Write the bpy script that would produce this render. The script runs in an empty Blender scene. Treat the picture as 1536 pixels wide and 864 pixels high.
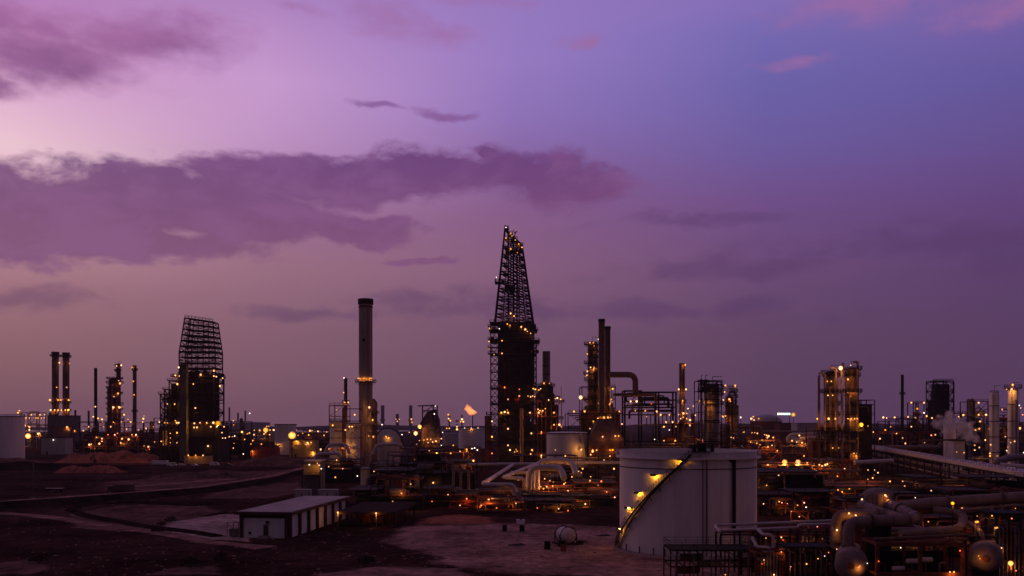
import bpy, math, random
from mathutils import Vector, Matrix

random.seed(11)
R = math.radians
PI = math.pi
scene = bpy.context.scene
COL = scene.collection

# ------------------------------------------------------------------ camera numbers
F = 1330.0          # focal length in photograph pixels (1536 wide)
HZ = 636.0          # horizon row
CAMZ = 24.0         # eye height over the plant


def wx(px, Y):
    return (px - 768.0) / F * Y


def wz(py, Y):
    return CAMZ - (py - HZ) / F * Y


def gy(py):
    return CAMZ * F / (py - HZ)


def lin(c):
    out = []
    for v in c:
        v = v / 255.0
        out.append(v / 12.92 if v <= 0.04045 else ((v + 0.055) / 1.055) ** 2.4)
    return out


# ------------------------------------------------------------------ materials
M = {}


def nn(nt, t, **kw):
    n = nt.nodes.new(t)
    for k, v in kw.items():
        setattr(n, k, v)
    return n


def mat(name, col, rough=0.6, var=0.25, scale=0.4, metal=0.0, stretch=(1, 1, 1), bump=0.0, second=None, detail=5.0, grain=0.0):
    m = bpy.data.materials.new(name)
    m.use_nodes = True
    nt = m.node_tree
    bs = nt.nodes['Principled BSDF']
    tc = nn(nt, 'ShaderNodeTexCoord')
    mp = nn(nt, 'ShaderNodeMapping')
    mp.inputs['Scale'].default_value = stretch
    nt.links.new(tc.outputs['Object'], mp.inputs['Vector'])
    no = nn(nt, 'ShaderNodeTexNoise')
    no.inputs['Scale'].default_value = scale
    no.inputs['Detail'].default_value = detail
    no.inputs['Roughness'].default_value = 0.65
    nt.links.new(mp.outputs['Vector'], no.inputs['Vector'])
    rp = nn(nt, 'ShaderNodeValToRGB')
    rp.color_ramp.elements[0].position = 0.32
    rp.color_ramp.elements[1].position = 0.68
    c2 = second or [c * (1 + var) for c in col]
    rp.color_ramp.elements[0].color = [c * (1 - var) for c in col] + [1]
    rp.color_ramp.elements[1].color = list(c2) + [1]
    nt.links.new(no.outputs['Fac'], rp.inputs['Fac'])
    if grain:
        n2_ = nn(nt, 'ShaderNodeTexNoise')
        n2_.inputs['Scale'].default_value = grain
        n2_.inputs['Detail'].default_value = 8
        n2_.inputs['Roughness'].default_value = .75
        nt.links.new(tc.outputs['Object'], n2_.inputs['Vector'])
        r2_ = nn(nt, 'ShaderNodeMapRange')
        r2_.inputs['From Min'].default_value = .35
        r2_.inputs['From Max'].default_value = .65
        r2_.inputs['To Min'].default_value = .45
        r2_.inputs['To Max'].default_value = 1.5
        nt.links.new(n2_.outputs['Fac'], r2_.inputs['Value'])
        m2_ = nn(nt, 'ShaderNodeVectorMath', operation='SCALE')
        nt.links.new(rp.outputs['Color'], m2_.inputs[0])
        nt.links.new(r2_.outputs['Result'], m2_.inputs['Scale'])
        nt.links.new(m2_.outputs[0], bs.inputs['Base Color'])
    else:
        nt.links.new(rp.outputs['Color'], bs.inputs['Base Color'])
    bs.inputs['Roughness'].default_value = rough
    bs.inputs['Metallic'].default_value = metal
    bs.inputs['Specular IOR Level'].default_value = 0.0 if rough > 0.78 else .06 if rough >= .6 else 0.2
    if bump:
        bp = nn(nt, 'ShaderNodeBump')
        bp.inputs['Strength'].default_value = bump
        bp.inputs['Distance'].default_value = 0.4
        nt.links.new(no.outputs['Fac'], bp.inputs['Height'])
        nt.links.new(bp.outputs['Normal'], bs.inputs['Normal'])
    M[name] = m
    return m


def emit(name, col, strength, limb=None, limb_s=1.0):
    """a light source; a limb colour paints an orange glow halo around the paler core"""
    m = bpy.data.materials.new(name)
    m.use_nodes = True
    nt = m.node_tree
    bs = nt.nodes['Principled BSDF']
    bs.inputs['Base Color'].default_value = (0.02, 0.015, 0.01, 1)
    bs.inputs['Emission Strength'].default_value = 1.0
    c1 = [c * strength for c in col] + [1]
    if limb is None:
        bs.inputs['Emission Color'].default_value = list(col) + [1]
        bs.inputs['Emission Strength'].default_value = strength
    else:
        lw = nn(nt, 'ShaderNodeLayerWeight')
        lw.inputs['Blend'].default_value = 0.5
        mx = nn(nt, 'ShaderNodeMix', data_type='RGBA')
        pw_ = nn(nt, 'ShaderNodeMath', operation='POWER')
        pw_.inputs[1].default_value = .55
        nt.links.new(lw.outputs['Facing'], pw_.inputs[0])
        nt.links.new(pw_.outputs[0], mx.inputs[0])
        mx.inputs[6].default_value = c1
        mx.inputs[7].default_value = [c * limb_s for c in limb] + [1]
        oi = nn(nt, 'ShaderNodeObjectInfo')          # every lamp differs: age, dirt, type of bulb
        hs = nn(nt, 'ShaderNodeHueSaturation')
        rs = nn(nt, 'ShaderNodeMapRange')
        rs.inputs['To Min'].default_value = 1.12
        rs.inputs['To Max'].default_value = .84
        nt.links.new(oi.outputs['Random'], rs.inputs['Value'])
        nt.links.new(rs.outputs['Result'], hs.inputs['Saturation'])
        rv = nn(nt, 'ShaderNodeMath', operation='FRACT')
        rm_ = nn(nt, 'ShaderNodeMath', operation='MULTIPLY')
        rm_.inputs[1].default_value = 7.31
        nt.links.new(oi.outputs['Random'], rm_.inputs[0])
        nt.links.new(rm_.outputs[0], rv.inputs[0])
        rb = nn(nt, 'ShaderNodeMapRange')
        rb.inputs['To Min'].default_value = .35
        rb.inputs['To Max'].default_value = 1.25
        nt.links.new(rv.outputs[0], rb.inputs['Value'])
        nt.links.new(mx.outputs[2], hs.inputs['Color'])
        nt.links.new(hs.outputs['Color'], bs.inputs['Emission Color'])
        nt.links.new(rb.outputs['Result'], bs.inputs['Emission Strength'])
    M[name] = m
    return m


mat('steel_dark', (0.017, 0.013, 0.013), 0.7, 0.4, 0.5)
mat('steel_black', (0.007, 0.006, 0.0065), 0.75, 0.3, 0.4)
mat('steel_rust', (0.11, 0.032, 0.021), 0.75, 0.45, 0.6)
mat('steel_grey', (0.13, 0.105, 0.105), 0.6, 0.3, 0.5)
mat('steel_brown', (0.11, 0.065, 0.055), 0.7, 0.35, 0.35)
mat('column_clad', (0.20, 0.145, 0.135), 0.55, 0.3, 0.5, stretch=(1, 1, 0.25))
mat('pipe_clad', (0.40, 0.33, 0.33), 0.45, 0.18, 0.6)
mat('pipe_dull', (0.165, 0.115, 0.11), 0.62, 0.25, 0.6)
mat('white_paint', (0.55, 0.51, 0.52), 0.5, 0.12, 0.22, stretch=(1, 1, 0.12))
mat('tank_white', (0.55, 0.50, 0.515), 0.5, 0.13, 0.45, stretch=(1, 1, 0.07), detail=8)
mat('tank_grey', (0.32, 0.28, 0.29), 0.55, 0.16, 0.25, stretch=(1, 1, 0.3))
mat('concrete', (0.24, 0.185, 0.175), 0.85, 0.22, 0.12, stretch=(1, 1, 0.35), detail=8)
mat('concrete_green', (0.085, 0.085, 0.07), 0.85, 0.25, 0.2)
mat('brown_trim', (0.055, 0.022, 0.022), 0.7, 0.25, 0.8)
mat('shed_wall', (0.52, 0.48, 0.50), 0.7, 0.10, 0.5, stretch=(1, 1, 0.3))
mat('roof_pale', (0.40, 0.33, 0.32), 0.8, 0.22, 0.25)
mat('roof_dark', (0.05, 0.033, 0.033), 0.8, 0.3, 0.3)
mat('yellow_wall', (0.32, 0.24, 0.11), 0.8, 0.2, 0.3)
mat('brick_red', (0.16, 0.045, 0.035), 0.85, 0.3, 0.4)
mat('rubber', (0.015, 0.014, 0.014), 0.8, 0.2, 2)
mat('car_white', (0.55, 0.53, 0.54), 0.35, 0.06, 1)
mat('car_dark', (0.04, 0.035, 0.04), 0.35, 0.1, 1)
mat('glass_dark', (0.02, 0.02, 0.025), 0.1, 0.1, 1)
mat('digger_paint', (0.10, 0.055, 0.02), 0.6, 0.3, 1)
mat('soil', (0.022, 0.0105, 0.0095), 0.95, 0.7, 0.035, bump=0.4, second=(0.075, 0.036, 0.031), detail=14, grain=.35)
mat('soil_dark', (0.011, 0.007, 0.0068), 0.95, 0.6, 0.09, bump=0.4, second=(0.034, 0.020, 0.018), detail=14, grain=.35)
mat('soil_red', (0.24, 0.085, 0.055), 0.95, 0.4, 0.06, bump=0.4, detail=10, grain=.35)
mat('soil_slope', (0.12, 0.062, 0.054), 0.95, 0.5, 0.07, bump=0.4, detail=10, grain=.35)
mat('gravel_pad', (0.20, 0.10, 0.082), 0.95, 0.55, 0.06, bump=0.5, second=(0.40, 0.22, 0.185), detail=14, grain=.5)
mat('dirt_road', (0.22, 0.118, 0.10), 0.95, 0.5, 0.12, bump=0.2, detail=10, grain=.35)
mat('pale_pad', (0.32, 0.225, 0.205), 0.95, 0.35, 0.07, bump=0.2, detail=10, grain=.35)
mat('sea', (0.10, 0.085, 0.10), 0.25, 0.1, 0.01)
mat('scrub', (0.025, 0.022, 0.014), 0.9, 0.5, 1.2)
mat('sign_dark', (0.02, 0.02, 0.02), 0.7, 0.1, 1)

LIMB = (1.0, 0.21, 0.02)  # orange edge colour, painted in for the glow around each lamp
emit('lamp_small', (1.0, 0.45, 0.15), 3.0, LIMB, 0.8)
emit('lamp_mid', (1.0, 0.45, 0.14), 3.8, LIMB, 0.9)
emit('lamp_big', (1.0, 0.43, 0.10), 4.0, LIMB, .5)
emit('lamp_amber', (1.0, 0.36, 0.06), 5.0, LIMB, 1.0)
emit('lamp_white', (1.0, 0.82, 0.66), 2.6)
emit('lamp_red', (1.0, 0.16, 0.04), 6.0, (1, .08, .02), 1.0)
emit('lamp_hood', (1.0, 0.40, 0.02), 620.0)
emit('flame', (1.0, 0.33, 0.05), 2.1, (1, .11, .012), .85)
emit('sign_light', (0.55, 1.0, 0.78), 2.6)
emit('headlight', (1.0, 0.80, 0.72), 9.0)


# ------------------------------------------------------------------ mesh builder
class MB:
    def __init__(self):
        self.v = []
        self.f = []

    def add(self, vs, fs):
        n = len(self.v)
        self.v.extend([tuple(p) for p in vs])
        self.f.extend([tuple(i + n for i in f) for f in fs])
        return self

    def box(self, c, s, rz=0.0):
        hx, hy, hz = s[0] / 2, s[1] / 2, s[2] / 2
        ca, sa = math.cos(rz), math.sin(rz)
        vs = []
        for dz in (-hz, hz):
            for dx, dy in ((-hx, -hy), (hx, -hy), (hx, hy), (-hx, hy)):
                vs.append((c[0] + dx * ca - dy * sa, c[1] + dx * sa + dy * ca, c[2] + dz))
        return self.add(vs, [(3, 2, 1, 0), (4, 5, 6, 7), (0, 1, 5, 4), (1, 2, 6, 5), (2, 3, 7, 6), (3, 0, 4, 7)])

    def b2(self, x0, x1, y0, y1, z0, z1):
        return self.box(((x0 + x1) / 2, (y0 + y1) / 2, (z0 + z1) / 2), (abs(x1 - x0), abs(y1 - y0), abs(z1 - z0)))

    def bar(self, p, q, w, h=None):
        p = Vector(p); q = Vector(q)
        h = h or w
        d = q - p
        if d.length < 1e-5:
            return self
        d.normalize()
        up = Vector((0, 0, 1)) if abs(d.z) < 0.98 else Vector((0, 1, 0))
        s = d.cross(up).normalized() * (w / 2)
        u = s.cross(d).normalized() * (h / 2)
        vs = [p - s - u, p + s - u, p + s + u, p - s + u, q - s - u, q + s - u, q + s + u, q - s + u]
        return self.add(vs, [(3, 2, 1, 0), (4, 5, 6, 7), (0, 1, 5, 4), (1, 2, 6, 5), (2, 3, 7, 6), (3, 0, 4, 7)])

    def rev(self, prof, n=20, c=(0, 0, 0), axis='z', cap=True):
        """surface of revolution, prof = [(r, h), ...]"""
        vs, fs = [], []
        for r, h in prof:
            for k in range(n):
                a = 2 * PI * k / n
                x, y = r * math.cos(a), r * math.sin(a)
                if axis == 'z':
                    vs.append((c[0] + x, c[1] + y, c[2] + h))
                elif axis == 'x':
                    vs.append((c[0] + h, c[1] + x, c[2] + y))
                else:
                    vs.append((c[0] + y, c[1] + h, c[2] + x))
        for i in range(len(prof) - 1):
            for k in range(n):
                k2 = (k + 1) % n
                fs.append((i * n + k, i * n + k2, (i + 1) * n + k2, (i + 1) * n + k))
        if cap:
            fs.append(tuple(reversed(range(n))))
            fs.append(tuple(range((len(prof) - 1) * n, len(prof) * n)))
        return self.add(vs, fs)

    def cyl(self, c, r, z0, z1, n=20, r2=None):
        return self.rev([(r, z0), (r if r2 is None else r2, z1)], n, c)

    def vessel(self, c, r, L, axis='x', n=18, bulge=0.5):
        """drum with dished heads, c = centre"""
        pr = []
        for k in range(5):
            a = PI / 2 * k / 4
            pr.append((max(r * math.sin(a), 0.01), -L / 2 - r * bulge * math.cos(a)))
        for k in range(4, -1, -1):
            a = PI / 2 * k / 4
            pr.append((max(r * math.sin(a), 0.01), L / 2 + r * bulge * math.cos(a)))
        return self.rev(pr, n, c, axis)

    def ring(self, r0, r1, z0, z1, a0=0.0, a1=2 * PI, n=28, c=(0, 0, 0)):
        full = abs(a1 - a0) > 2 * PI - 1e-4
        m = n if full else n + 1
        vs, fs = [], []
        for k in range(m):
            a = a0 + (a1 - a0) * k / n
            ca, sa = math.cos(a), math.sin(a)
            for r, z in ((r0, z0), (r1, z0), (r1, z1), (r0, z1)):
                vs.append((c[0] + r * ca, c[1] + r * sa, c[2] + z))
        for k in range(n):
            k2 = (k + 1) % m
            for j in range(4):
                j2 = (j + 1) % 4
                fs.append((k * 4 + j, k2 * 4 + j, k2 * 4 + j2, k * 4 + j2))
        if not full:
            fs.append((3, 2, 1, 0))
            e = (m - 1) * 4
            fs.append((e, e + 1, e + 2, e + 3))
        return self.add(vs, fs)

    def tube(self, pts, r, n=10, bend=None, k=6):
        pts = [Vector(p) for p in pts]
        bend = bend if bend is not None else 1.5 * r
        path = [pts[0]]
        for i in range(1, len(pts) - 1):
            a, b, c = pts[i - 1], pts[i], pts[i + 1]
            d0 = (a - b); d1 = (c - b)
            t = min(bend * 1.0, d0.length * 0.48, d1.length * 0.48)
            d0.normalize(); d1.normalize()
            if d0.dot(d1) < -0.999 or t < 1e-3:
                path.append(b); continue
            s, e = b + d0 * t, b + d1 * t
            for j in range(k + 1):
                u = j / k
                path.append((s * (1 - u) ** 2) + (b * 2 * u * (1 - u)) + (e * u * u))
        path.append(pts[-1])
        q = [path[0]]
        for p in path[1:]:
            if (p - q[-1]).length > 1e-4:
                q.append(p)
        path = q
        vs, fs = [], []
        prev = None
        for i, p in enumerate(path):
            d = (path[min(i + 1, len(path) - 1)] - path[max(i - 1, 0)]).normalized()
            if prev is None:
                up = Vector((0, 0, 1)) if abs(d.z) < 0.9 else Vector((1, 0, 0))
                s = d.cross(up).normalized()
            else:
                s = (prev - d * prev.dot(d)).normalized()
            prev = s
            u = d.cross(s)
            for j in range(n):
                a = 2 * PI * j / n
                vs.append(p + s * (r * math.cos(a)) + u * (r * math.sin(a)))
        for i in range(len(path) - 1):
            for j in range(n):
                j2 = (j + 1) % n
                fs.append((i * n + j, i * n + j2, (i + 1) * n + j2, (i + 1) * n + j))
        fs.append(tuple(reversed(range(n))))
        fs.append(tuple(range((len(path) - 1) * n, len(path) * n)))
        return self.add(vs, fs)

    def rail(self, pts, h=1.1, w=0.09, closed=False, step=2.5):
        pts = [Vector(p) for p in pts]
        if closed:
            pts = pts + [pts[0]]
        for a, b in zip(pts[:-1], pts[1:]):
            L = (b - a).length
            m = max(1, int(L / step))
            for k in range(m):
                p = a.lerp(b, k / m)
                self.bar(p, p + Vector((0, 0, h)), w)
            for q in (0.55, 1.0):
                o = Vector((0, 0, h * q))
                self.bar(a + o, b + o, w)
        self.bar(pts[-1], pts[-1] + Vector((0, 0, h)), w)
        return self

    def lattice(self, b4, t4, n, w, wb=None, sides=(0, 1, 2, 3), cross=True):
        """b4, t4: four bottom and four top corners; n panels"""
        wb = wb or w * 0.6
        b4 = [Vector(p) for p in b4]; t4 = [Vector(p) for p in t4]
        for a, b in zip(b4, t4):
            self.bar(a, b, w)
        for i in range(n + 1):
            lo = [a.lerp(b, i / n) for a, b in zip(b4, t4)]
            for s in sides:
                self.bar(lo[s], lo[(s + 1) % 4], wb * 1.15)
            if i < n:
                hi = [a.lerp(b, (i + 1) / n) for a, b in zip(b4, t4)]
                for s in sides:
                    s2 = (s + 1) % 4
                    if cross:
                        self.bar(lo[s], hi[s2], wb)
                        self.bar(lo[s2], hi[s], wb)
                    elif (i + s) % 2:
                        self.bar(lo[s], hi[s2], wb)
                    else:
                        self.bar(lo[s2], hi[s], wb)
        return self

    def build(self, name, m, parent=None, smooth=False, loc=None):
        me = bpy.data.meshes.new(name)
        me.from_pydata(self.v, [], self.f)
        me.materials.append(M[m])
        if smooth:
            for p in me.polygons:
                p.use_smooth = len(p.vertices) == 4
        me.update()
        o = bpy.data.objects.new(name, me)
        COL.objects.link(o)
        if parent is not None:
            o.parent = parent
        if loc is not None:
            o.location = loc
        if smooth:
            try:
                me.set_sharp_from_angle(angle=R(40))
            except Exception:
                pass
        return o


def tag(o, label, cat, group=None):
    o['label'] = label
    o['category'] = cat
    if group:
        o['group'] = group
    return o


def thing(name, label, cat, loc, group=None, rz=0.0):
    o = bpy.data.objects.new(name, None)
    COL.objects.link(o)
    o.location = loc
    o.rotation_euler = (0, 0, rz)
    o.empty_display_size = 1
    return tag(o, label, cat, group)


def struct(name, mb, m, smooth=False):
    o = mb.build(name, m, None, smooth)
    o['kind'] = 'structure'
    return o


# ------------------------------------------------------------------ lamps
def ico(sub=1):
    t = (1 + 5 ** 0.5) / 2
    v = [Vector(p).normalized() for p in [(-1, t, 0), (1, t, 0), (-1, -t, 0), (1, -t, 0), (0, -1, t), (0, 1, t), (0, -1, -t), (0, 1, -t), (t, 0, -1), (t, 0, 1), (-t, 0, -1), (-t, 0, 1)]]
    f = [(0, 11, 5), (0, 5, 1), (0, 1, 7), (0, 7, 10), (0, 10, 11), (1, 5, 9), (5, 11, 4), (11, 10, 2), (10, 7, 6), (7, 1, 8), (3, 9, 4), (3, 4, 2), (3, 2, 6), (3, 6, 8), (3, 8, 9), (4, 9, 5), (2, 4, 11), (6, 2, 10), (8, 6, 7), (9, 8, 1)]
    for _ in range(sub):
        nf = []
        for a, b, c in f:
            ab, bc, ca = (v[a] + v[b]).normalized(), (v[b] + v[c]).normalized(), (v[c] + v[a]).normalized()
            n = len(v)
            v += [ab, bc, ca]
            nf += [(a, n, n + 2), (b, n + 1, n), (c, n + 2, n + 1), (n, n + 1, n + 2)]
        f = nf
    return v, f


LAMP_ME = {}


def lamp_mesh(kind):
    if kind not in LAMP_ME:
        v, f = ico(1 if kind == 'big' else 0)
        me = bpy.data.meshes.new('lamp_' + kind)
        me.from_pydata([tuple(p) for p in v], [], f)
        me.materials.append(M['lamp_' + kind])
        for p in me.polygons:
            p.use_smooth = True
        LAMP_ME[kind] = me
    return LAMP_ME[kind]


WATT = {'small': 300, 'mid': 500, 'big': 1800, 'red': 520, 'amber': 115}
LIGHT = {}
SIZE = {'small': 1.15, 'mid': 1.55, 'big': 3.9, 'amber': 1.25, 'white': .95, 'red': 1.1, 'hood': 1.2}  # globe radii in pixels, enlarged with distance to include the lamp's bloom
KEY = {'n': 'small', 's': 'small', 'm': 'mid', 'b': 'big', 'a': 'amber', 'w': 'white', 'r': 'red'}
NLAMP = [0]
LR = random.Random(77)


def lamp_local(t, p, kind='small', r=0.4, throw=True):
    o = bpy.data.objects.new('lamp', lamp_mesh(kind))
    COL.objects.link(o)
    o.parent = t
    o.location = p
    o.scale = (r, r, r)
    NLAMP[0] += 1
    # the light the globe throws, as a real lamp just under it
    w = WATT.get(kind) if throw else None
    if w and Vector(t.location).y < 900 and (NLAMP[0] % 2 == 0 or kind in ('big', 'mid', 'amber')):
        yy = Vector(t.location).y
        near = .2 if yy < 240 and kind == 'amber' else .025 if yy < 150 else .2 if yy < 240 else 1.0
        key = kind + str(near)
        if key not in LIGHT:
            ld = bpy.data.lights.new('sodium_' + kind, 'POINT')
            ld.energy = w * near
            ld.color = (1.0, .16, .03) if kind == 'red' else (1.0, .37, .06)
            ld.shadow_soft_size = .15
            LIGHT[key] = ld
        lo = bpy.data.objects.new('sodium_light', LIGHT[key])
        COL.objects.link(lo)
        lo.parent = t
        lo.location = Vector(p) + Vector((0, -.2, -r - .25))
    return o


def lamp_px(t, px, py, Y, k='s', f=1.0):
    """a lamp of thing t whose globe hangs at distance Y in the direction px, py"""
    kind = KEY[k]
    r = SIZE[kind] * Y / F * f * (1 if k == 'b' else LR.uniform(.78, 1.22))
    rz = t.rotation_euler[2]
    p = Vector((wx(px, Y), Y, wz(py, Y))) - Vector(t.location)
    if abs(rz) > 1e-6:
        p = Matrix.Rotation(-rz, 3, 'Z') @ p
    return lamp_local(t, p, kind, r, k != 'n')


HOSTS = []


def host(t, px0, px1, py0, py1, Y, pri=0):
    HOSTS.append((t, px0, px1, py0, py1, Y, pri))


POST_PARTS = {}


def lamp_post(px, py, k, label, group, z=6.0, Y=None):
    if Y is None:
        Y = (CAMZ - z) * F / max(py - HZ, 4.0)
        Y = min(max(Y, 118.0), 1050.0)
    z = wz(py, Y)
    kind = KEY[k]
    r = SIZE[kind] * Y / F
    w = max(0.12, Y * 0.0005)
    t = thing('lamp_post', label, 'lamp', (wx(px, Y), Y, 0), group)
    key = (round(w, 1), round(z, 0))
    if z > 0.8:
        m = MB()
        m.cyl((0, 0, 0), w, 0, max(z - r, 0.5), 6, w * 0.6)
        m.box((0, 0, 0.15), (w * 4, w * 4, 0.3))
        m.build('pole', 'steel_dark', t)
        a = MB()
        a.box((0, 0, z + r * 0.9), (r * 1.8, r * 1.8, r * 0.35))
        a.build('hood', 'steel_dark', t)
    lamp_local(t, (0, 0, z), kind, r)
    return t
# ------------------------------------------------------------------ camera
cam = bpy.data.cameras.new('camera')
co = bpy.data.objects.new('camera', cam)
COL.objects.link(co)
co.location = (0, 0, CAMZ)
co.rotation_euler = (PI / 2, 0, 0)
cam.sensor_width = 36
cam.lens = 36 * F / 1536
cam.shift_y = (HZ - 432) / 1536
cam.clip_start = 0.5
cam.clip_end = 60000
scene.camera = co

scene.view_settings.view_transform = 'Standard'
scene.view_settings.look = 'None'
scene.view_settings.exposure = 0
scene.view_settings.gamma = 1
scene.render.engine = 'CYCLES'
cy = scene.cycles
cy.use_denoising = True
cy.max_bounces = 4
cy.diffuse_bounces = 2
cy.glossy_bounces = 2
cy.transparent_max_bounces = 8
cy.volume_bounces = 1
cy.sample_clamp_indirect = 1.5
cy.sample_clamp_direct = 0
cy.use_light_tree = True
cy.caustics_reflective = False
cy.caustics_refractive = False

# ------------------------------------------------------------------ dusk sky in world directions
world = bpy.data.worlds.new('World')
scene.world = world
world.use_nodes = True
nt = world.node_tree
nt.nodes.clear()
L = nt.links.new


def vmath(op, a, b=None, c=None, clamp=False):
    n = nt.nodes.new('ShaderNodeMath')
    n.operation = op
    n.use_clamp = clamp
    for i, x in enumerate((a, b, c)):
        if x is None:
            continue
        if isinstance(x, (int, float)):
            n.inputs[i].default_value = x
        else:
            L(x, n.inputs[i])
    return n.outputs[0]


def sstep(x, a, b, lo=0.0, hi=1.0):
    n = nt.nodes.new('ShaderNodeMapRange')
    n.interpolation_type = 'SMOOTHSTEP'
    L(x, n.inputs['Value'])
    n.inputs['From Min'].default_value = a
    n.inputs['From Max'].default_value = b
    n.inputs['To Min'].default_value = lo
    n.inputs['To Max'].default_value = hi
    return n.outputs['Result']


def lstep(x, a, b):
    n = nt.nodes.new('ShaderNodeMapRange')
    L(x, n.inputs['Value'])
    n.inputs['From Min'].default_value = a
    n.inputs['From Max'].default_value = b
    return n.outputs['Result']


def mixc(f, a, b):
    n = nt.nodes.new('ShaderNodeMix')
    n.data_type = 'RGBA'
    if isinstance(f, (int, float)):
        n.inputs[0].default_value = f
    else:
        L(f, n.inputs[0])
    for i, x in ((6, a), (7, b)):
        if isinstance(x, (list, tuple)):
            n.inputs[i].default_value = list(x) + [1]
        else:
            L(x, n.inputs[i])
    return n.outputs[2]


tc = nt.nodes.new('ShaderNodeTexCoord')
sp = nt.nodes.new('ShaderNodeSeparateXYZ')
L(tc.outputs['Generated'], sp.inputs[0])
X_, Y_, Z_ = sp.outputs
az = vmath('ARCTAN2', X_, Y_)
hor = vmath('MAXIMUM', vmath('SQRT', vmath('ADD', vmath('MULTIPLY', X_, X_), vmath('MULTIPLY', Y_, Y_))), 0.02)
te = vmath('DIVIDE', Z_, hor)


def dirpx(px, py):
    a = math.atan((px - 768) / F)
    return a, (HZ - py) / F * math.cos(a)


TE_MAX = 1.6
COLS = [(20, [(640, (118, 81, 94)), (600, (122, 84, 97)), (500, (143, 100, 111)), (430, (158, 111, 125)), (390, (173, 125, 138)), (300, (195, 146, 170)), (250, (229, 188, 202)), (220, (237, 198, 210)), (150, (225, 178, 208)), (60, (205, 148, 196)), (0, (183, 128, 184))]), (400, [(640, (115, 80, 96)), (500, (132, 93, 111)), (400, (152, 108, 128)), (330, (158, 110, 146)), (250, (183, 138, 182)), (200, (193, 148, 197)), (120, (199, 154, 206)), (40, (185, 140, 197)), (0, (175, 132, 192))]), (768, [(640, (103, 72, 94)), (500, (115, 80, 107)), (400, (134, 93, 123)), (320, (134, 91, 135)), (250, (135, 98, 155)), (180, (142, 113, 182)), (90, (151, 122, 193)), (0, (149, 120, 191))]), (1150, [(640, (86, 60, 88)), (500, (95, 66, 98)), (400, (106, 73, 117)), (300, (110, 77, 135)), (220, (107, 89, 156)), (120, (107, 97, 168)), (40, (116, 104, 177)), (0, (130, 109, 181))]), (1516, [(640, (82, 56, 86)), (500, (87, 59, 96)), (400, (91, 62, 107)), (300, (97, 66, 122)), (220, (100, 77, 140)), (120, (99, 86, 155)), (40, (112, 93, 163)), (0, (120, 97, 165))])]
ZEN = (112, 90, 128)
outs = []
for px, stops in COLS:
    rp = nt.nodes.new('ShaderNodeValToRGB')
    cr = rp.color_ramp
    st = [(max(0.0, dirpx(px, py)[1] / TE_MAX), c) for py, c in stops] + [(0.62, ZEN)]
    cr.elements[0].position = st[0][0]
    cr.elements[0].color = lin(st[0][1]) + [1]
    cr.elements[1].position = st[-1][0]
    cr.elements[1].color = lin(st[-1][1]) + [1]
    for p, c in st[1:-1]:
        e = cr.elements.new(p)
        e.color = lin(c) + [1]
    L(vmath('DIVIDE', te, TE_MAX, clamp=True), rp.inputs[0])
    outs.append((math.atan((px - 768) / F), rp.outputs[0]))
base = outs[0][1]
for (a0, c0), (a1, c1) in zip(outs[:-1], outs[1:]):
    base = mixc(lstep(az, a0, a1), base, c1)

# clouds: noise over (azimuth, elevation), thickest inside soft banks
cv = nt.nodes.new('ShaderNodeCombineXYZ')
L(az, cv.inputs[0])
L(vmath('MULTIPLY', te, 1.8), cv.inputs[1])


def noise(scale, detail, rough=0.55, off=0.0, dist=0.0):
    n = nt.nodes.new('ShaderNodeTexNoise')
    n.inputs['Scale'].default_value = scale
    n.inputs['Detail'].default_value = detail
    n.inputs['Roughness'].default_value = rough
    n.inputs['Distortion'].default_value = dist
    v = nt.nodes.new('ShaderNodeVectorMath')
    v.operation = 'ADD'
    v.inputs[1].default_value = (off, off * 0.7, off)
    L(cv.outputs[0], v.inputs[0])
    L(v.outputs[0], n.inputs['Vector'])
    return n.outputs['Fac']


n1 = noise(13, 9, 0.62, 3.1, 0.4)
n2 = noise(7, 6, 0.55, 7.7)
n3 = noise(30, 8, 0.6, 5.2, 0.3)
nwx = noise(10, 5, 0.55, 1.3)
nwy = noise(10, 5, 0.55, 9.4)
azw = vmath('ADD', az, vmath('MULTIPLY', vmath('SUBTRACT', nwx, 0.5), 0.13))
tew = vmath('ADD', te, vmath('MULTIPLY', vmath('SUBTRACT', nwy, 0.5), 0.055))
fine = vmath('ADD', vmath('MULTIPLY', n1, 0.65), vmath('MULTIPLY', n3, 0.35))


def bank(blobs, soft, amp, nz):
    m = None
    for px, py, hw, hh, tilt in blobs:
        a, t = dirpx(px, py)
        du = vmath('SUBTRACT', azw, a)
        dv = vmath('SUBTRACT', vmath('SUBTRACT', tew, t), vmath('MULTIPLY', du, tilt))
        du = vmath('DIVIDE', du, hw / F)
        dv = vmath('DIVIDE', dv, hh / F)
        r = vmath('SQRT', vmath('ADD', vmath('MULTIPLY', du, du), vmath('MULTIPLY', dv, dv)))
        k = vmath('SUBTRACT', 1.0, r)
        m = k if m is None else vmath('SMOOTH_MAX', m, k, 0.1)
    d = vmath('ADD', m, vmath('MULTIPLY', vmath('SUBTRACT', nz, 0.5), amp))
    return sstep(d, 0.0, soft)


col = base
# faint broad veils low and to the right
veil = bank([(1420, 365, 430, 40, 0.0), (1150, 395, 330, 24, 0.02), (800, 462, 300, 28, 0.0), (1000, 470, 280, 24, 0), (60, 448, 130, 24, 0), (470, 470, 150, 18, 0), (1050, 330, 200, 16, 0)], 1.0, 2.6, n1)
col = mixc(vmath('MULTIPLY', veil, 0.46), col, lin((82, 52, 98)))
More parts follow.
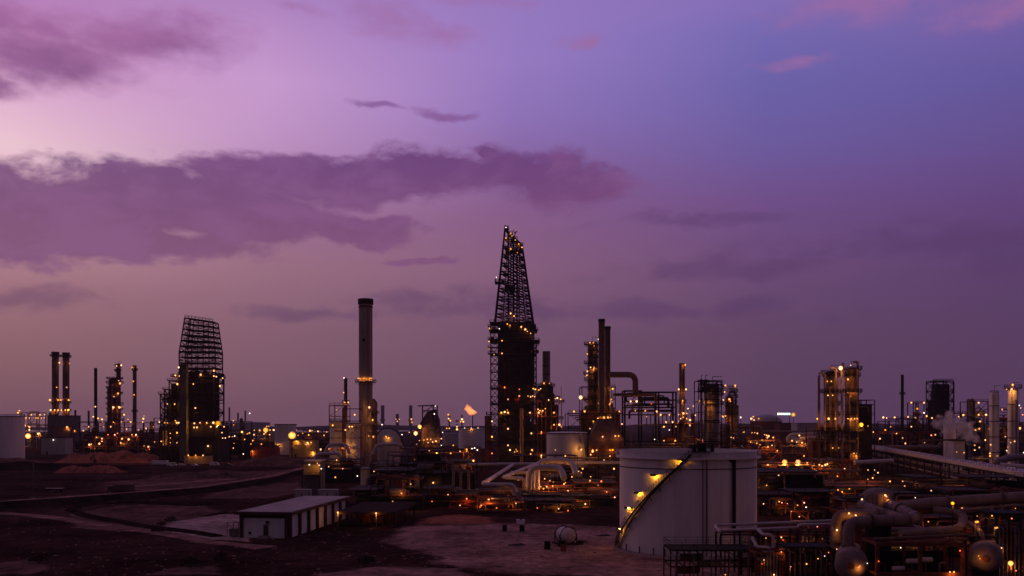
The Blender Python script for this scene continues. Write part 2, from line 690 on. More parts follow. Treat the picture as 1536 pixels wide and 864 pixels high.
# pink wisps high up
wisp = bank([(590, 26, 130, 40, -0.25), (655, 50, 80, 32, -0.1), (1290, 8, 190, 32, 0), (1195, 98, 66, 13, 0.0), (1500, 20, 130, 40, 0), (880, 62, 40, 16, 0), (450, 15, 70, 16, 0), (720, 5, 90, 14, 0)], 1.3, 2.4, fine)
col = mixc(vmath('MULTIPLY', wisp, 0.78), col, lin((158, 106, 160)))
# rose bank top left
rose = bank([(40, 80, 270, 66, 0.12), (210, 58, 200, 58, 0.12), (-20, 20, 110, 50, 0), (60, 45, 150, 30, 0), (-20, 130, 90, 22, 0)], 0.9, 1.3, fine)
col = mixc(vmath('MULTIPLY', rose, 0.9), col, mixc(sstep(n2, 0.3, 0.7), lin((126, 74, 128)), lin((164, 104, 158))))
# violet main bank
main = bank([(90, 318, 270, 66, 0.0), (260, 300, 270, 62, 0.0), (60, 350, 230, 46, 0), (230, 358, 200, 36, 0), (450, 272, 270, 48, 0.05), (660, 258, 190, 38, 0.0), (800, 262, 170, 56, -0.08), (865, 278, 95, 36, -0.1), (540, 342, 140, 24, 0.0), (400, 330, 140, 48, 0), (630, 389, 66, 9, -0.06), (20, 374, 66, 13, 0), (735, 228, 44, 13, -0.2)], 0.5, 2.0, fine)
mc = mixc(lstep(te, 0.19, 0.30), lin((126, 80, 118)), lin((106, 62, 120)))
mc = mixc(vmath('MULTIPLY', sstep(n1, 0.42, 0.68), 0.40), mc, lin((142, 92, 144)))
col = mixc(vmath('MULTIPLY', main, 0.94), col, mc)
small = bank([(560, 162, 50, 11, 0), (650, 168, 66, 14, -0.05)], 0.7, 2.2, fine)
col = mixc(vmath('MULTIPLY', small, 0.7), col, lin((126, 78, 140)))
# the dim eastern sky behind the camera
col = mixc(sstep(Y_, 0.42, -0.2), col, mixc(lstep(te, 0.0, 1.2), lin((78, 58, 74)), lin((96, 74, 100))))
bg = nt.nodes.new('ShaderNodeBackground')
L(col, bg.inputs['Color'])
bg.inputs['Strength'].default_value = 1.0
SUN_EL, SUN_AZ = R(3.0), R(-62.0)      # where the sun went down: low, off to the left
sky = nt.nodes.new('ShaderNodeTexSky')
sky.sky_type = 'NISHITA'
sky.sun_disc = False
sky.sun_elevation = SUN_EL
sky.sun_rotation = SUN_AZ
bg2 = nt.nodes.new('ShaderNodeBackground')
L(sky.outputs[0], bg2.inputs['Color'])
bg2.inputs['Strength'].default_value = 0.003
ad = nt.nodes.new('ShaderNodeAddShader')
L(bg.outputs[0], ad.inputs[0])
L(bg2.outputs[0], ad.inputs[1])
wo = nt.nodes.new('ShaderNodeOutputWorld')
L(ad.outputs[0], wo.inputs['Surface'])

sun = bpy.data.lights.new('sun', 'SUN')
sun.energy = 0.06
sun.angle = R(30)
sun.color = (1.0, 0.62, 0.62)
so = bpy.data.objects.new('sun', sun)
COL.objects.link(so)
d = Vector((math.sin(SUN_AZ) * math.cos(R(14)), math.cos(SUN_AZ) * math.cos(R(14)), math.sin(R(14))))
so.rotation_euler = d.to_track_quat('Z', 'Y').to_euler()
# ------------------------------------------------------------------ ground, berms, roads, sea
def patchy(name):
    """the same ground cover, thinning out in a ragged fringe along its edge"""
    m = M[name].copy()
    m.name = name + '_fringe'
    nt_ = m.node_tree
    out_ = [n for n in nt_.nodes if n.type == 'OUTPUT_MATERIAL'][0]
    bs_ = nt_.nodes['Principled BSDF']
    at = nn(nt_, 'ShaderNodeAttribute', attribute_name='cover')
    tc_ = nn(nt_, 'ShaderNodeTexCoord')
    no_ = nn(nt_, 'ShaderNodeTexNoise')
    no_.inputs['Scale'].default_value = .16
    no_.inputs['Detail'].default_value = 9
    no_.inputs['Roughness'].default_value = .7
    nt_.links.new(tc_.outputs['Object'], no_.inputs['Vector'])
    ad_ = nn(nt_, 'ShaderNodeMath', operation='ADD')
    nt_.links.new(at.outputs['Fac'], ad_.inputs[0])
    nt_.links.new(no_.outputs['Fac'], ad_.inputs[1])
    mr_ = nn(nt_, 'ShaderNodeMapRange')
    mr_.inputs['From Min'].default_value = .85
    mr_.inputs['From Max'].default_value = 1.1
    nt_.links.new(ad_.outputs[0], mr_.inputs['Value'])
    tr_ = nn(nt_, 'ShaderNodeBsdfTransparent')
    mx_ = nn(nt_, 'ShaderNodeMixShader')
    nt_.links.new(mr_.outputs['Result'], mx_.inputs[0])
    nt_.links.new(tr_.outputs[0], mx_.inputs[1])
    nt_.links.new(bs_.outputs[0], mx_.inputs[2])
    nt_.links.new(mx_.outputs[0], out_.inputs['Surface'])
    M[m.name] = m
    return m.name


def sheet(name, pts, z, m, jitter=0.0, n=6, fringe=9.0):
    """irregular patch of ground cover, full inside and thinning over its outer fringe"""
    P2 = [Vector((*p, 0)) for p in pts]
    c = sum(P2, Vector()) / len(P2)
    rim = []
    k = len(P2)
    for i in range(k):
        a, b = P2[i], P2[(i + 1) % k]
        for j in range(n):
            rim.append(a.lerp(b, j / n))
    vs, fs, cov = [], [], []
    N = len(rim)
    rings = [(1, fringe, 0.0), (1, 0, .5), (1, -fringe, 1.0), (0, 0, 1.0)]
    for s, off, cv_ in rings:
        for p in rim:
            d = (p - c)
            l = d.length
            q = c + d / l * max(l + off, 1.0) if s else c + d * .02
            vs.append((q.x, q.y, z))
            cov.append(cv_)
    for r_ in range(3):
        for i in range(N):
            i2 = (i + 1) % N
            fs.append((r_ * N + i, r_ * N + i2, (r_ + 1) * N + i2, (r_ + 1) * N + i))
    fs.append(tuple(range(3 * N, 4 * N)))
    mb = MB()
    mb.add(vs, fs)
    o = struct(name, mb, patchy(m) if m + '_fringe' not in M else m + '_fringe')
    at = o.data.attributes.new('cover', 'FLOAT', 'POINT')
    at.data.foreach_set('value', cov)
    return o


def gp(px, py):
    Y = gy(py)
    return (wx(px, Y), Y)


g = MB()
g.add([(-6000, -400, 0), (6000, -400, 0), (6000, 6000, 0), (-6000, 6000, 0)], [(0, 1, 2, 3)])
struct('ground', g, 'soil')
g = MB()
g.add([(-5900, 2600, 0.4), (-420, 2600, 0.4), (-200, 3300, 0.4), (600, 5900, 0.4), (-5900, 5900, 0.4), (-5900, 3300, 0.4)], [(0, 1, 2, 3, 4, 5)])
struct('sea', g, 'sea')


def heap(name, cx, cy, lx, ly, h, m, rz=0.0, n=34, seed=0, flat=0.35):
    """an earth bank with an uneven crest"""
    rnd = random.Random(seed)
    ph = [rnd.uniform(0, 6.28) for _ in range(8)]
    mb = MB()
    vs, fs = [], []
    ny = 14
    for i in range(n + 1):
        for j in range(ny + 1):
            u, v = i / n * 2 - 1, j / ny * 2 - 1
            d = max(abs(u) ** 1.5, abs(v)) if True else 0
            e = math.hypot(abs(u) ** 1.6, abs(v) ** 1.3)
            t = max(0.0, min(1.0, (1 - e) / (1 - flat)))
            t = t * t * (3 - 2 * t)
            k = 1 + 0.16 * math.sin(7 * u + ph[0]) + 0.12 * math.sin(13 * u + 5 * v + ph[1]) + 0.08 * math.sin(23 * u + ph[2])
            z = h * t * k
            x, y = u * lx / 2, v * ly / 2
            ca, sa = math.cos(rz), math.sin(rz)
            vs.append((cx + x * ca - y * sa, cy + x * sa + y * ca, z - 0.15))
    for i in range(n):
        for j in range(ny):
            a = i * (ny + 1) + j
            fs.append((a, a + ny + 1, a + ny + 2, a + 1))
    mb.add(vs, fs)
    return struct(name, mb, m, True)


def ribbon(name, pts, w, z, m, wob=0.6, seed=1, h=None):
    """road or bank along a polyline; with h it is a bank of that height with sloping sides"""
    rnd = random.Random(seed)
    P = [Vector((*p, 0)) for p in pts]
    fine = []
    for a, b in zip(P[:-1], P[1:]):
        n = max(2, int((b - a).length / 7))
        fine += [a.lerp(b, k / n) for k in range(n)]
    fine.append(P[-1])
    mb = MB()
    vs, fs = [], []
    for i, p in enumerate(fine):
        d = (fine[min(i + 1, len(fine) - 1)] - fine[max(i - 1, 0)]).normalized()
        s = Vector((-d.y, d.x, 0))
        w0 = w / 2 + rnd.uniform(-wob, wob)
        w1 = w / 2 + rnd.uniform(-wob, wob)
        if h:
            hh = h * (1 + rnd.uniform(-.08, .08))
            row = [p + s * (w0 + h * 2.2), p + s * w0 + Vector((0, 0, hh)), p - s * w1 + Vector((0, 0, hh)), p - s * (w1 + h * 2.2)]
        else:
            row = [p + s * w0 + Vector((0, 0, z)), p - s * w1 + Vector((0, 0, z))]
        vs += row
    q = 4 if h else 2
    for i in range(len(fine) - 1):
        for j in range(q - 1):
            a = i * q + j
            fs.append((a, a + q, a + q + 1, a + 1))
    mb.add(vs, fs)
    return struct(name, mb, m, True)


# bare yard in the middle, apron of the shed, tracks
sheet('yard_ground', [gp(585, 812), gp(610, 790), gp(680, 786), gp(800, 786), gp(925, 790), gp(1010, 800), (40, 124), gp(860, 862), gp(715, 858), gp(672, 845), gp(640, 828)], 0.02, 'gravel_pad', 2.0, 8, 8)
sheet('yard_apron', [gp(268, 806), gp(225, 796), gp(262, 782), gp(330, 772), gp(375, 770), gp(372, 812)], 0.03, 'pale_pad', 1.0, 6, 4)
sheet('near_track', [gp(480, 862), gp(560, 850), gp(690, 853), (-2, 122), (-30, 126)], 0.04, 'dirt_road', 0.6, 6, 3)
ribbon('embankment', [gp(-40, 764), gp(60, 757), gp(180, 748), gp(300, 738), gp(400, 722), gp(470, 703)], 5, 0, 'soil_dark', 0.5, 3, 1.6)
ribbon('embankment_road', [(p[0], p[1]) for p in (gp(-40, 764), gp(60, 757), gp(180, 748), gp(300, 738), gp(400, 722), gp(470, 703))], 4.6, 1.80, 'dirt_road', 0.5, 4)
ribbon('haul_road', [gp(-60, 768), gp(40, 772), gp(130, 784), gp(220, 797), gp(310, 812), gp(400, 822)], 4.5, 0.05, 'dirt_road', 0.7, 5)
ribbon('far_road', [gp(180, 731), gp(300, 722), gp(400, 713), gp(460, 707)], 9, 0.06, 'dirt_road', 1.2, 6)
sheet('basin_slope', [gp(110, 792), gp(104, 770), gp(180, 758), gp(300, 756), gp(330, 768), gp(262, 785), gp(200, 798)], 0.02, 'soil_slope', 1.0, 6, 4)
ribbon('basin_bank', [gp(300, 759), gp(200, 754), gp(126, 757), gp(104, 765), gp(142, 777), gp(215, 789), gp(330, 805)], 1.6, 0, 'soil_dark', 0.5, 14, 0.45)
sheet('far_clearing', [gp(150, 737), gp(160, 722), gp(330, 712), gp(450, 703), gp(450, 716), gp(330, 735)], 0.02, 'soil_slope', 2.0, 6, 10)
sheet('far_clearing', [gp(300, 748), gp(330, 735), gp(450, 722), gp(455, 738), gp(400, 748)], 0.02, 'soil_slope', 2.0, 6, 8)
sheet('near_clearing', [gp(-20, 862), gp(-10, 846), gp(40, 840), gp(70, 850), gp(50, 862)], 0.03, 'soil_slope', .6, 6, 4)
sheet('near_clearing', [gp(230, 862), gp(250, 852), gp(320, 850), gp(330, 862)], 0.03, 'soil_slope', .6, 6, 3)
sheet('lane', [gp(630, 786), gp(640, 776), gp(690, 772), gp(740, 776), gp(735, 787)], 0.012, 'soil_red', .8, 6, 5)
heap('soil_mound', wx(165, 560), 565, 72, 46, 5.6, 'soil_red', 0.03, seed=1)
heap('soil_mound', wx(136, 440), 440, 38, 16, 3.0, 'soil_red', 0.0, seed=2)
heap('soil_mound', wx(5, 520), 520, 60, 30, 3.6, 'soil_slope', 0.0, seed=3)
heap('soil_mound', wx(330, 400), 400, 70, 24, 2.6, 'soil_slope', 0.1, seed=7)
heap('soil_bank', wx(40, 480), 470, 140, 26, 3.2, 'soil_dark', 0.02, seed=8)
heap('soil_bank', wx(430, 520), 520, 70, 30, 4.2, 'soil_slope', 0.1, seed=9)
# low dark land along the horizon
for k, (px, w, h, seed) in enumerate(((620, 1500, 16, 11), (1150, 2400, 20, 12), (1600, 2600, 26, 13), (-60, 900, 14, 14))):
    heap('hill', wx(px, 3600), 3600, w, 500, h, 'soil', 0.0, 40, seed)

# thin evening air: far things fade a little into the dusk
hz = MB()
hz.b2(-6100, 6100, -460, 6100, -1, 158)
ho = hz.build('haze', 'soil')
hm = bpy.data.materials.new('haze')
hm.use_nodes = True
hm.node_tree.nodes.clear()
o_ = nn(hm.node_tree, 'ShaderNodeOutputMaterial')
v_ = nn(hm.node_tree, 'ShaderNodeVolumePrincipled')
v_.inputs['Color'].default_value = (.86, .80, .92, 1)
v_.inputs['Density'].default_value = .00005
v_.inputs['Anisotropy'].default_value = 0.3
hm.node_tree.links.new(v_.outputs[0], o_.inputs['Volume'])
ho.data.materials.clear()
ho.data.materials.append(hm)
ho['kind'] = 'stuff'

# loose stones on the yard and the banks
st = MB()
rnd = random.Random(21)
sv, sf = ico(0)
for k in range(1500):
    if k < 500:
        px_, py_ = rnd.uniform(560, 930), 787 + 80 * rnd.random() ** 1.3
    else:
        px_, py_ = rnd.uniform(-20, 560), rnd.uniform(705, 864)
    x_, y_ = gp(px_, py_)
    q = .07 + .26 * rnd.random() ** 3
    a_ = rnd.uniform(0, 6.28)
    ca, sa = math.cos(a_), math.sin(a_)
    sx_, sy_, sz_ = q * rnd.uniform(.8, 2.2), q * rnd.uniform(.7, 1.2), q * rnd.uniform(.4, .8)
    st.add([(x_ + (v_.x * sx_) * ca - (v_.y * sy_) * sa, y_ + (v_.x * sx_) * sa + (v_.y * sy_) * ca, .02 + v_.z * sz_) for v_ in sv], sf)
o = st.build('rubble', 'dirt_road')
o['kind'] = 'stuff'
# ------------------------------------------------------------------ shared makers
def arcpts(r, a0, a1, n, z, c=(0, 0)):
    return [(c[0] + r * math.cos(a0 + (a1 - a0) * k / n), c[1] + r * math.sin(a0 + (a1 - a0) * k / n), z) for k in range(n + 1)]


def platform(t, r, z, w=1.4, a0=0.0, a1=2 * PI, m='steel_dark', c=(0, 0), rw=0.12):
    full = abs(a1 - a0) > 6.28
    p = MB()
    p.ring(r + 0.02, r + w, z - 0.15, z + 0.12, a0, a1, 22, (c[0], c[1], 0))
    k = 8
    for i in range(k + (0 if full else 1)):
        a = a0 + (a1 - a0) * i / k
        ca, sa = math.cos(a), math.sin(a)
        p.bar((c[0] + (r + w * .95) * ca, c[1] + (r + w * .95) * sa, z - 0.1), (c[0] + r * ca, c[1] + r * sa, z - w * 0.9), rw)
    d = p.build('platform', m, t)
    q = MB()
    q.rail(arcpts(r + w - 0.06, a0, a1, 14, z + 0.12, c), 1.2, rw, False, 1.6)
    q.build('railing', m, d)
    return d


def ladder(t, x, y, z0, z1, m='steel_dark', w=0.55, rw=0.1, out=(0, -1)):
    q = MB()
    for s in (-1, 1):
        q.bar((x + s * w / 2 * abs(out[1]), y + s * w / 2 * abs(out[0]), z0), (x + s * w / 2 * abs(out[1]), y + s * w / 2 * abs(out[0]), z1), rw)
    k = int((z1 - z0) / 1.2)
    for i in range(k):
        z = z0 + i * 1.2
        q.bar((x - w / 2 * abs(out[1]), y - w / 2 * abs(out[0]), z), (x + w / 2 * abs(out[1]), y + w / 2 * abs(out[0]), z), rw * 0.8)
        if i % 3 == 0 and z > z0 + 3:
            q.bar((x - w / 2, y, z), (x - w / 2 + out[0], y + out[1] * 0.8, z), rw * 0.8)
            q.bar((x + w / 2, y, z), (x + w / 2 + out[0], y + out[1] * 0.8, z), rw * 0.8)
            q.bar((x - w / 2 + out[0], y + out[1] * 0.8, z), (x + w / 2 + out[0], y + out[1] * 0.8, z), rw * 0.8)
    return q.build('ladder', m, t)


def stack(label, px, Y, wpx, top, m='steel_brown', plats=(), lamps=(), cap=True, group=None, name='chimney_stack', ridge=True, cat='chimney', base_w=1.0, lad=True, bands=0):
    """free standing stack: px centre column, top pixel row, width in pixels"""
    r = wpx * Y / F / 2
    H = wz(top, Y)
    t = thing(name, label, cat, (wx(px, Y), Y, 0), group)
    s = MB()
    s.rev([(r * base_w, 0), (r * (1 + (base_w - 1) * .3), H * .35), (r, H * .6), (r, H - 0.02), (r * .8, H - 0.02), (r * .8, H - 3)], 22)
    s.build('shaft', m, t, True)
    if cap:
        c = MB()
        c.ring(r * 0.98, r * 1.13, H - r * .75, H + 0.1, n=24)
        c.ring(r * 0.98, r * 1.06, H - r * 1.2, H - r * 1.05, n=24)
        c.build('cap', 'steel_dark', t, False)
    if bands:
        b = MB()
        for i in range(1, bands + 1):
            z = H * (0.15 + 0.8 * i / (bands + 1))
            b.ring(r * 0.99, r * 1.04, z - 0.2, z + 0.2, n=22)
        b.build('band', 'steel_dark', t)
    for py in plats:
        platform(t, r, wz(py, Y), max(1.1, r * 0.55), rw=max(.1, Y * .00028))
    if lad:
        ladder(t, r * 0.5, -r * 1.0, 2, H - r, rw=max(.08, Y * .0002))
    for lx, ly, k in lamps:
        lamp_px(t, lx, ly, Y - r - 1.2, k)
    return t


def column(label, px, Y, wpx, top, plats=(), lamps=(), m='column_clad', base=0.0, group=None, over=0, name='distillation_column', pipes=1, pw=1.3, seed=0, cat='column', skirt=True):
    rnd = random.Random(seed + int(px))
    r = wpx * Y / F / 2
    H = wz(top, Y)
    t = thing(name, label, cat, (wx(px, Y), Y, 0), group)
    s = MB()
    pr = [(r, base)]
    pr += [(r, H - r * .6)]
    for k in range(1, 6):
        a = PI / 2 * k / 5
        pr.append((max(r * math.cos(a), .05), H - r * .6 + r * .6 * math.sin(a)))
    s.rev(pr, 24)
    s.build('shell', m, t, True)
    b = MB()
    for k in range(int((H - base) / 7)):
        z = base + 4 + k * 7
        b.ring(r * .99, r + 0.12, z, z + 0.35, n=24)
    b.build('stiffener', 'steel_dark', t)
    for i, py in enumerate(plats):
        z = wz(py, Y)
        if i % 3 == 0:
            platform(t, r, z, pw, rw=max(.1, Y * .0003))
        else:
            a = rnd.choice((PI * 0.8, PI * 1.1, PI * 1.35))
            platform(t, r, z, pw * 1.15, a, a + PI * 1.05, rw=max(.1, Y * .0003))
    for k in range(pipes):
        a = PI * (1.15 + 0.7 * (k + 0.5) / max(1, pipes)) + rnd.uniform(-.1, .1)
        rp = r * rnd.uniform(.10, .17) + .12
        x, y = (r + rp + .25) * math.cos(a), (r + rp + .25) * math.sin(a)
        zt = H * rnd.uniform(.7, .97)
        p = MB()
        p.tube([(x * .7, y * .7, zt), (x, y, zt), (x, y, 1.0)], rp, 8, rp * 2)
        p.build('downcomer', 'pipe_dull', t, True)
    if over:
        p = MB()
        rp = r * .28
        s_ = 1 if over > 0 else -1
        p.tube([(0, 0, H - r * .3), (0, 0, H + r * 1.0), (s_ * (r + 2 * rp), -.2, H + r * 1.0), (s_ * (r + 2 * rp), -.2, base + 6)], rp, 10, rp * 3)
        p.build('overhead_pipe', 'pipe_dull', t, True)
    ladder(t, -r * .75, -r * .75 - .3, base + 2, H - r * .6, rw=max(.08, Y * .0002))
    k = MB()
    k.rail(arcpts(r * .85, 0, 2 * PI, 12, H - r * .55), 1.3, max(.1, Y * .0003), False, 1.5)
    k.bar((0, 0, H - .2), (0, 0, H + 2.6), .16)
    k.bar((0, 0, H + 2.5), (r * 1.4, 0, H + 2.5), .18)
    k.build('top_davit', 'steel_dark', t)
    for lx, ly, kk in lamps:
        lamp_px(t, lx, ly, Y - r - pw * .7, kk)
    return t


# ------------------------------------------------------------------ the big white storage tank
def big_tank():
    D, r = 171.0, 12.95
    H = 18.9
    X = wx(1031, D)
    t = thing('storage_tank', 'large white storage tank with curved outside stair at the edge of the yard', 'storage tank', (X, D, 0))
    s = MB()
    s.rev([(r, 0), (r, H)], 96, cap=False)
    s.rev([(r - .12, H), (r - .12, H - 3)], 96, cap=False)
    s.ring(r - .12, r, H - .02, H, n=96)
    s.build('shell', 'tank_white', t, True)
    b = MB()
    for z in (2.4, 4.8, 7.2, 9.6, 12.0, 14.4):
        b.ring(r - .01, r + .012, z, z + .035, n=96)
    b.build('weld_seam', 'tank_white', t)
    g = MB()
    g.ring(r, r + .75, H - 1.05, H - .95, n=96)
    g.ring(r + .7, r + .76, H - 1.28, H - .95, n=96)
    g.build('wind_girder', 'tank_white', t)
    g = MB()
    g.ring(r, r + .14, H - 3.05, H - 2.9, n=96)
    g.build('stiffening_ring', 'steel_brown', t)
    g = MB()
    g.ring(r, r + .10, H - .12, H + .05, n=96)
    g.build('rim', 'tank_white', t)
    f = MB()
    f.cyl((0, 0, 0), r - .35, H - 1.6, H - 1.45, 72)
    for k in range(10):
        a = 2 * PI * k / 10
        f.box((math.cos(a) * r * .7, math.sin(a) * r * .7, H - 1.2), (.9, .9, .5), a)
    f.build('floating_roof', 'tank_grey', t)
    q = MB()
    q.rail(arcpts(r + .68, 0, 2 * PI, 60, H - .95), 1.05, .05, False, 1.4)
    q.build('girder_railing', 'tank_white', t)
    # gauging platform with dark gear on the rim
    p = MB()
    a = R(-92)
    px_, py_ = r * math.cos(a), r * math.sin(a)
    p.box((px_ + .2, py_ + .4, H + .15), (3.4, 2.6, .12))
    p.rail([(px_ - 1.5, py_ - .9, H + .2), (px_ + 1.9, py_ - .9, H + .2), (px_ + 1.9, py_ + 1.7, H + .2), (px_ - 1.5, py_ + 1.7, H + .2)], 1.1, .06, True, 1.0)
    p.box((px_ + .9, py_ + 1.1, H + .9), (1.1, .9, 1.5))
    p.box((px_ - .6, py_ + 1.3, H + .7), (.7, .7, 1.1))
    p.cyl((px_ + 2.6, py_ + 1.2, 0), .35, H - .9, H + 1.5, 12)
    p.cyl((px_ + .2, py_ + 1.6, 0), .22, H - 1.4, H + 2.2, 10)
    p.build('gauging_platform', 'steel_dark', t)
    # the stair: wraps the left face of the shell and climbs to the middle of the near side
    a0, a1 = R(-178), R(-98.5)
    n = 86
    w = .95
    st = MB()
    for k in range(n):
        u = (k + .5) / n
        a = a0 + (a1 - a0) * u
        z = .4 + (H - .6) * u
        rm = r + .12 + w / 2
        st.box((rm * math.cos(a), rm * math.sin(a), z), (w, .3, .06), a)
    for rr in (r + .1, r + .12 + w):
        pts = [(rr * math.cos(a0 + (a1 - a0) * k / 40), rr * math.sin(a0 + (a1 - a0) * k / 40), .25 + (H - .6) * k / 40) for k in range(41)]
        for p_, q_ in zip(pts[:-1], pts[1:]):
            st.bar(p_, q_, .07, .34)
    stair = st.build('stair', 'steel_dark', t)
    hr = MB()
    rr = r + .12 + w
    pts = [Vector((rr * math.cos(a0 + (a1 - a0) * k / 40), rr * math.sin(a0 + (a1 - a0) * k / 40), .4 + (H - .6) * k / 40)) for k in range(41)]
    for p_, q_ in zip(pts[:-1], pts[1:]):
        for h in (.55, 1.05):
            hr.bar(p_ + Vector((0, 0, h)), q_ + Vector((0, 0, h)), .06)
        hr.bar(p_, p_ + Vector((0, 0, 1.05)), .06)
    hr.build('handrail', 'steel_dark', stair)
    for k in range(4, 40, 4):
        br = MB()
        a = a0 + (a1 - a0) * k / 40
        z = .2 + (H - .6) * k / 40
        br.bar(((r + .1) * math.cos(a), (r + .1) * math.sin(a), z - 1.2), ((r + w) * math.cos(a), (r + w) * math.sin(a), z - .1), .09)
        br.bar(((r + w) * math.cos(a), (r + w) * math.sin(a), z - .1), ((r + w) * math.cos(a), (r + w) * math.sin(a), z - .9), .05)
        br.build('stair_bracket', 'steel_dark', stair)
    # hooded stair lights
    for a_, z in ((R(-106.5), H - 1.45), (R(-127), 14.6), (R(-142.5), 11.2), (R(-155), 8.2), (R(-171), 3.9)):
        ca, sa = math.cos(a_), math.sin(a_)
        arm = MB()
        arm.bar((r * ca, r * sa, z + .35), ((r + .75) * ca, (r + .75) * sa, z + .35), .06)
        arm.box(((r + .55) * ca, (r + .55) * sa, z + .3), (.85, 1.3, .1), a_)
        arm.box(((r + .95) * ca, (r + .95) * sa, z + .13), (.06, 1.2, .3), a_)
        o = arm.build('stair_light', 'steel_dark', t)
        l_ = lamp_local(t, ((r + .50) * ca, (r + .50) * sa, z + .14), 'hood', .10)
        l_.parent = o
    # pipes on the shell
    def ap(px):          # angle on the near side seen at a pixel column
        x = wx(px, D - r * .95) - X
        return -math.acos(max(-1, min(1, x / r)))
    for px_, rad, z0, z1, mm in ((1053, .07, .5, H - 1, 'steel_brown'), (1058.5, .13, .5, H - 1.1, 'steel_brown'), (1100.5, .32, 5.2, H - 1.2, 'steel_black'), (1082, .03, .5, H - 1, 'tank_white')):
        a = ap(px_)
        m_ = MB()
        ro = r + rad + .1
        ca, sa = math.cos(a), math.sin(a)
        m_.tube([(ro * ca, ro * sa, z0), (ro * ca, ro * sa, z1)], rad, 8)
        if rad > .2:
            m_.tube([(ro * ca, ro * sa, z1 - .2), (ro * ca - 1.8, ro * sa + .5, z1 - .1)], rad * .9, 8)
        m_.build('riser_pipe', mm, t, True)
    # anchor bollards and the foundation ring
    fd = MB()
    fd.rev([(r + 1.1, 0), (r + .7, .35), (r - .2, .36)], 72)
    fd.build('foundation', 'concrete', t)
    for k, px_ in enumerate((940, 951, 967, 985, 1000, 1016)):
        a = ap(px_)
        m_ = MB()
        m_.cyl(((r + .5) * math.cos(a), (r + .5) * math.sin(a), 0), .13, .3, 1.5, 8)
        m_.box(((r + .5) * math.cos(a), (r + .5) * math.sin(a), 1.5), (.35, .35, .1))
        m_.build('vent_post', 'steel_brown', t)
    return t


big_tank()


# ------------------------------------------------------------------ the low shed with dark piers
def shed():
    A = (wx(433, 186), 186.0)
    ang = math.atan2(39.5, (wx(520, 226) - A[0]))     # along the long side
    rz = ang - PI / 2
    W, Ln, H = 10.6, 40.0, 4.9
    t = thing('utility_building', 'low flat roofed white building with dark brown piers beside the pale apron', 'building', (A[0], A[1], 0), None, rz)
    # local: x from -W (left) to 0 (long side), y from 0 (front) to Ln
    w = MB()
    w.b2(-W, 0, 0, Ln, 0, H)
    w.build('wall', 'shed_wall', t)
    r_ = MB()
    r_.b2(-W - .9, 1.0, -.9, Ln + .9, H + .02, H + .62)
    r_.build('fascia', 'brown_trim', t)
    r_ = MB()
    r_.b2(-W - .5, .6, -.5, Ln + .5, H + .63, H + .70)
    for k in range(9):
        r_.b2(-W - .5, .6, k * 4.6 - .03, k * 4.6 + .03, H + .70, H + .73)
    r_.build('roof', 'roof_pale', t)
    for k in range(8):
        y = .35 + k * (Ln - .7) / 7
        p = MB()
        p.b2(.0, .55, y - .35, y + .35, 0, H)
        p.build('pier', 'brown_trim', t)
    for x in (-.35, -W + .35):
        p = MB()
        p.b2(x - .35, x + .35, -.5, .0, 0, H)
        p.build('pier', 'brown_trim', t)
    b = MB()
    b.b2(-W + .7, -.7, -.12, -.003, H - .7, H)
    b.build('eave_board', 'steel_dark', t)
    d = MB()
    d.b2(-5.6, -4.3, -.12, -.003, .5, 2.9)
    do = d.build('door_frame', 'roof_pale', t)
    d = MB()
    d.b2(-5.45, -4.45, -.16, -.121, .5, 2.75)
    door = d.build('door', 'car_dark', do)
    d = MB()
    d.b2(-6.2, -4.0, -1.3, -.003, 0, .5)
    d.b2(-6.2, -4.0, -1.7, -1.303, 0, .25)
    d.build('door_step', 'concrete', t)
    d = MB()
    d.b2(-4.9, -4.2, -.5, -.003, 3.1, 3.6)
    d.build('canopy_lamp_box', 'steel_dark', t)
    d = MB()
    d.b2(-8.7, -8.2, -.25, -.003, .8, 1.3)
    d.build('junction_box', 'steel_dark', t)
    d = MB()
    for x in (-W - 3.2, -W - 1.8, -W - .7):
        d.bar((x, .6, 0), (x, .6, 3.2), .12)
    d.bar((-W - 3.2, .6, 3.1), (-W - .7, .6, 3.1), .12)
    d.bar((-W - 3.2, .6, 1.5), (-W, .6, 1.5), .1)
    d.bar((-W - 3.2, .6, 3.1), (-W - 1.8, .6, 1.5), .08)
    d.box((-W - 1.9, 1.2, 1.0), (1.6, 1.4, 1.6))
    d.build('meter_cage', 'steel_grey', t)


shed()


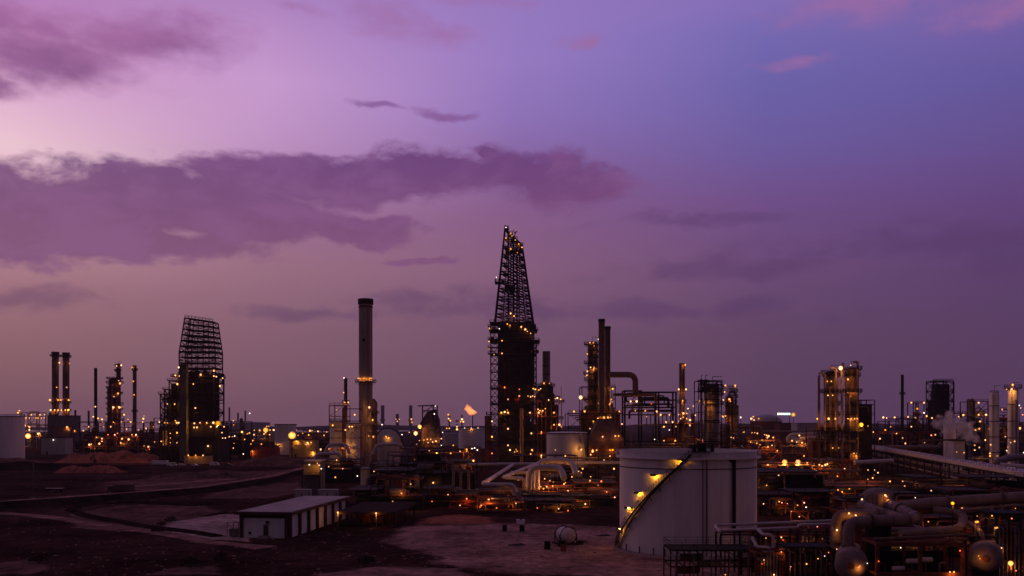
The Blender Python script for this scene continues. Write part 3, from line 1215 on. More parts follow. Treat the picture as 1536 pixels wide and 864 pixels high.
# ------------------------------------------------------------------ tall grey chimney
def tall_chimney():
    Y = 480.0
    t = stack('tall thick grey concrete chimney with one lit ring platform', 548.5, Y, 20.5, 449, 'concrete', (573,), (), True, None, 'tall_chimney', cat='chimney', lad=True)
    r = 20.5 * Y / F / 2
    for a in range(-160, -10, 22):
        lamp_local(t, ((r + .55) * math.cos(R(a)), (r + .55) * math.sin(R(a)), wz(568, Y)), 'amber', .24)
    h = MB()
    h.cyl((0, 0, 0), 1.0, 0, .3, 12)
    o = MB()
    o.box((-.4, -r - .02, wz(511, Y)), (1.5, .25, 1.5))
    o.build('inspection_hatch', 'steel_black', t)
    d = MB()
    d.rev([(r * .62, 0), (r * .62, wz(604, Y)), (r * .2, wz(598, Y))], 14, (r * 1.05, 1.2, 0))
    d.build('flue_duct', 'steel_brown', t, True)
    for py in (620, 637, 652):
        p = MB()
        z = wz(py, Y)
        p.box((r * 1.35, -1.5, z), (4.5, 6, .3))
        p.rail([(r * 1.35 - 2.2, -4.4, z + .1), (r * 1.35 + 2.2, -4.4, z + .1), (r * 1.35 + 2.2, 1.4, z + .1)], 1.2, .14)
        p.build('duct_platform', 'steel_dark', t)
    for lx, ly, k in ((554, 611, 'm'), (559, 630, 'm'), (553, 654, 'a'), (560, 655, 'm')):
        lamp_px(t, lx, ly, Y - r - 3.6, k)


tall_chimney()


# ------------------------------------------------------------------ the coker towers
def sx(px, Y, X0):
    return wx(px, Y) - X0


def coker_tall():
    Y = 560.0
    X0 = wx(768, Y)
    t = thing('coker_tower', 'tallest dark tower, tapering drilling mast standing on coke drums', 'tower', (X0, Y, 0))
    x = lambda p: wx(p, Y) - X0
    z = lambda p: wz(p, Y)
    zt = z(486)
    # main frame
    m = MB()
    b4 = [(x(748), -10, 0), (x(800), -10, 0), (x(800), 10, 0), (x(748), 10, 0)]
    t4 = [(p[0], p[1], zt) for p in b4]
    m.lattice(b4, t4, 9, .9, .5)
    m.build('main_frame', 'steel_dark', t)
    for a, b, nm in ((736.5, 748, 'stair_tower'), (797.5, 804, 'service_tower')):
        m = MB()
        zz = zt if a < 760 else z(512)
        q4 = [(x(a), -8, 0), (x(b), -8, 0), (x(b), -2, 0), (x(a), -2, 0)]
        m.lattice(q4, [(p[0], p[1], zz) for p in q4], 17, .6, .38, cross=False)
        if a < 760:
            for k in range(17):
                zk = zz * k / 17
                m.b2(x(a), x(b), -8, -5.5, zk - .12, zk + .12)
                if k % 2:
                    m.rail([(x(a) - .6, -8.3, zk), (x(b), -8.3, zk)], 1.2, .16)
        m.build(nm, 'steel_dark', t)
    for cx, cyy in ((757, -4), (772, -5), (788, -4), (764, 5), (781, 5)):
        d = MB()
        r = 3.9
        d.rev([(1.2, z(650)), (r, z(622)), (r, z(506)), (r * .75, z(496)), (.8, z(490))], 24, (x(cx), cyy, 0))
        d.build('coke_drum', 'steel_black', t, True)
    for k, (py, xa, xb, ya) in enumerate(((486, 735, 797, -11), (497, 734, 806, -12), (513, 735, 808, -11.5), (532, 736, 804, -10.5), (583, 736, 804, -11), (606, 738, 806, -12), (622, 730, 812, -12), (640, 730, 808, -12.5), (660, 732, 806, -12))):
        d = MB()
        d.b2(x(xa), x(xb), ya, 11, z(py) - .3, z(py) + .2)
        o = d.build('deck', 'steel_dark', t)
        q = MB()
        q.rail([(x(xa), 10, z(py) + .2), (x(xa), ya, z(py) + .2), (x(xb), ya, z(py) + .2), (x(xb), 10, z(py) + .2)], 1.3, .17, False, 2.4)
        q.build('railing', 'steel_dark', o)
    for py in (492, 511, 523, 532):
        d = MB()
        d.b2(x(732.5), x(737.5), -9.5, -4, z(py) - .3, z(py) + .25)
        d.rail([(x(732.5), -4, z(py)), (x(732.5), -9.5, z(py)), (x(737), -9.5, z(py))], 1.4, .2)
        d.build('side_landing', 'steel_dark', t)
    c = MB()
    c.b2(x(803), x(809), -10, -3, z(515) - .4, z(515) + .3)
    c.bar((x(809), -6, z(515)), (x(803), -6, z(524)), .5)
    c.rail([(x(803), -10, z(515)), (x(809), -10, z(515)), (x(809), -3, z(515))], 1.3, .2)
    c.build('hoist_beam', 'steel_dark', t)
    # cladding of the cutting deck and the base
    c = MB()
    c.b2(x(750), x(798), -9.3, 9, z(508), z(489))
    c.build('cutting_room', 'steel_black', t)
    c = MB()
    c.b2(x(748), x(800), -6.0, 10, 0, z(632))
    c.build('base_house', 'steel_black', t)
    c = MB()
    c.b2(x(727.5), x(737.5), -7, 9, 0, z(625))
    c.b2(x(727), x(738), -7.4, 9.4, z(625), z(625) + .5)
    c.build('elevator_house', 'brown_trim', t)
    # mast
    m = MB()
    n = 11
    LB, LT = Vector((x(742.5), -9, z(486))), Vector((x(757.5), -2.4, z(344)))
    RB, RT = Vector((x(800.5), -9, z(492))), Vector((x(783), -2.4, z(368)))
    f = lambda v: Vector((v.x, -v.y, v.z))
    m.lattice([LB, RB, f(RB), f(LB)], [LT, RT, f(RT), f(LT)], n, 1.0, .52)
    mid0, mid1 = LB.lerp(RB, .5), LT.lerp(RT, .5)
    m.bar(mid0, mid1, .5)
    m.bar(f(mid0), f(mid1), .5)
    for k in range(1, n):
        a = LB.lerp(LT, k / n); b = RB.lerp(RT, k / n)
        c1 = a.lerp(b, .25); c2 = a.lerp(b, .75)
        m.bar(c1, a.lerp(b, .5) + Vector((0, 0, 9)), .26)
        m.bar(c2, a.lerp(b, .5) + Vector((0, 0, 9)), .26)
    for u in (.2, .36, .64, .8):
        m.bar(LB.lerp(RB, u), LT.lerp(RT, u), .34)
        m.bar(f(LB.lerp(RB, u)), f(LT.lerp(RT, u)), .34)
    for k in range(2 * n):
        u = (k + .5) / (2 * n)
        a = LB.lerp(LT, u); b = RB.lerp(RT, u)
        m.bar(a, b, .22)
    m.build('mast', 'steel_dark', t)
    for px_, pt, rr in ((762.5, 352, .5), (766.5, 350, .34), (770, 356, .55), (775.5, 362, .5), (779, 368, .3)):
        p = MB()
        p.cyl((x(px_), -1 + (px_ % 3), 0), rr, z(490), z(pt), 8)
        p.build('drill_stem', 'steel_black', t, True)
    for k, (a, b, py) in enumerate(((756.5, 763, 344), (761, 769, 352), (767, 776, 360), (774, 784.5, 369), (758, 781, 378))):
        d = MB()
        d.b2(x(a), x(b), -3.4, 3.4, z(py) - .9, z(py) + .2)
        d.rail([(x(a), -3.4, z(py)), (x(b), -3.4, z(py)), (x(b), 3.4, z(py))], 1.4, .22)
        d.build('crown_deck', 'steel_dark', t)
    c = MB()
    c.bar((x(758), -1, z(344)), (x(758), -1, z(338)), .5)
    c.bar((x(761), -1, z(344)), (x(761), -1, z(340)), .4)
    c.bar((x(757), -1, z(340)), (x(763), -1, z(341)), .5)
    c.bar((x(772), -1, z(349)), (x(776), -1, z(348)), .5)
    c.bar((x(771), -1, z(356)), (x(774), -1, z(348)), .5)
    c.build('crown_block', 'steel_black', t)
    d = MB()
    d.b2(x(742.5), x(755), -6, 2, z(425) - .5, z(425) + .3)
    d.rail([(x(742.5), 2, z(425)), (x(742.5), -6, z(425)), (x(755), -6, z(425))], 1.6, .25)
    d.bar((x(743), -5, z(425)), (x(752), -5, z(431)), .5)
    d.bar((x(743.8), -5, z(425)), (x(743.8), -5, z(417)), .4)
    d.build('racking_board', 'steel_dark', t)
    d = MB()
    d.box((x(765), 0, z(432)), (6.5, 5, 3.2))
    d.box((x(768), 0, z(438)), (3, 4, 3))
    d.build('travelling_block', 'steel_black', t)
    p = MB()
    p.cyl((x(782), -13.2, 0), 1.05, 0, z(613), 12)
    for py in (626, 660):
        p.ring(1.05, 1.35, z(py) - 1.1, z(py) + 1.1, n=12, c=(x(782), -13.2, 0))
    p.build('pale_riser_pipe', 'pipe_dull', t, True)
    # gear standing on the deck edges
    rnd = random.Random(5)
    for k in range(26):
        py = rnd.choice((497, 513, 532, 560, 583, 606, 622, 640))
        xx = x(rnd.choice((rnd.uniform(734, 750), rnd.uniform(796, 808), rnd.uniform(748, 800))))
        e = MB()
        h_ = rnd.uniform(1.2, 3.6)
        if rnd.random() < .5:
            e.box((xx, -11.4, z(py) + h_ / 2), (rnd.uniform(.8, 2.6), 1.2, h_))
        else:
            e.vessel((xx, -11.2, z(py) + 1.2), .7, rnd.uniform(1, 2.5), 'x', 8)
        e.bar((xx, -11.4, z(py)), (xx, -9.2, z(py)), .3)
        e.build('deck_equipment', rnd.choice(('steel_dark', 'steel_rust', 'steel_black')), t)
    # pipes on the face
    for k in range(12):
        p = MB()
        xx = x(rnd.uniform(751, 797))
        z0, z1 = z(rnd.uniform(600, 630)), z(rnd.uniform(515, 580))
        p.tube([(xx, -8.6, z0), (xx, -8.6, z1), (xx + rnd.uniform(-5, 5), -8.6, z1)], rnd.uniform(.25, .5), 6)
        p.build('process_pipe', 'steel_dark', t, True)
    LM = [(759, 341, 'w'), (766, 350, 's'), (768, 354, 's'), (759, 357, 's'), (773, 360, 's'), (778, 366, 's'), (783, 371, 's'), (766, 373, 's'), (776, 379, 's'), (744, 416, 'w')]
    for a, b, k in LM:
        lamp_px(t, a, b, Y - 4.2, k)
    LM = [(766, 470, 'm'), (771, 474, 's'), (761, 486, 's'), (765, 488, 's'), (749, 493, 'w'), (734, 492, 's'), (782, 490, 'm'), (788, 494, 'm'), (791, 497, 's'), (796, 500, 's'), (753, 511, 'a'), (733.5, 512, 's'), (733.5, 523, 's'), (753, 530, 's'), (741, 532, 's'), (757, 581, 'r'), (779, 584, 'r'), (779, 594, 'r'), (762, 599, 's'), (752, 619, 'm'), (757, 618, 'm'), (762, 619, 'm'), (761, 615, 's'), (795, 619, 'm'), (738, 632, 'm'), (762, 643, 'm'), (797, 650, 'm'), (812, 648, 's'), (738, 655, 'm'), (762, 668, 's'), (765, 675, 'm'), (774, 674, 's'), (776, 677, 's'), (772, 678, 's'), (798, 675, 'm'), (738, 680, 'r')]
    for a, b, k in LM:
        lamp_px(t, a, b, Y - 13.0 if b > 520 else Y - 12.2, k)
    return t


coker_tall()


def fractionator():
    """the rounded lower unit leaning against the tall tower, with its own stack"""
    Y = 556.0
    X0 = wx(822, Y)
    t = thing('fractionator_house', 'dark rounded furnace house with ring platforms beside the tallest tower', 'process unit', (X0, Y, 0))
    x = lambda p: wx(p, Y) - X0
    z = lambda p: wz(p, Y)
    for i, (a, b, y0, y1) in enumerate(((802, 841, 690, 640), (803, 838, 640, 607), (804, 832, 607, 590), (806, 830, 590, 579))):
        m = MB()
        r = (x(b) - x(a)) / 2
        m.rev([(r, z(y0)), (r, z(y1) - .6), (r * .9, z(y1))], 26, ((x(a) + x(b)) / 2, 0, 0))
        m.build('drum_storey', 'steel_black', t, True)
    for py, r, cx in ((597, 7.6, 820), (603, 8.6, 825), (579, 5.6, 818), (628, 8.8, 823)):
        platform(t, r - 1.4, z(py), 2.0, c=(x(cx), 0), rw=.18)
    m = MB()
    for px_ in (806, 812, 818, 826, 834, 841):
        m.bar((x(px_), -8.2, 0), (x(px_), -8.2, z(603)), .5)
    m.bar((x(806), -8.2, z(625)), (x(841), -8.2, z(625)), .5)
    m.bar((x(806), -8.2, z(650)), (x(841), -8.2, z(650)), .5)
    m.bar((x(841.5), -2, z(603)), (x(841.5), -2, z(580)), .3)
    m.build('outer_frame', 'steel_rust', t)
    for a, b, k in ((800, 583, 's'), (803, 584, 's'), (808, 585, 'm'), (811, 583, 's'), (792, 594, 's'), (796, 595, 's'), (799, 594, 's'), (802, 595, 's'), (807, 614, 's'), (810, 616, 'm'), (808, 619, 'm'), (814, 616, 'm'), (818, 613, 's'), (831, 619, 'm'), (831, 637, 'm'), (839, 637, 'm'), (836, 597, 'a'), (841, 599, 's'), (833, 598, 's'), (823, 600, 's')):
        lamp_px(t, a, b, Y - 9.6, k)
    stack('slim banded grey stack rising behind the rounded furnace house', 819.5, 575, 11.5, 527, 'steel_grey', (577,), ((816, 575, 'a'), (824, 575, 'a')), False, None, bands=9, lad=False)


fractionator()


def coker_left():
    Y = 560.0
    X0 = wx(303, Y)
    t = thing('coker_tower', 'broad dark tower with horizontally banded lattice top and pale chute down its face', 'tower', (X0, Y, 0))
    x = lambda p: (wx(p, Y) - X0) * (.86 if p > 268 else 1.0)
    z = lambda p: wz(p, Y)
    # banded lattice crown
    n = 9
    yb, yt = 556, 480
    lb, lt, rb, rt = 270.5, 278, 332.5, 326.5
    m = MB()
    b4 = [(x(lb), -7, z(530)), (x(rb), -7, z(530)), (x(rb), 7, z(530)), (x(lb), 7, z(530))]
    t4 = [(x(lt), -5, z(478)), (x(rt), -5, z(484)), (x(rt), 5, z(484)), (x(lt), 5, z(478))]
    m.lattice(b4, t4, 6, .6, .26)
    c4 = [(p[0], p[1], z(575)) for p in b4]
    m.lattice(c4, b4, 4, .6, .26)
    for k in range(1, 6):
        u = k / 6
        m.bar((x(lb + (rb - lb) * u), -7, z(575)), (x(lb + (rb - lb) * u), -7, z(530)), .4)
        m.bar((x(lb + (rb - lb) * u), -7, z(530)), (x(lt + (rt - lt) * u), -5, z(478 + 6 * u)), .4)
    m.build('lattice_crown', 'steel_dark', t)
    for k in range(11):
        u = k / 10
        py0 = 478 + (562 - 478) * u
        f = min(1, (py0 - 478) / (530 - 478))
        a = lt + (lb - lt) * f
        b = rt + (rb - rt) * f
        dy = 6 * (1 - f)
        d = MB()
        yy = 5 + 2 * f
        d.add([(x(a), -yy, z(py0) - .35), (x(b), -yy, z(py0 + dy) - .35), (x(b), yy, z(py0 + dy) - .35), (x(a), yy, z(py0) - .35),
               (x(a), -yy, z(py0) + .35), (x(b), -yy, z(py0 + dy) + .35), (x(b), yy, z(py0 + dy) + .35), (x(a), yy, z(py0) + .35)],
              [(3, 2, 1, 0), (4, 5, 6, 7), (0, 1, 5, 4), (1, 2, 6, 5), (2, 3, 7, 6), (3, 0, 4, 7)])
        o = d.build('catwalk', 'steel_dark', t)
        q = MB()
        q.rail([(x(a), -yy, z(py0) + .3), (x(b), -yy, z(py0 + dy) + .3)], 1.4, .22, False, 2.0)
        q.build('railing', 'steel_dark', o)
    m = MB()
    b4 = [(x(272), -9.5, 0), (x(332), -9.5, 0), (x(332), 10, 0), (x(272), 10, 0)]
    m.lattice(b4, [(p[0], p[1], z(560)) for p in b4], 9, .8, .42, cross=False)
    m.build('main_frame', 'steel_dark', t)
    for cx, yy in ((283, 2), (297, -3), (312, -3), (322, 2)):
        d = MB()
        d.rev([(1, z(660)), (3.4, z(640)), (3.4, z(566)), (1, z(556))], 20, (x(cx), yy, 0))
        d.build('coke_drum', 'steel_black', t, True)
    c = MB()
    c.b2(x(276), x(318), -3.6, 6, z(634), z(572))
    c.build('drum_enclosure', 'steel_black', t)
    for py, a, b in ((566, 266, 336), (575, 270, 334), (600, 272, 332), (636, 246, 340), (655, 262, 336)):
        d = MB()
        d.b2(x(a), x(b), -11, 10, z(py) - .3, z(py) + .3)
        o = d.build('deck', 'steel_dark', t)
        q = MB()
        q.rail([(x(a), 9, z(py)), (x(a), -11, z(py)), (x(b), -11, z(py)), (x(b), 9, z(py))], 1.5, .2)
        q.build('railing', 'steel_dark', o)
    c = MB()
    c.b2(x(272), x(340), -9.9, 12, 0, z(638))
    c.build('base_house', 'steel_black', t)
    c = MB()
    c.b2(x(279), x(290.5), -14.5, -11.2, z(690), z(550))
    c.b2(x(278.6), x(290.9), -14.9, -11.3, z(550), z(548))
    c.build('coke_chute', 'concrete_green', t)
    # the stepped lower left side
    m = MB()
    for a, b, top in ((262, 272, 572), (255, 263, 585), (249, 256, 592)):
        q4 = [(x(a), -9, 0), (x(b), -9, 0), (x(b), 6, 0), (x(a), 6, 0)]
        m.lattice(q4, [(p[0], p[1], z(top)) for p in q4], 6, .55, .35, cross=True)
        m.b2(x(a) - 1, x(b), -9.5, 6, z(top) - .3, z(top) + .3)
        m.rail([(x(a) - 1, -9.5, z(top)), (x(b), -9.5, z(top))], 1.4, .2)
        m.b2(x(a), x(b), -9.5, 6, z(624) - .3, z(624) + .3)
        m.b2(x(a), x(b), -9.5, 6, z(600) - .3, z(600) + .3)
    m.build('stepped_annex', 'steel_dark', t)
    c = MB()
    c.b2(x(262), x(273), -6, 6, z(640), z(576))
    c.rev([(2.2, z(640)), (2.2, z(598)), (.5, z(593))], 14, (x(258), -3, 0))
    c.build('feed_drum', 'steel_black', t)
    c = MB()
    c.b2(x(246), x(275), -8, 6, 0, z(640))
    c.build('annex_house', 'steel_black', t)
    c = MB()
    c.b2(x(252.5), x(259), -9.2, -8.6, z(668), z(646))
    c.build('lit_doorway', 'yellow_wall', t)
    for a, b, k in ((268, 551, 'm'), (263, 563, 'm'), (270, 564, 'm'), (301, 562, 'm'), (321, 556, 'm'), (321, 564, 's'), (324.5, 565, 's'), (334, 567, 'm'), (330, 579, 'm'), (266, 576, 'm'), (276, 586, 's'), (251, 606, 's'), (262, 606, 'm'), (272, 607, 's'), (274, 612, 's'), (293, 612, 'm'), (276, 621, 's'), (263, 631, 's'), (247, 634, 's'), (251, 634, 's'), (265, 634, 'm'), (268, 634, 's'), (291.5, 635, 'm'), (300, 634, 'r'), (310, 634, 'm'), (320, 634, 'm'), (327, 635, 'b'), (291, 641, 'm'), (295.5, 641, 'm'), (316, 640, 'm'), (325, 640, 's'), (336, 640, 's'), (333, 649, 's'), (334, 657, 's'), (338, 657, 's'), (344, 655, 's'), (348.5, 655, 's'), (352, 654, 'w'), (265.5, 649, 'm'), (265.5, 664, 's'), (312, 669, 'm'), (242, 662, 's'), (350, 631, 's'), (350.5, 637, 's'), (351, 665, 's'), (350, 672, 's')):
        lamp_px(t, a, b, Y - 12.0, k)
    lamp_px(t, 290, 576, Y - 15.6, 'm')
    for py in (650, 657, 664):
        lamp_px(t, 255.5, py, Y - 10.2, 'a', .45)
    w = thing('retaining_wall', 'curved pale concrete wall lit yellow at the foot of the banded tower', 'wall', (wx(293, 535), 535, 0))
    m = MB()
    rr = 8.0
    m.ring(rr, rr + .5, 0, 4.6, R(180), R(360), 26, (0, 6, 0))
    m.build('wall_ring', 'yellow_wall', w)
    for px_ in (281, 292, 303):
        lamp_local(w, (wx(px_, 530) - wx(293, 535), -3.4, 5.2), "amber", .4)


coker_left()
# ------------------------------------------------------------------ process unit maker
def unit(label, px0, px1, Y, top, D=14.0, seed=0, levels=3, m='steel_dark', fill=0.75, name='process_unit', vess=4, pipes=6, uprights=2, skin=None, group=None, lamps=(), hostit=True, rustp=.4, cat='process unit', coolers=False, front=0):
    """open steel structure with decks, drums and pipes between two pixel columns; top = its top pixel row"""
    rnd = random.Random(seed * 31 + int(px0))
    X0 = wx((px0 + px1) / 2, Y)
    W = (px1 - px0) / F * Y
    H = max(3.0, wz(top, Y))
    t = thing(name, label, cat, (X0, Y, 0), group)
    bw = max(.28, Y * .0009)
    nb = max(1, int(W / 7.5))
    lv = [H * (i + 1) / levels for i in range(levels)]
    fr = MB()
    xs = [-W / 2 + W * i / nb for i in range(nb + 1)]
    hts = []
    for i in range(nb):
        hts.append(levels if rnd.random() < .55 else max(1, levels - rnd.randint(0, max(1, levels // 2))))
    for i, xx in enumerate(xs):
        hh = lv[max(hts[max(0, i - 1)], hts[min(nb - 1, i)]) - 1]
        for yy in (0, D):
            fr.bar((xx, yy, 0), (xx, yy, hh), bw)
    for i in range(nb):
        for j in range(hts[i]):
            z = lv[j]
            for yy in (0, D):
                fr.bar((xs[i], yy, z), (xs[i + 1], yy, z), bw * .8)
            fr.bar((xs[i], 0, z), (xs[i], D, z), bw * .7)
            fr.bar((xs[i + 1], 0, z), (xs[i + 1], D, z), bw * .7)
            if rnd.random() < .4:
                z0 = lv[j - 1] if j else 0
                fr.bar((xs[i], 0, z0), (xs[i + 1], 0, z), bw * .5)
                if rnd.random() < .5:
                    fr.bar((xs[i + 1], 0, z0), (xs[i], 0, z), bw * .5)
    fr.build('steel_frame', m, t)
    for j in range(levels):
        d = MB(); q = MB()
        any_ = False
        for i in range(nb):
            if j < hts[i] and rnd.random() < fill:
                d.b2(xs[i], xs[i + 1] - .02, .1, D - .1, lv[j] - .12, lv[j] + .08)
                q.rail([(xs[i], 0, lv[j] + .1), (xs[i + 1], 0, lv[j] + .1)], 1.2, bw * .35, False, 2.5)
                any_ = True
        if any_:
            o = d.build('deck', 'steel_dark', t)
            q.build('railing', 'steel_dark' if rnd.random() < .6 else 'steel_rust', o)
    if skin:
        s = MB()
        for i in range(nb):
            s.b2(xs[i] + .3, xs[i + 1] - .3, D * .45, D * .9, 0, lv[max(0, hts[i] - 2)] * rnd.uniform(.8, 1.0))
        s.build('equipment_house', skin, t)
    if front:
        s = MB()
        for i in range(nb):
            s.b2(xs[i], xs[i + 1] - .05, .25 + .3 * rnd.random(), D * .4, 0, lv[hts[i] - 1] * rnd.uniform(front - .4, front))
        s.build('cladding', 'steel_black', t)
    hl = [0.0] + lv
    for k in range(vess):
        i = rnd.randrange(nb)
        j = rnd.randrange(max(1, hts[i]))
        room = (hl[1]) * .8
        r = min(rnd.uniform(.7, 1.7), room * .42)
        Lm = min(W / nb * .8, rnd.uniform(4, 9)) * .7
        v = MB()
        c = ((xs[i] + xs[i + 1]) / 2, rnd.uniform(1.5, 5), hl[j] + r + .5)
        v.vessel(c, r, Lm, 'x', 14)
        for sx_ in (-.3, .3):
            v.box((c[0] + Lm * sx_, c[1], hl[j] + .35), (.5, r * 1.4, .75))
        v.build('drum', rnd.choice(('steel_dark', 'steel_rust', 'steel_grey', 'steel_brown')) if rnd.random() < .85 else 'pipe_dull', t, True)
    for k in range(uprights):
        xx = rnd.uniform(-W / 2 + 1.5, W / 2 - 1.5)
        r = rnd.uniform(.7, 1.5)
        hh = H * rnd.uniform(.8, 1.12)
        v = MB()
        v.rev([(r, 0), (r, hh - r), (r * .7, hh - r * .3), (.1, hh)], 14, (xx, rnd.uniform(D * .4, D * .8), 0))
        v.build('upright_vessel', rnd.choice(('steel_brown', 'steel_rust', 'steel_grey')), t, True)
    for k in range(pipes):
        y = rnd.uniform(-.9, D * .5)
        j = rnd.randrange(levels)
        z = hl[j + 1] - rnd.uniform(.4, max(.5, hl[1] * .5))
        a = rnd.uniform(-W / 2, 0); b = rnd.uniform(0, W / 2)
        rp = rnd.uniform(.14, .34)
        p = MB()
        pts = [(a, y, max(.4, z - rnd.uniform(2, 5))), (a, y, z), (b, y, z), (b, y, max(.4, z - rnd.uniform(1, 5)))]
        if rnd.random() < .4:
            pts = [(a, D * .7, z), (a, y, z), (b, y, z), (b, D * .6, z)]
        p.tube(pts, rp, 7, rp * 3, 4)
        p.build('process_pipe', rnd.choice(('pipe_dull', 'steel_rust', 'steel_brown', 'steel_grey', 'steel_dark', 'steel_dark')), t, True)
    if coolers:
        for i in range(nb):
            if hts[i] == levels:
                c = MB()
                c.b2(xs[i] + .2, xs[i + 1] - .2, 1, D - 1, H + .6, H + 2.0)
                c.cyl(((xs[i] + xs[i + 1]) / 2, D / 2, 0), min(2.2, W / nb * .4), H + 2.0, H + 2.8, 14)
                c.build('air_cooler', 'steel_grey', t)
    for a, b, k in lamps:
        lamp_px(t, a, b, Y - 1.2, k)
    if hostit:
        host(t, px0 - 2, px1 + 2, top - 4, HZ + CAMZ * F / Y - 3, Y - 1.0)
    return t


def tank(label, px0, px1, top, Y, m='tank_grey', dome=0.0, stair=False, base=None, group=None, lamps=(), rail=True, cat='storage tank'):
    r = (px1 - px0) / 2 / F * Y
    H = wz(top, Y)
    X0 = wx((px0 + px1) / 2, Y)
    t = thing('storage_tank', label, cat, (X0, Y, 0), group)
    s = MB()
    s.rev([(r, 0), (r, H)], 48, cap=False)
    s.build('shell', m, t, True)
    b = MB()
    pr = [(r + .1, H - .05)]
    for k in range(1, 7):
        a = PI / 2 * k / 6
        pr.append((max(r * math.cos(a), .05), H + max(dome, r * .05) * math.sin(a)))
    b.rev(pr, 48)
    b.build('roof', m, t, True)
    g = MB()
    g.ring(r, r + .35, H - .5, H - .1, n=48)
    g.build('rim', 'steel_brown', t)
    if rail:
        q = MB()
        q.rail(arcpts(r, 0, 2 * PI, 24, H), 1.2, max(.08, Y * .0002), False, 2)
        q.build('railing', 'steel_dark', t)
    if stair:
        st = MB()
        a0, a1 = R(-62), R(-22)
        n = 40
        for k in range(n):
            a = a0 + (a1 - a0) * k / n
            z = H * (1 - k / n)
            st.box(((r + .6) * math.cos(a), (r + .6) * math.sin(a), z), (1.1, .5, .35), a)
            st.box(((r + 1.1) * math.cos(a), (r + 1.1) * math.sin(a), z + .9), (.1, .6, .12), a)
        st.build('stair', 'pipe_clad', t)
    for a, b_, k in lamps:
        lamp_px(t, a, b_, Y - r - .8, k)
    return t


def pipe(label, pts, r, m='pipe_clad', group=None, collars=6.0, name='process_pipe', n=12, bend=None, cat='pipe', drop=(), flange=()):
    """a pipe given by world points; flanged joints as its parts"""
    P = [Vector(p) for p in pts]
    base = Vector((P[0].x, P[0].y, min(p.z for p in P)))
    b = MB()
    b.tube([p - base for p in P], r, n, bend if bend is not None else r * 3.2, 8)
    if collars:
        fl = b
        for a, c in zip(P[:-1], P[1:]):
            d = c - a
            Ls = d.length
            if Ls < collars * .9:
                continue
            d.normalize()
            for s in range(1, int(Ls / collars) + 1):
                q = a + d * (s * collars - collars * .35) - base
                fl.tube([q - d * r * .09, q + d * r * .09], r * 1.09, n)
    o = b.build(name, m, None, True, base)
    tag(o, label, cat, group)
    for i, u in flange:
        a, c = P[i] - base, P[i + 1] - base
        d = (c - a).normalized()
        q = a.lerp(c, u)
        fl = MB()
        fl.tube([q - d * .16, q - d * .02], r * 1.28, n)
        fl.tube([q + d * .02, q + d * .16], r * 1.28, n)
        fl.build('flange', 'steel_brown', o)
    if drop:
        sh = MB()
        for q in drop:
            q = Vector(q) - base
            sh.box((q.x, q.y, q.z - r - .3), (r * 1.6, r * 1.2, .7))
        sh.build('pipe_shoe', 'steel_dark', o)
    return o


def ppx(px, py, Y):
    return (wx(px, Y), Y, wz(py, Y))


# ------------------------------------------------------------------ left side of the view
tank('big white tank cut by the frame with a flat rim, far from the yard', -62, 31, 624, 600, 'tank_white', rail=True)
g = 'twin stacks'
stack('thick twin stack with lit ring platforms, the one nearer the white tank', 83, 800, 9.5, 528, 'steel_brown', (534, 604, 616), ((89, 544, 's'), (85, 581, 's'), (75, 600, 'm'), (87, 600, 'm'), (91, 600, 'm'), (76, 615, 'm'), (82, 615, 's'), (87, 615, 'm')), True, g)
stack('thick twin stack with lit ring platforms, the one nearer the thin black stack', 99, 800, 9.5, 529, 'steel_brown', (535, 604, 616), ((104, 545, 's'), (100, 581, 's'), (103, 600, 'm'), (92, 615, 'm'), (98, 615, 's'), (102.5, 615, 'm')), True, g)
stack('thin plain black stack beyond the soil mound', 143.5, 900, 4.6, 552, 'steel_black', (), ((143, 610, 's'),), False, lad=False)
column('knobbly dark column crowded with platforms and a narrower head', 172, 800, 16, 566, (568, 574, 582, 590, 598, 606, 614, 622, 630), ((178, 571, 's'), (180, 575, 'm'), (171, 595, 's'), (177, 590, 's'), (170, 611, 'm'), (179, 611, 'm'), (182, 611, 's'), (186, 622, 'm')), 'steel_rust', pipes=3, pw=2.2)
column('narrow lamp-tipped column rising out of the knobbly dark one', 178, 806, 6, 546, (549, 556), ((175, 549, 's'), (182, 548, 'm'), (180, 575, 's')), 'steel_dark', pipes=1, pw=1.6)
stack('slim brown stack with a platform at its top, left of the banded tower', 202, 850, 5.6, 548, 'steel_brown', (555, 617), ((198, 551, 's'), (200, 572, 's'), (201, 592, 's')), False)
for px, top, w, lab in ((113, 615, 3, 'short stub stack beside the thick twin stacks'), (133, 616, 3, 'short stub stack close to the thin black stack')):
    stack(lab, px, 1000, w, top, 'steel_brown', (), (), False, lad=False)


def block(label, px0, px1, top, Y, D=14, m='tank_grey', roof='roof_dark', name='plant_building', lamps=(), wins=0, rz=0.0, cat='building', over=.5):
    W = (px1 - px0) / F * Y
    H = wz(top, Y)
    t = thing(name, label, cat, (wx((px0 + px1) / 2, Y), Y, 0), None, rz)
    b = MB()
    b.b2(-W / 2, W / 2, 0, D, 0, H - .5)
    b.build('wall', m, t)
    b = MB()
    b.b2(-W / 2 - over, W / 2 + over, -over, D + over, H - .49, H)
    b.build('roof', roof, t)
    for k in range(wins):
        w = MB()
        x = -W / 2 + W * (k + .5) / wins
        w.b2(x - .6, x + .6, -.08, -.003, H * .45, H * .45 + 1.4)
        w.build('window', 'glass_dark', t)
    d = MB()
    d.b2(-W * .3, -W * .3 + 1.4, -.1, -.003, 0, min(2.4, H * .6))
    d.build('door', 'brown_trim', t)
    for a, c, k in lamps:
        lamp_px(t, a, c, Y - 1.0, k)
    host(t, px0, px1, top, HZ + CAMZ * F / Y - 2, Y - .8)
    return t


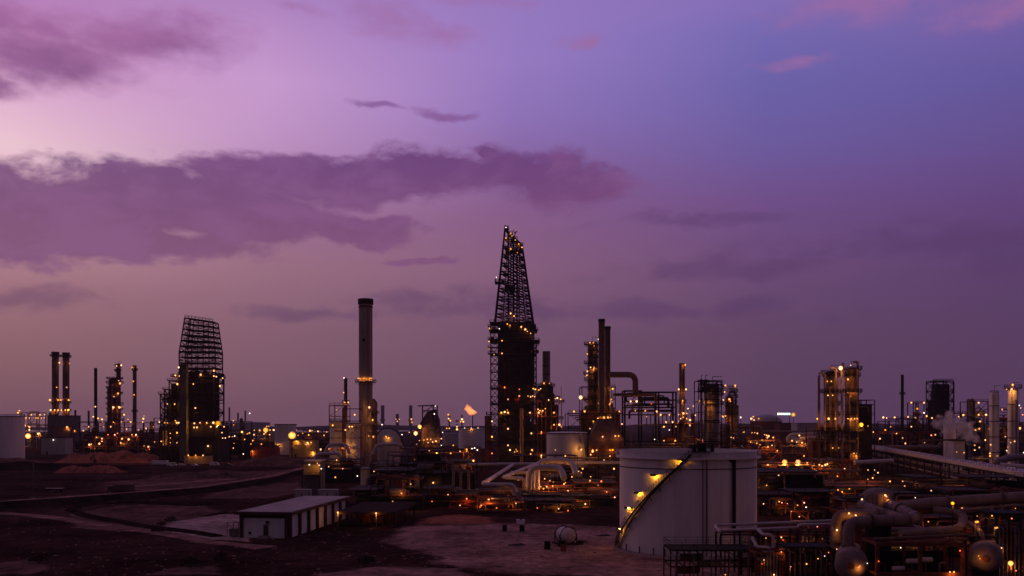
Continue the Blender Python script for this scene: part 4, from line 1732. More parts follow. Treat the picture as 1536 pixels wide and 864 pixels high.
block('grey boiler house at the foot of the thick twin stacks', 71, 108, 623, 790, 16, 'steel_grey')
block('lower brown annexe in front of the grey boiler house', 75, 106, 640, 770, 10, 'steel_brown')
block('long low pale shed by the white tank cut by the frame', 62, 98, 656, 700, 12, 'tank_grey')
unit('low lamp-lit pipe structure between the white tank and the twin stacks', 32, 72, 860, 619, 12, 1, 3, 'steel_grey', .4, vess=3, pipes=5, uprights=1)
unit('dark low process unit in front of the thin black stack', 106, 160, 760, 634, 18, 2, 3, 'steel_dark', .7, vess=5, pipes=6, uprights=2, skin='steel_black')
unit('dark low process unit round the foot of the knobbly column', 158, 216, 740, 634, 18, 3, 3, 'steel_rust', .7, vess=5, pipes=6, uprights=2, skin='steel_black')
unit('dark low process unit joining the banded tower from the slim brown stack', 210, 252, 690, 627, 18, 4, 3, 'steel_dark', .8, vess=5, pipes=6, uprights=2, skin='steel_black')
unit('low red lit process row behind the soil mound', 126, 240, 640, 655, 14, 5, 2, 'steel_rust', .8, vess=9, pipes=10, uprights=2, skin='steel_black')
unit('dark stepped process unit on the seaward side of the banded tower', 334, 366, 600, 632, 18, 6, 4, 'steel_dark', .8, vess=4, pipes=6, uprights=2, skin='steel_black')
unit('low lamp dotted unit between the banded tower and the pale block', 356, 414, 760, 648, 16, 7, 2, 'steel_dark', .8, vess=6, pipes=8, uprights=2, skin='steel_black')
unit('low lamp dotted unit between the pale block and the squat silos', 440, 498, 780, 646, 16, 8, 2, 'steel_dark', .8, vess=6, pipes=8, uprights=1, skin='steel_black')
block('pale square block with a dark flat roof in front of the sea', 412, 438, 636, 690, 14, 'tank_white', 'roof_dark')
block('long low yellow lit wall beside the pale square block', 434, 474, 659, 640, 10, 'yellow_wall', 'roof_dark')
block('low dark red shed under the pale square block', 372, 414, 668, 620, 10, 'brick_red', 'roof_dark')
for px, top, w, lab, lm in ((344, 611, 2.6, 'thin far stack standing by the sea next to the banded tower', ()), (357, 619, 2.6, 'second thin far stack by the sea, shorter', ()), (368, 616, 2.6, 'thin far stack by the sea carrying a white light', ((374.5, 620, 'w'),))):
    stack(lab, px, 2600, w, top, 'steel_grey', (), lm, False, lad=False)
for px0, px1, top, lab in ((336, 404, 634, 'wide pale far tank by the sea'), (400, 430, 640, 'small pale far tank in front of the sea')):
    tank(lab, px0, px1, top, 1300, 'tank_grey', rail=False)

# squat silos and the small stack left of the tall chimney
tank('squat pale silo under a rusty gallery, left one of the pair by the tall chimney', 495, 515, 631, 470, 'white_paint', cat='silo')
tank('squat pale silo under a rusty gallery, next to the tall chimney', 519, 541, 634, 462, 'white_paint', cat='silo', lamps=())
t = stack('dark slim stack with lamps rising between the two squat silos', 518.5, 466, 5.2, 567, 'steel_brown', (604, 634), ((516, 567, 'w'), (515.5, 589, 's'), (516.5, 603.5, 'm'), (522.5, 603.5, 'm')), False)
u = unit('rusty gallery and pipework on top of the squat silos', 494, 541, 456, 608, 14, 9, 6, 'steel_rust', .5, vess=0, pipes=5, uprights=1)
for a, b, k in ((499, 638, 'a'), (528, 640, 'a'), (524, 640, 'a'), (518, 645, 's'), (505, 615, 's'), (532, 622, 'a')):
    lamp_px(u, a, b, 453, k)
c = thing('dome_tank', 'grey domed tank with a lit flank just past the tall chimney', 'storage tank', (wx(583, 520), 520, 0))
r = 20 / F * 520
b = MB()
b.rev([(r, 0), (r, wz(664, 520))] + [(max(r * math.cos(R(a)), .05), wz(664, 520) + (wz(643, 520) - wz(664, 520)) * math.sin(R(a))) for a in range(10, 91, 10)], 36)
b.build('shell', 'tank_grey', c, True)
b = MB()
pts = [(r * 1.03 * math.cos(R(a)), -r * .35, wz(664, 520) + (wz(642.5, 520) - wz(664, 520)) * math.sin(R(a))) for a in range(0, 181, 10)]
b.tube(pts, .35, 8)
b.build('rib_pipe', 'steel_dark', c, True)
for a, k, d_ in ((579, 655, 'a'), (583, 657, 'a')):
    lamp_px(c, a, k, 520 - r - .7, d_)
# far stacks by the horizon
for px, top, w, lm, lab in ((574, 608, 5.4, ((573, 637, 'w'),), 'far grey stack with a single low light, first past the tall chimney'), (596, 621, 5, ((594, 629, 's'), (599, 629, 's'), (596, 632, 's')), 'shorter far grey stack with a ring of lights'), (616, 608, 5, ((617, 629, 'm'), (618, 633.5, 'm')), 'far grey stack with two stacked lights')):
    stack(lab, px, 2600, w, top, 'steel_grey', (630,), lm, False, lad=False)
for px, top, lm, lab in ((674, 622, ((672.5, 622, 'm'), (673, 628, 'm'), (675.5, 631, 'm')), 'far thin mast with three lights climbing it'), (693, 622, ((693, 629, 'm'), (691, 632.5, 'm'), (695, 632.5, 'm')), 'far thin mast with a triangle of lights'), (685.5, 636, ((685.5, 640, 'm'), (685.5, 644, 'm')), 'short far mast with two yellow lights')):
    stack(lab, px, 1200, 2.2, top, 'steel_brown', (632,), lm, False, lad=False)

# the conveyor house
def conveyor_house():
    Y = 700
    X0 = wx(645, Y)
    t = thing('conveyor_house', 'dark slope-sided transfer house with an overhead gantry and two bright lamps', 'building', (X0, Y, 0))
    x = lambda p: wx(p, Y) - X0
    z = lambda p: wz(p, Y)
    b = MB()
    prof = [(631, 672), (633, 634), (640, 618), (652, 614), (658, 630), (660, 672)]
    n = len(prof)
    vs = [(x(a), 0, max(0, z(c))) for a, c in prof] + [(x(a), 14, max(0, z(c))) for a, c in prof]
    b.add(vs, [tuple(reversed(range(n))), tuple(range(n, 2 * n))] + [(i, (i + 1) % n, (i + 1) % n + n, i + n) for i in range(n)])
    b.build('hopper_house', 'steel_brown', t)
    b = MB()
    b.bar((x(624), 4, z(650)), (x(643), 4, z(618)), 3.0, 3.0)
    b.bar((x(660), 4, z(650)), (x(652), 4, z(615)), 1.0, 1.0)
    b.build('conveyor', 'steel_dark', t)
    m = MB()
    for p in (634, 650, 656):
        m.bar((x(p), -1, z(640)), (x(p), -1, z(608)), .9)
    m.bar((x(627), -1, z(609)), (x(654), -1, z(608)), .9)
    m.bar((x(634), -1, z(620)), (x(650), -1, z(608)), .6)
    m.bar((x(634), -1, z(616)), (x(656), -1, z(616)), .7)
    for p in range(624, 664, 4):
        m.bar((x(p), -2, z(664)), (x(p), -2, z(668)), .5)
    m.build('gantry', 'steel_dark', t)
    b = MB()
    b.b2(x(645), x(652), -.5, -.01, z(655), z(640))
    b.build('roller_door', 'steel_grey', t)
    for a, c, k in ((629.5, 640, 'b'), (623.5, 650, 'b'), (653, 609, 'w'), (651.5, 621, 'w'), (664, 648.5, 'w'), (629, 661, 's'), (636, 660, 's'), (641, 659, 's'), (646, 659, 's'), (654, 661.5, 'm'), (662, 658, 'm'), (625, 666, 's'), (635, 665, 's'), (642, 664, 's'), (649, 663, 's')):
        lamp_px(t, a, c, Y - 3.2, k, .8 if k == 'b' else 1)


conveyor_house()
unit('low rusty pipe gallery under the transfer house', 618, 668, 640, 663, 10, 12, 2, 'steel_rust', .7, vess=6, pipes=8, uprights=0)
tank('low white tank with three lights along its rim near the flare', 688, 728, 643, 880, 'white_paint', lamps=((697, 642, 's'), (707, 642, 's'), (717, 642, 's')))
tank('small far grey tank beside the lit thin masts', 664, 690, 650, 1000, 'tank_grey', rail=False)

# flare
Y = 1050.0
fl = thing('flare_stack', 'thin flare stack with a bright orange flame burning at its tip', 'flare', (wx(709, Y), Y, 0))
b = MB()
b.cyl((0, 0, 0), .55, 0, wz(624, Y), 8)
for k in range(6):
    b.bar((-.9, 0, 4 + k * 5), (.9, 0, 4 + k * 5), .2)
b.build('flare_riser', 'steel_dark', fl)
b = MB()
b.rev([(.6, 0), (1.0, 1.0), (1.0, 2.2)], 10, (0, 0, wz(624, Y) - .2))
b.build('flare_tip', 'steel_black', fl)
b = MB()
vs, fs = [], []
nseg, nr = 14, 12
rnd = random.Random(3)
for i in range(nseg + 1):
    u = i / nseg
    rr = max(.05, 5.6 * math.sin(PI * min(1, u ** .7)) ** .8 * (1 - .25 * u) * (1 + .22 * math.sin(9 * u + 1)))
    cx = -7.5 * u ** 1.1 + .5 * math.sin(7 * u)
    cz = wz(623, Y) + 13 * u
    for j in range(nr):
        a = 2 * PI * j / nr
        q = rr * (1 + .18 * math.sin(3 * a + 8 * u))
        vs.append((cx + q * math.cos(a), q * math.sin(a), cz + .25 * q * math.cos(a)))
for i in range(nseg):
    for j in range(nr):
        fs.append((i * nr + j, i * nr + (j + 1) % nr, (i + 1) * nr + (j + 1) % nr, (i + 1) * nr + j))
b.add(vs, fs)
b.build('flame', 'flame', fl, True)

# ------------------------------------------------------------------ centre right: twin stacks and columns
stack('tallest dark square-topped stack of the close pair right of the coker', 902.5, 452, 9.4, 479, 'steel_brown', (), ((897, 627, 'm'), (906, 626, 'm')), True, lad=False)
stack('shorter dark stack touching the tallest of the close pair', 911.5, 456, 8.4, 490, 'steel_brown', (), ((912, 626, 'm'), (917, 626, 'm')), True, lad=True)
column('broad grimy column bristling with platforms against the close stack pair', 889, 470, 15, 513, (517, 527, 536, 545, 553, 561, 570, 582, 600, 618), ((885, 514, 's'), (890, 514, 'm'), (898, 509, 'w'), (881, 531, 's'), (899, 531, 's'), (886, 551, 'm'), (891, 551, 'm'), (881, 557, 's'), (880, 563, 's')), 'steel_brown', pipes=3, pw=2.0)
u = unit('tall stepped steel gallery wrapped round the close stack pair', 873, 923, 458, 580, 16, 21, 7, 'steel_dark', .7, vess=5, pipes=9, uprights=3, skin='steel_rust')
for a, b_, k in ((871, 596, 'b'), (900, 582, 'a'), (905, 582, 's'), (912, 582, 'm'), (919, 583, 'm'), (917, 599, 'a'), (918, 603, 's'), (915, 605, 's'), (898, 605, 's'), (861, 617, 'm'), (877, 617, 'm')):
    lamp_px(u, a, b_, 455, k, .75 if k == 'b' else 1)
u = unit('long dark exchanger deck at the foot of the close stack pair', 852, 938, 430, 620, 22, 22, 4, 'steel_dark', .85, vess=9, pipes=12, uprights=3, skin='steel_black')
for a, b_, k in ((890, 632, 'm'), (885, 643, 's'), (933, 636, 's'), (929, 617, 'm'), (872, 674, 's'), (842, 640, 's')):
    lamp_px(u, a, b_, 427, k)
hood = thing('furnace_hood', 'brown sloping furnace hood lit amber beneath, behind the small white tank', 'furnace', (wx(910, 400), 400, 0))
b = MB()
x = lambda p: wx(p, 400) - wx(910, 400)
z = lambda p: wz(p, 400)
vs = []
for pz, a, c, y0, y1 in ((0, 884, 936, 0, 14), (z(660), 884, 936, 0, 14), (z(630), 898, 922, 4, 10)):
    pz = pz if pz else 0
    vs += [(x(a), y0, pz), (x(c), y0, pz), (x(c), y1, pz), (x(a), y1, pz)]
b.add(vs, [(3, 2, 1, 0), (8, 9, 10, 11)] + [(k + i, k + (i + 1) % 4, k + 4 + (i + 1) % 4, k + 4 + i) for k in (0, 4) for i in range(4)])
b.build('hood', 'steel_brown', hood)
for px_ in (890, 904, 918, 930):
    b = MB()
    b.b2(x(px_) - .9, x(px_) + .9, -.3, -.01, z(688), z(668))
    b.build('burner_door', 'steel_rust', hood)
for a, c, k in ((904, 655, 'a'), (923, 654, 'a'), (928, 654, 'a'), (889, 675, 'a'), (915, 675, 'a'), (919, 675, 'a'), (872, 674, 'm')):
    lamp_px(hood, a, c, 398.6, k)
pipe('thick dark overhead pipe arching from the close stack pair to the open frame', [ppx(914, 562, 452), ppx(953, 562, 452), ppx(953, 592, 452)], 1.5, 'steel_brown', bend=4.0, collars=0)
pipe('lower dark overhead pipe from the close stack pair into the open frame', [ppx(920, 592, 452), ppx(984, 592, 452), ppx(984, 604, 452)], .8, 'steel_brown', bend=2.5, collars=0)

# big open frame with rails and pipes
Y = 455.0
X0 = wx(976, Y)
t = thing('pipe_support', 'tall open steel frame carrying stacked horizontal pipes, left of the lone lamp-ringed stack', 'steel frame', (X0, Y, 0))
x = lambda p: wx(p, Y) - X0
z = lambda p: wz(p, Y)
m = MB()
for a, top in ((937, 586), (962, 586), (988, 588), (1014, 588)):
    for yy in (0, 9):
        m.bar((x(a), yy, 0), (x(a), yy, z(top)), .8)
for a, b_, rows in ((937, 962, (586, 594, 602, 611, 622)), (962, 1014, (588, 600, 611, 622))):
    for py in rows:
        for yy in (0, 9):
            m.bar((x(a), yy, z(py)), (x(b_), yy, z(py)), .55)
        m.bar((x(a), 0, z(py)), (x(a), 9, z(py)), .5)
        m.bar((x(b_), 0, z(py)), (x(b_), 9, z(py)), .5)
for a in range(970, 1012, 6):
    m.bar((x(a), 0, z(622)), (x(a), 0, z(640)), .5)
m.bar((x(937), 0, z(611)), (x(962), 0, z(586)), .4)
m.build('steel_frame', 'steel_black', t)
for k, (a, b_, py, rr) in enumerate(((940, 960, 590, .5), (964, 1004, 597, .7), (950, 1010, 606, .5), (946, 1012, 616, .6), (940, 985, 608, .4), (970, 1000, 593, .35))):
    p = MB()
    p.tube([(x(a), 2 + k, z(py + 12)), (x(a), 2 + k, z(py)), (x(b_), 2 + k, z(py)), (x(b_), 2 + k, z(py + 14))], rr, 8, 1.2)
    p.build('process_pipe', 'steel_dark', t, True)
for py in (611, 622):
    d = MB()
    d.b2(x(940), x(1012), .3, 8.7, z(py) - .1, z(py) + .12)
    d.build('deck', 'steel_dark', t)
for a, b_, k in ((946, 602, 'm'), (955, 602, 'm'), (968, 616, 'm'), (985, 617, 'm'), (977, 606, 'r'), (953, 616, 's'), (991, 622, 'm'), (1004, 622, 's'), (999, 633, 'm'), (1009, 633, 'm'), (996, 640, 'm'), (1004, 645, 'w'), (1014, 640, 's'), (929, 617, 's')):
    lamp_px(t, a, b_, Y - .9, k)
unit('dark dense process unit under the tall open frame', 930, 1050, 400, 636, 20, 23, 3, 'steel_black', .9, vess=8, pipes=10, uprights=3, skin='steel_black', lamps=((996, 661, 's'), (1013, 661, 'm'), (982, 659, 'w'), (970, 625, 's')))
stack('lone slim stack with a lamp ring at mid height and a light at its tip', 1023, 480, 8.6, 545, 'steel_brown', (586, 603), ((1028, 547, 'm'), (1018, 584, 'm'), (1029, 584, 'm'), (1024, 601, 'm'), (1018, 622, 's'), (1025, 620, 'm')), False)
unit('red lit stepped unit round the foot of the lone slim stack', 1012, 1054, 470, 612, 16, 24, 4, 'steel_rust', .7, vess=5, pipes=7, uprights=2, lamps=((1025, 626, 's'), (1030, 628, 's'), (1032, 613, 's'), (1040, 609, 's'), (1043, 623, 's'), (1035, 630, 'm'), (1035, 638, 'm'), (1021, 628, 's'), (1030, 620, 's'), (1018, 632, 's')))
column('broad pale column with dark caged head behind the large white tank', 1069, 300, 20, 576, (577, 583, 592, 606), ((1050.5, 601, 'm'), (1058.5, 601, 'm')), 'column_clad', pipes=0, pw=1.2)
for px_, w_, lab in ((1052, 3.2, 'slim dark pipe column, outer one beside the broad pale column'), (1058.5, 4.6, 'slim pale column with a flat cap touching the broad pale column')):
    column(lab, px_, 296, w_, 574, (576, 586), (), 'column_clad', pipes=0, pw=.7)
u = unit('bare pipe bridge at the heads of the columns behind the large white tank', 1048, 1082, 297, 571, 7, 26, 11, 'steel_dark', .12, vess=0, pipes=3, uprights=0, hostit=False)
column('rusty column with a leaning lamp-hung head past the broad pale column', 1094, 420, 12, 594, (583, 588, 596, 604, 612, 622), ((1088, 578, 'm'), (1103, 578, 'm'), (1087, 588, 's'), (1094, 599, 'm'), (1085, 600, 's'), (1085, 625, 'm'), (1088, 624, 's'), (1083, 624, 's')), 'steel_rust', pipes=3, pw=1.8, over=1)
stack('short plain grey stack right of the rusty leaning-headed column', 1105, 470, 6, 608, 'steel_grey', (), ((1111, 626, 'w'),), False, lad=False)
unit('low pipe deck with rows of lamps behind the large white tank', 1066, 1130, 360, 642, 12, 27, 3, 'steel_rust', .8, vess=5, pipes=9, uprights=1)

# small white tank mid-way
tank('small white tank with a diagonal stair in front of the close stack pair', 820, 882, 649, 410, 'white_paint', stair=True, lamps=((833, 675, 'n'), (871, 675, 'n')))
# domed far tank, sign
tank('far dark red tank with a pale shallow dome on the horizon', 1126, 1172, 632, 1000, 'brick_red', dome=8.0, rail=False, lamps=((1127, 628, 'm'), (1131, 630, 'm'), (1138, 628, 'm'), (1130, 625, 's')))
for o in bpy.data.objects:
    if o.parent and o.name.startswith('roof') and o.parent.get('label', '').startswith('far dark red tank'):
        o.data.materials[0] = M['tank_grey']
sg = thing('lit_sign', 'small row of white and green lit letters far off by the domed tank', 'sign', (wx(1175, 980), 980, 0))
b = MB()
b.b2(-7.4, 8.4, 0, .6, wz(623, 980), wz(619, 980))
b.bar((-7, .3, 0), (-7, .3, wz(625, 980)), .6)
b.bar((7, .3, 0), (7, .3, wz(625, 980)), .6)
b.build('sign_board', 'sign_dark', sg)
for k in range(7):
    xx = -6.6 + k * 2.1
    b = MB()
    b.b2(xx, xx + 1.5, -.3, -.01, wz(622.4, 980), wz(619.4, 980))
    b.build('lit_letter', 'lamp_white' if k < 4 else 'sign_light', sg)
lamp_px(sg, 1190, 622, 979, 'b', .8)
b = MB()
b.bar((wx(1190, 980) - wx(1175, 980), .3, 0), (wx(1190, 980) - wx(1175, 980), .3, wz(621, 980)), .5)
b.build('lamp_mast', 'steel_dark', sg)
block('low dark sheds in the distance beneath the small lit sign', 1170, 1208, 634, 940, 20, 'steel_rust')
block('long pale far warehouse left of the amber lit columns', 1196, 1232, 634, 900, 20, 'tank_grey', 'tank_grey')

# ------------------------------------------------------------------ amber lit column group on the right
Y = 400.0
def amber_col(px_, w_, top, label, lamps, seed):
    t = column(label, px_, Y + (0 if px_ > 1260 else 4), w_, top, (564, 606, 622, 664), (), 'steel_brown', pipes=2, pw=1.4, seed=seed, over=0)
    r = w_ * Y / F / 2
    for py in (top + 3, 588, 644):
        platform(t, r, wz(py, Y), 2.0, rw=.14)
    for lx, ly in lamps:
        lamp_px(t, lx, ly, Y - r - .55, 'a', .8)
    return t
amber_col(1247, 17, 556, 'amber lit column with a dark caged head, outer one of the tall pair', ((1241, 572), (1247, 572), (1242, 593), (1249, 593), (1249, 672), (1253, 672)), 1)
amber_col(1277, 18, 551, 'amber lit column with a tall hooked pipe on its head, inner one of the tall pair', ((1272, 588), (1277, 588), (1282, 588), (1272, 628), (1277, 628), (1282, 628), (1281, 680), (1284, 684), (1272, 569)), 2)
for k, (px_, r_, top, mm, lab) in enumerate(((1228.5, .55, 566, 'steel_brown', 'outermost dark riser pipe standing beside the amber lit columns'), (1237, .45, 560, 'pipe_dull', 'slim pale riser pipe beside the outer amber lit column'), (1254, .55, 552, 'pipe_dull', 'pale riser pipe with a curved head between the amber lit columns'), (1263, .6, 548, 'pipe_dull', 'pale riser pipe close to the inner amber lit column'), (1286.5, .5, 543, 'steel_brown', 'dark hooked riser pipe on the far flank of the inner amber lit column'))):
    pts = [ppx(px_ - (9 if k in (1, 2) else 7 if k == 4 else 0), top, Y - 4), ppx(px_, top, Y - 4), ppx(px_, 676 if k < 4 else 640, Y - 4)]
    if k in (0, 3):
        pts = [ppx(px_ + (1.5 if k == 3 else .5), top - 2, Y - 2), ppx(px_, top, Y - 4), ppx(px_, 690, Y - 4)]
    pipe(lab, pts, r_, mm, bend=2.0, collars=9, cat='riser pipe')
t = unit('open steel gallery braced round the tall amber lit columns', 1225, 1290, 396, 640, 14, 31, 4, 'steel_rust', .8, vess=5, pipes=8, uprights=1, skin='steel_rust')
for a, b_, k in ((1261, 552, 'b'), (1276, 548, 's'), (1272, 569, 'm'), (1226, 628, 'm'), (1243, 628, 'm'), (1253, 628, 'm'), (1286, 628, 's'), (1263, 706, 'a'), (1267, 703, 'm'), (1271, 720, 'm'), (1256, 714, 's'), (1258, 672, 's'), (1292, 637, 'b')):
    lamp_px(t, a, b_, 392, k, .8 if k == 'b' else 1)
m = MB()
xx = lambda p: wx(p, 396) - wx(1257.5, 396)
m.b2(xx(1229), xx(1290), -.6, .4, wz(588, 396) - .2, wz(588, 396) + .25)
m.rail([(xx(1229), -.6, wz(588, 396)), (xx(1290), -.6, wz(588, 396))], 1.3, .16)
m.b2(xx(1224), xx(1292), -2.5, 5, wz(646, 396) - .3, wz(646, 396) + .3)
m.rail([(xx(1224), -2.5, wz(646, 396)), (xx(1292), -2.5, wz(646, 396))], 1.4, .16)
m.build('tie_walkway', 'steel_dark', t)
block('dark blocky structure attached behind the amber lit columns', 1288, 1308, 606, 430, 12, 'steel_dark', 'steel_dark')
unit('dark cluttered roof structure beside the amber lit columns', 1284, 1312, 424, 600, 10, 33, 5, 'steel_dark', .6, vess=3, pipes=5, uprights=1)

# ------------------------------------------------------------------ far right
stack('thin dark pole stack with one collar, right of the amber lit columns', 1353.5, 700, 4.2, 562, 'steel_dark', (591,), (), False, lad=False)
u = unit('small dark tower with a lamp on each shoulder by the thin pole stack', 1370, 1386, 690, 604, 10, 41, 4, 'steel_dark', .8, vess=2, pipes=3, uprights=1, skin='steel_rust')
for a, b_, k in ((1367, 604, 'm'), (1386, 604, 'm'), (1376, 613, 'a'), (1373, 627, 'm'), (1386, 619, 'w')):
    lamp_px(u, a, b_, 687, k)
u = unit('dark lattice cooling tower on the horizon behind the steam', 1400, 1430, 700, 571, 12, 42, 7, 'steel_black', .8, vess=2, pipes=4, uprights=4, skin='steel_black', rustp=0)
m = MB()
dw = wx(1430, 700) - wx(1400, 700)
m.lattice([(-dw / 2, -1, 0), (dw / 2, -1, 0), (dw / 2, 12, 0), (-dw / 2, 12, 0)], [(-dw / 2, -1, wz(573, 700)), (dw / 2, -1, wz(573, 700)), (dw / 2, 12, wz(573, 700)), (-dw / 2, 12, wz(573, 700))], 8, .6, .35)
m.build('outer_lattice', 'steel_dark', u)
b = MB()
b.b2(-dw * .33, dw * .33, 1, 9, 0, wz(576, 700))
b.build('core_house', 'steel_black', u)
for px0, px1, top, Y, s_, lab in ((1296, 1350, 632, 640, 43, 'long dark unit behind the covered conveyor, below the thin pole stack'), (1344, 1404, 628, 620, 44, 'long dark unit with a row of lamps on its roof left of the steam'), (1426, 1480, 620, 600, 45, 'dark cluttered unit with lamps between the steam and the white columns'), (1462, 1482, 602, 560, 46, 'narrow dark stair structure lit by a stack of lamps'), (1480, 1540, 640, 420, 47, 'dark rack of equipment round the feet of the white columns'), (1496, 1540, 614, 640, 48, 'far cluttered unit behind the white columns')):
    unit(lab, px0, px1, Y, top, 18, s_, 4, 'steel_dark', .8, vess=5, pipes=8, uprights=3, skin='steel_black')
column('plain white column with a flat top, farther of the white pair', 1491.5, 400, 13, 587, (), (), 'tank_white', pipes=0)
column('plain white column with banded sections and lamps on top, nearer of the white pair', 1519.5, 370, 14.5, 583, (582,), ((1519, 577, 'm'), (1517.5, 584, 'm'), (1510, 584, 's'), (1522, 662, 'n'), (1516, 664, 'n')), 'tank_white', pipes=1)
tank('pale silo half hidden by drifting steam', 1416, 1433, 636, 430, 'white_paint', rail=False, cat='silo')
block('pale square hut beside the steaming silo', 1431, 1447, 660, 420, 6, 'white_paint', 'roof_dark')

# the steam
sm = bpy.data.materials.new('steam')
sm.use_nodes = True
ns = sm.node_tree
ns.nodes.clear()
oo = ns.nodes.new('ShaderNodeOutputMaterial')
vp = ns.nodes.new('ShaderNodeVolumePrincipled')
vp.inputs['Color'].default_value = (.97, .93, .95, 1)
tc2 = ns.nodes.new('ShaderNodeTexCoord')
PUFF = [(1462, 660, 1.6), (1456, 656, 2.4), (1452, 648, 3.0), (1446, 643, 3.6), (1438, 640, 3.4), (1430, 638, 3.0), (1421, 633, 2.8), (1414, 632, 2.4), (1407, 637, 2.0), (1424, 624, 2.2), (1418, 645, 2.0)]
S0 = Vector(ppx(1436, 660, 412))


def smath(op, a, b=None, clamp=False):
    n = ns.nodes.new('ShaderNodeMath')
    n.operation = op
    n.use_clamp = clamp
    for i, q in enumerate((a, b)):
        if q is None:
            continue
        if isinstance(q, (int, float)):
            n.inputs[i].default_value = q
        else:
            ns.links.new(q, n.inputs[i])
    return n.outputs[0]


no = ns.nodes.new('ShaderNodeTexNoise')
no.inputs['Scale'].default_value = .34
no.inputs['Detail'].default_value = 6
no.inputs['Roughness'].default_value = .62
ns.links.new(tc2.outputs['Object'], no.inputs['Vector'])
den = None
for px_, py, rr in PUFF:
    p = Vector(ppx(px_, py, 412)) - S0
    vd = ns.nodes.new('ShaderNodeVectorMath')
    vd.operation = 'DISTANCE'
    vd.inputs[1].default_value = p
    ns.links.new(tc2.outputs['Object'], vd.inputs[0])
    k = smath('SUBTRACT', 1.0, smath('DIVIDE', vd.outputs['Value'], rr * 1.35))
    den = k if den is None else smath('MAXIMUM', den, k)
den = smath('ADD', den, smath('MULTIPLY', smath('SUBTRACT', no.outputs['Fac'], .54), 4.0))
den = smath('MULTIPLY', smath('MULTIPLY', den, 1.0, True), .75)
ns.links.new(den, vp.inputs['Density'])
ns.links.new(vp.outputs[0], oo.inputs['Volume'])
M['steam'] = sm
b = MB()
lo_ = Vector((-13, -5, -4)); hi_ = Vector((11, 5, 16))
b.b2(lo_.x, hi_.x, lo_.y, hi_.y, lo_.z, hi_.z)
o = b.build('steam', 'steam', None, False, S0)
o['kind'] = 'stuff'
# ------------------------------------------------------------------ middle process area
Y = 300.0
block('small pale control tower with a yellow lit upper storey behind the shed', 457, 481, 690, 300, 7, 'steel_grey', 'roof_pale', over=.3, lamps=())
t = thing('lit_gallery', 'yellow lit hanging gallery across the small pale control tower', 'gallery', (wx(467, 297), 297, 0))
b = MB()
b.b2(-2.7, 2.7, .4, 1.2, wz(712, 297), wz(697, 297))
b.build('gallery_wall', 'yellow_wall', t)
b = MB()
b.b2(-3, 3, -1.2, 1.3, wz(713, 297) - .2, wz(713, 297))
b.rail([(-3, -1.2, wz(713, 297)), (3, -1.2, wz(713, 297))], 1.1, .1)
b.bar((-2.8, -1, 0), (-2.8, -1, wz(713, 297)), .3)
b.bar((2.8, -1, 0), (2.8, -1, wz(713, 297)), .3)
b.build('walkway', 'steel_dark', t)
for a, c, k in ((464, 697, 'w'), (476, 695, 's'), (479, 698, 's'), (482, 703, 'w')):
    lamp_px(t, a, c, 295.2, k, .6 if k == 'a' else 1)

for a, c, lab in ((452.5, 11, 'pale flat container behind the shed roof, left one of two'), (491, 13, 'pale flat container behind the shed roof, right one of two')):
    Yc = 252.0
    t = thing('container', lab, 'container', (wx(a, Yc), Yc, 0))
    w = c / F * Yc * 2.2
    b = MB()
    b.b2(-w / 2, w / 2, 0, 2.6, .35, 5.2)
    b.build('body', 'tank_grey', t)
    b = MB()
    b.b2(-w / 2 - .1, w / 2 + .1, -.1, 2.7, 5.2, 5.35)
    b.build('roof', 'roof_pale', t)
    b = MB()
    for xx in (-w / 2 + .2, 0, w / 2 - .2):
        b.b2(xx - .1, xx + .1, -.08, -.003, .35, 4.4)
    b.b2(-w / 2, w / 2, .1, 2.5, 0, .34)
    b.build('corner_post', 'steel_dark', t)

# open sided canopy beside the shed
Y = 206.0
t = thing('canopy_shelter', 'flat roofed open shelter with warm light under it beside the shed', 'shelter', (wx(505, Y), Y, 0), None, R(-4))
b = MB()
b.b2(0, 14.0, 0, 26, 3.3, 3.65)
b.b2(13.7, 14.05, 0, 26, 3.0, 3.7)
b.b2(0, 13.7, -.15, 0, 3.05, 3.7)
b.build('roof', 'roof_dark', t)
for xx in (.3, 4.8, 9.3, 13.6):
    for yy in (.4, 12.8, 25.4):
        b = MB()
        b.b2(xx - .15, xx + .15, yy - .15, yy + .15, 0, 3.3)
        b.build('post', 'steel_dark', t)
b = MB()
b.b2(1, 13, 12.9, 13.1, 0, 3.2)
b.build('back_wall', 'brick_red', t)
for xx, ww in ((4.8, 2.2), (7.6, 2.6), (11, 2.0)):
    b = MB()
    b.box((xx, 10.5, .7), (ww, 1.4, 1.4))
    b.box((xx, 10.5, 1.7), (ww * .5, 1.0, .6))
    b.build('pump_skid', 'steel_rust', t)
for xx in (5.5, 8.5):
    lamp_local(t, (xx, 9.0, 2.9), 'amber', .13)
for xx, zz in ((.4, 3.5), (9.4, 3.4)):
    b = MB()
    b.bar((xx, -.3, 0), (xx, -.3, zz), .14)
    o = b.build('light_post', 'steel_grey', t)
    lamp_local(t, (xx, -.5, zz), 'mid', .24)

# the great dark rack left of the yard and the pipe yard behind
def mid_unit(label, px0, px1, Y, top, seed, **kw):
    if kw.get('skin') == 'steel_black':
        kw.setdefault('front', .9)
    return unit(label, px0, px1, Y, top, kw.pop('D', 18), seed, kw.pop('levels', 3), kw.pop('m', 'steel_dark'), kw.pop('fill', .85), **kw)


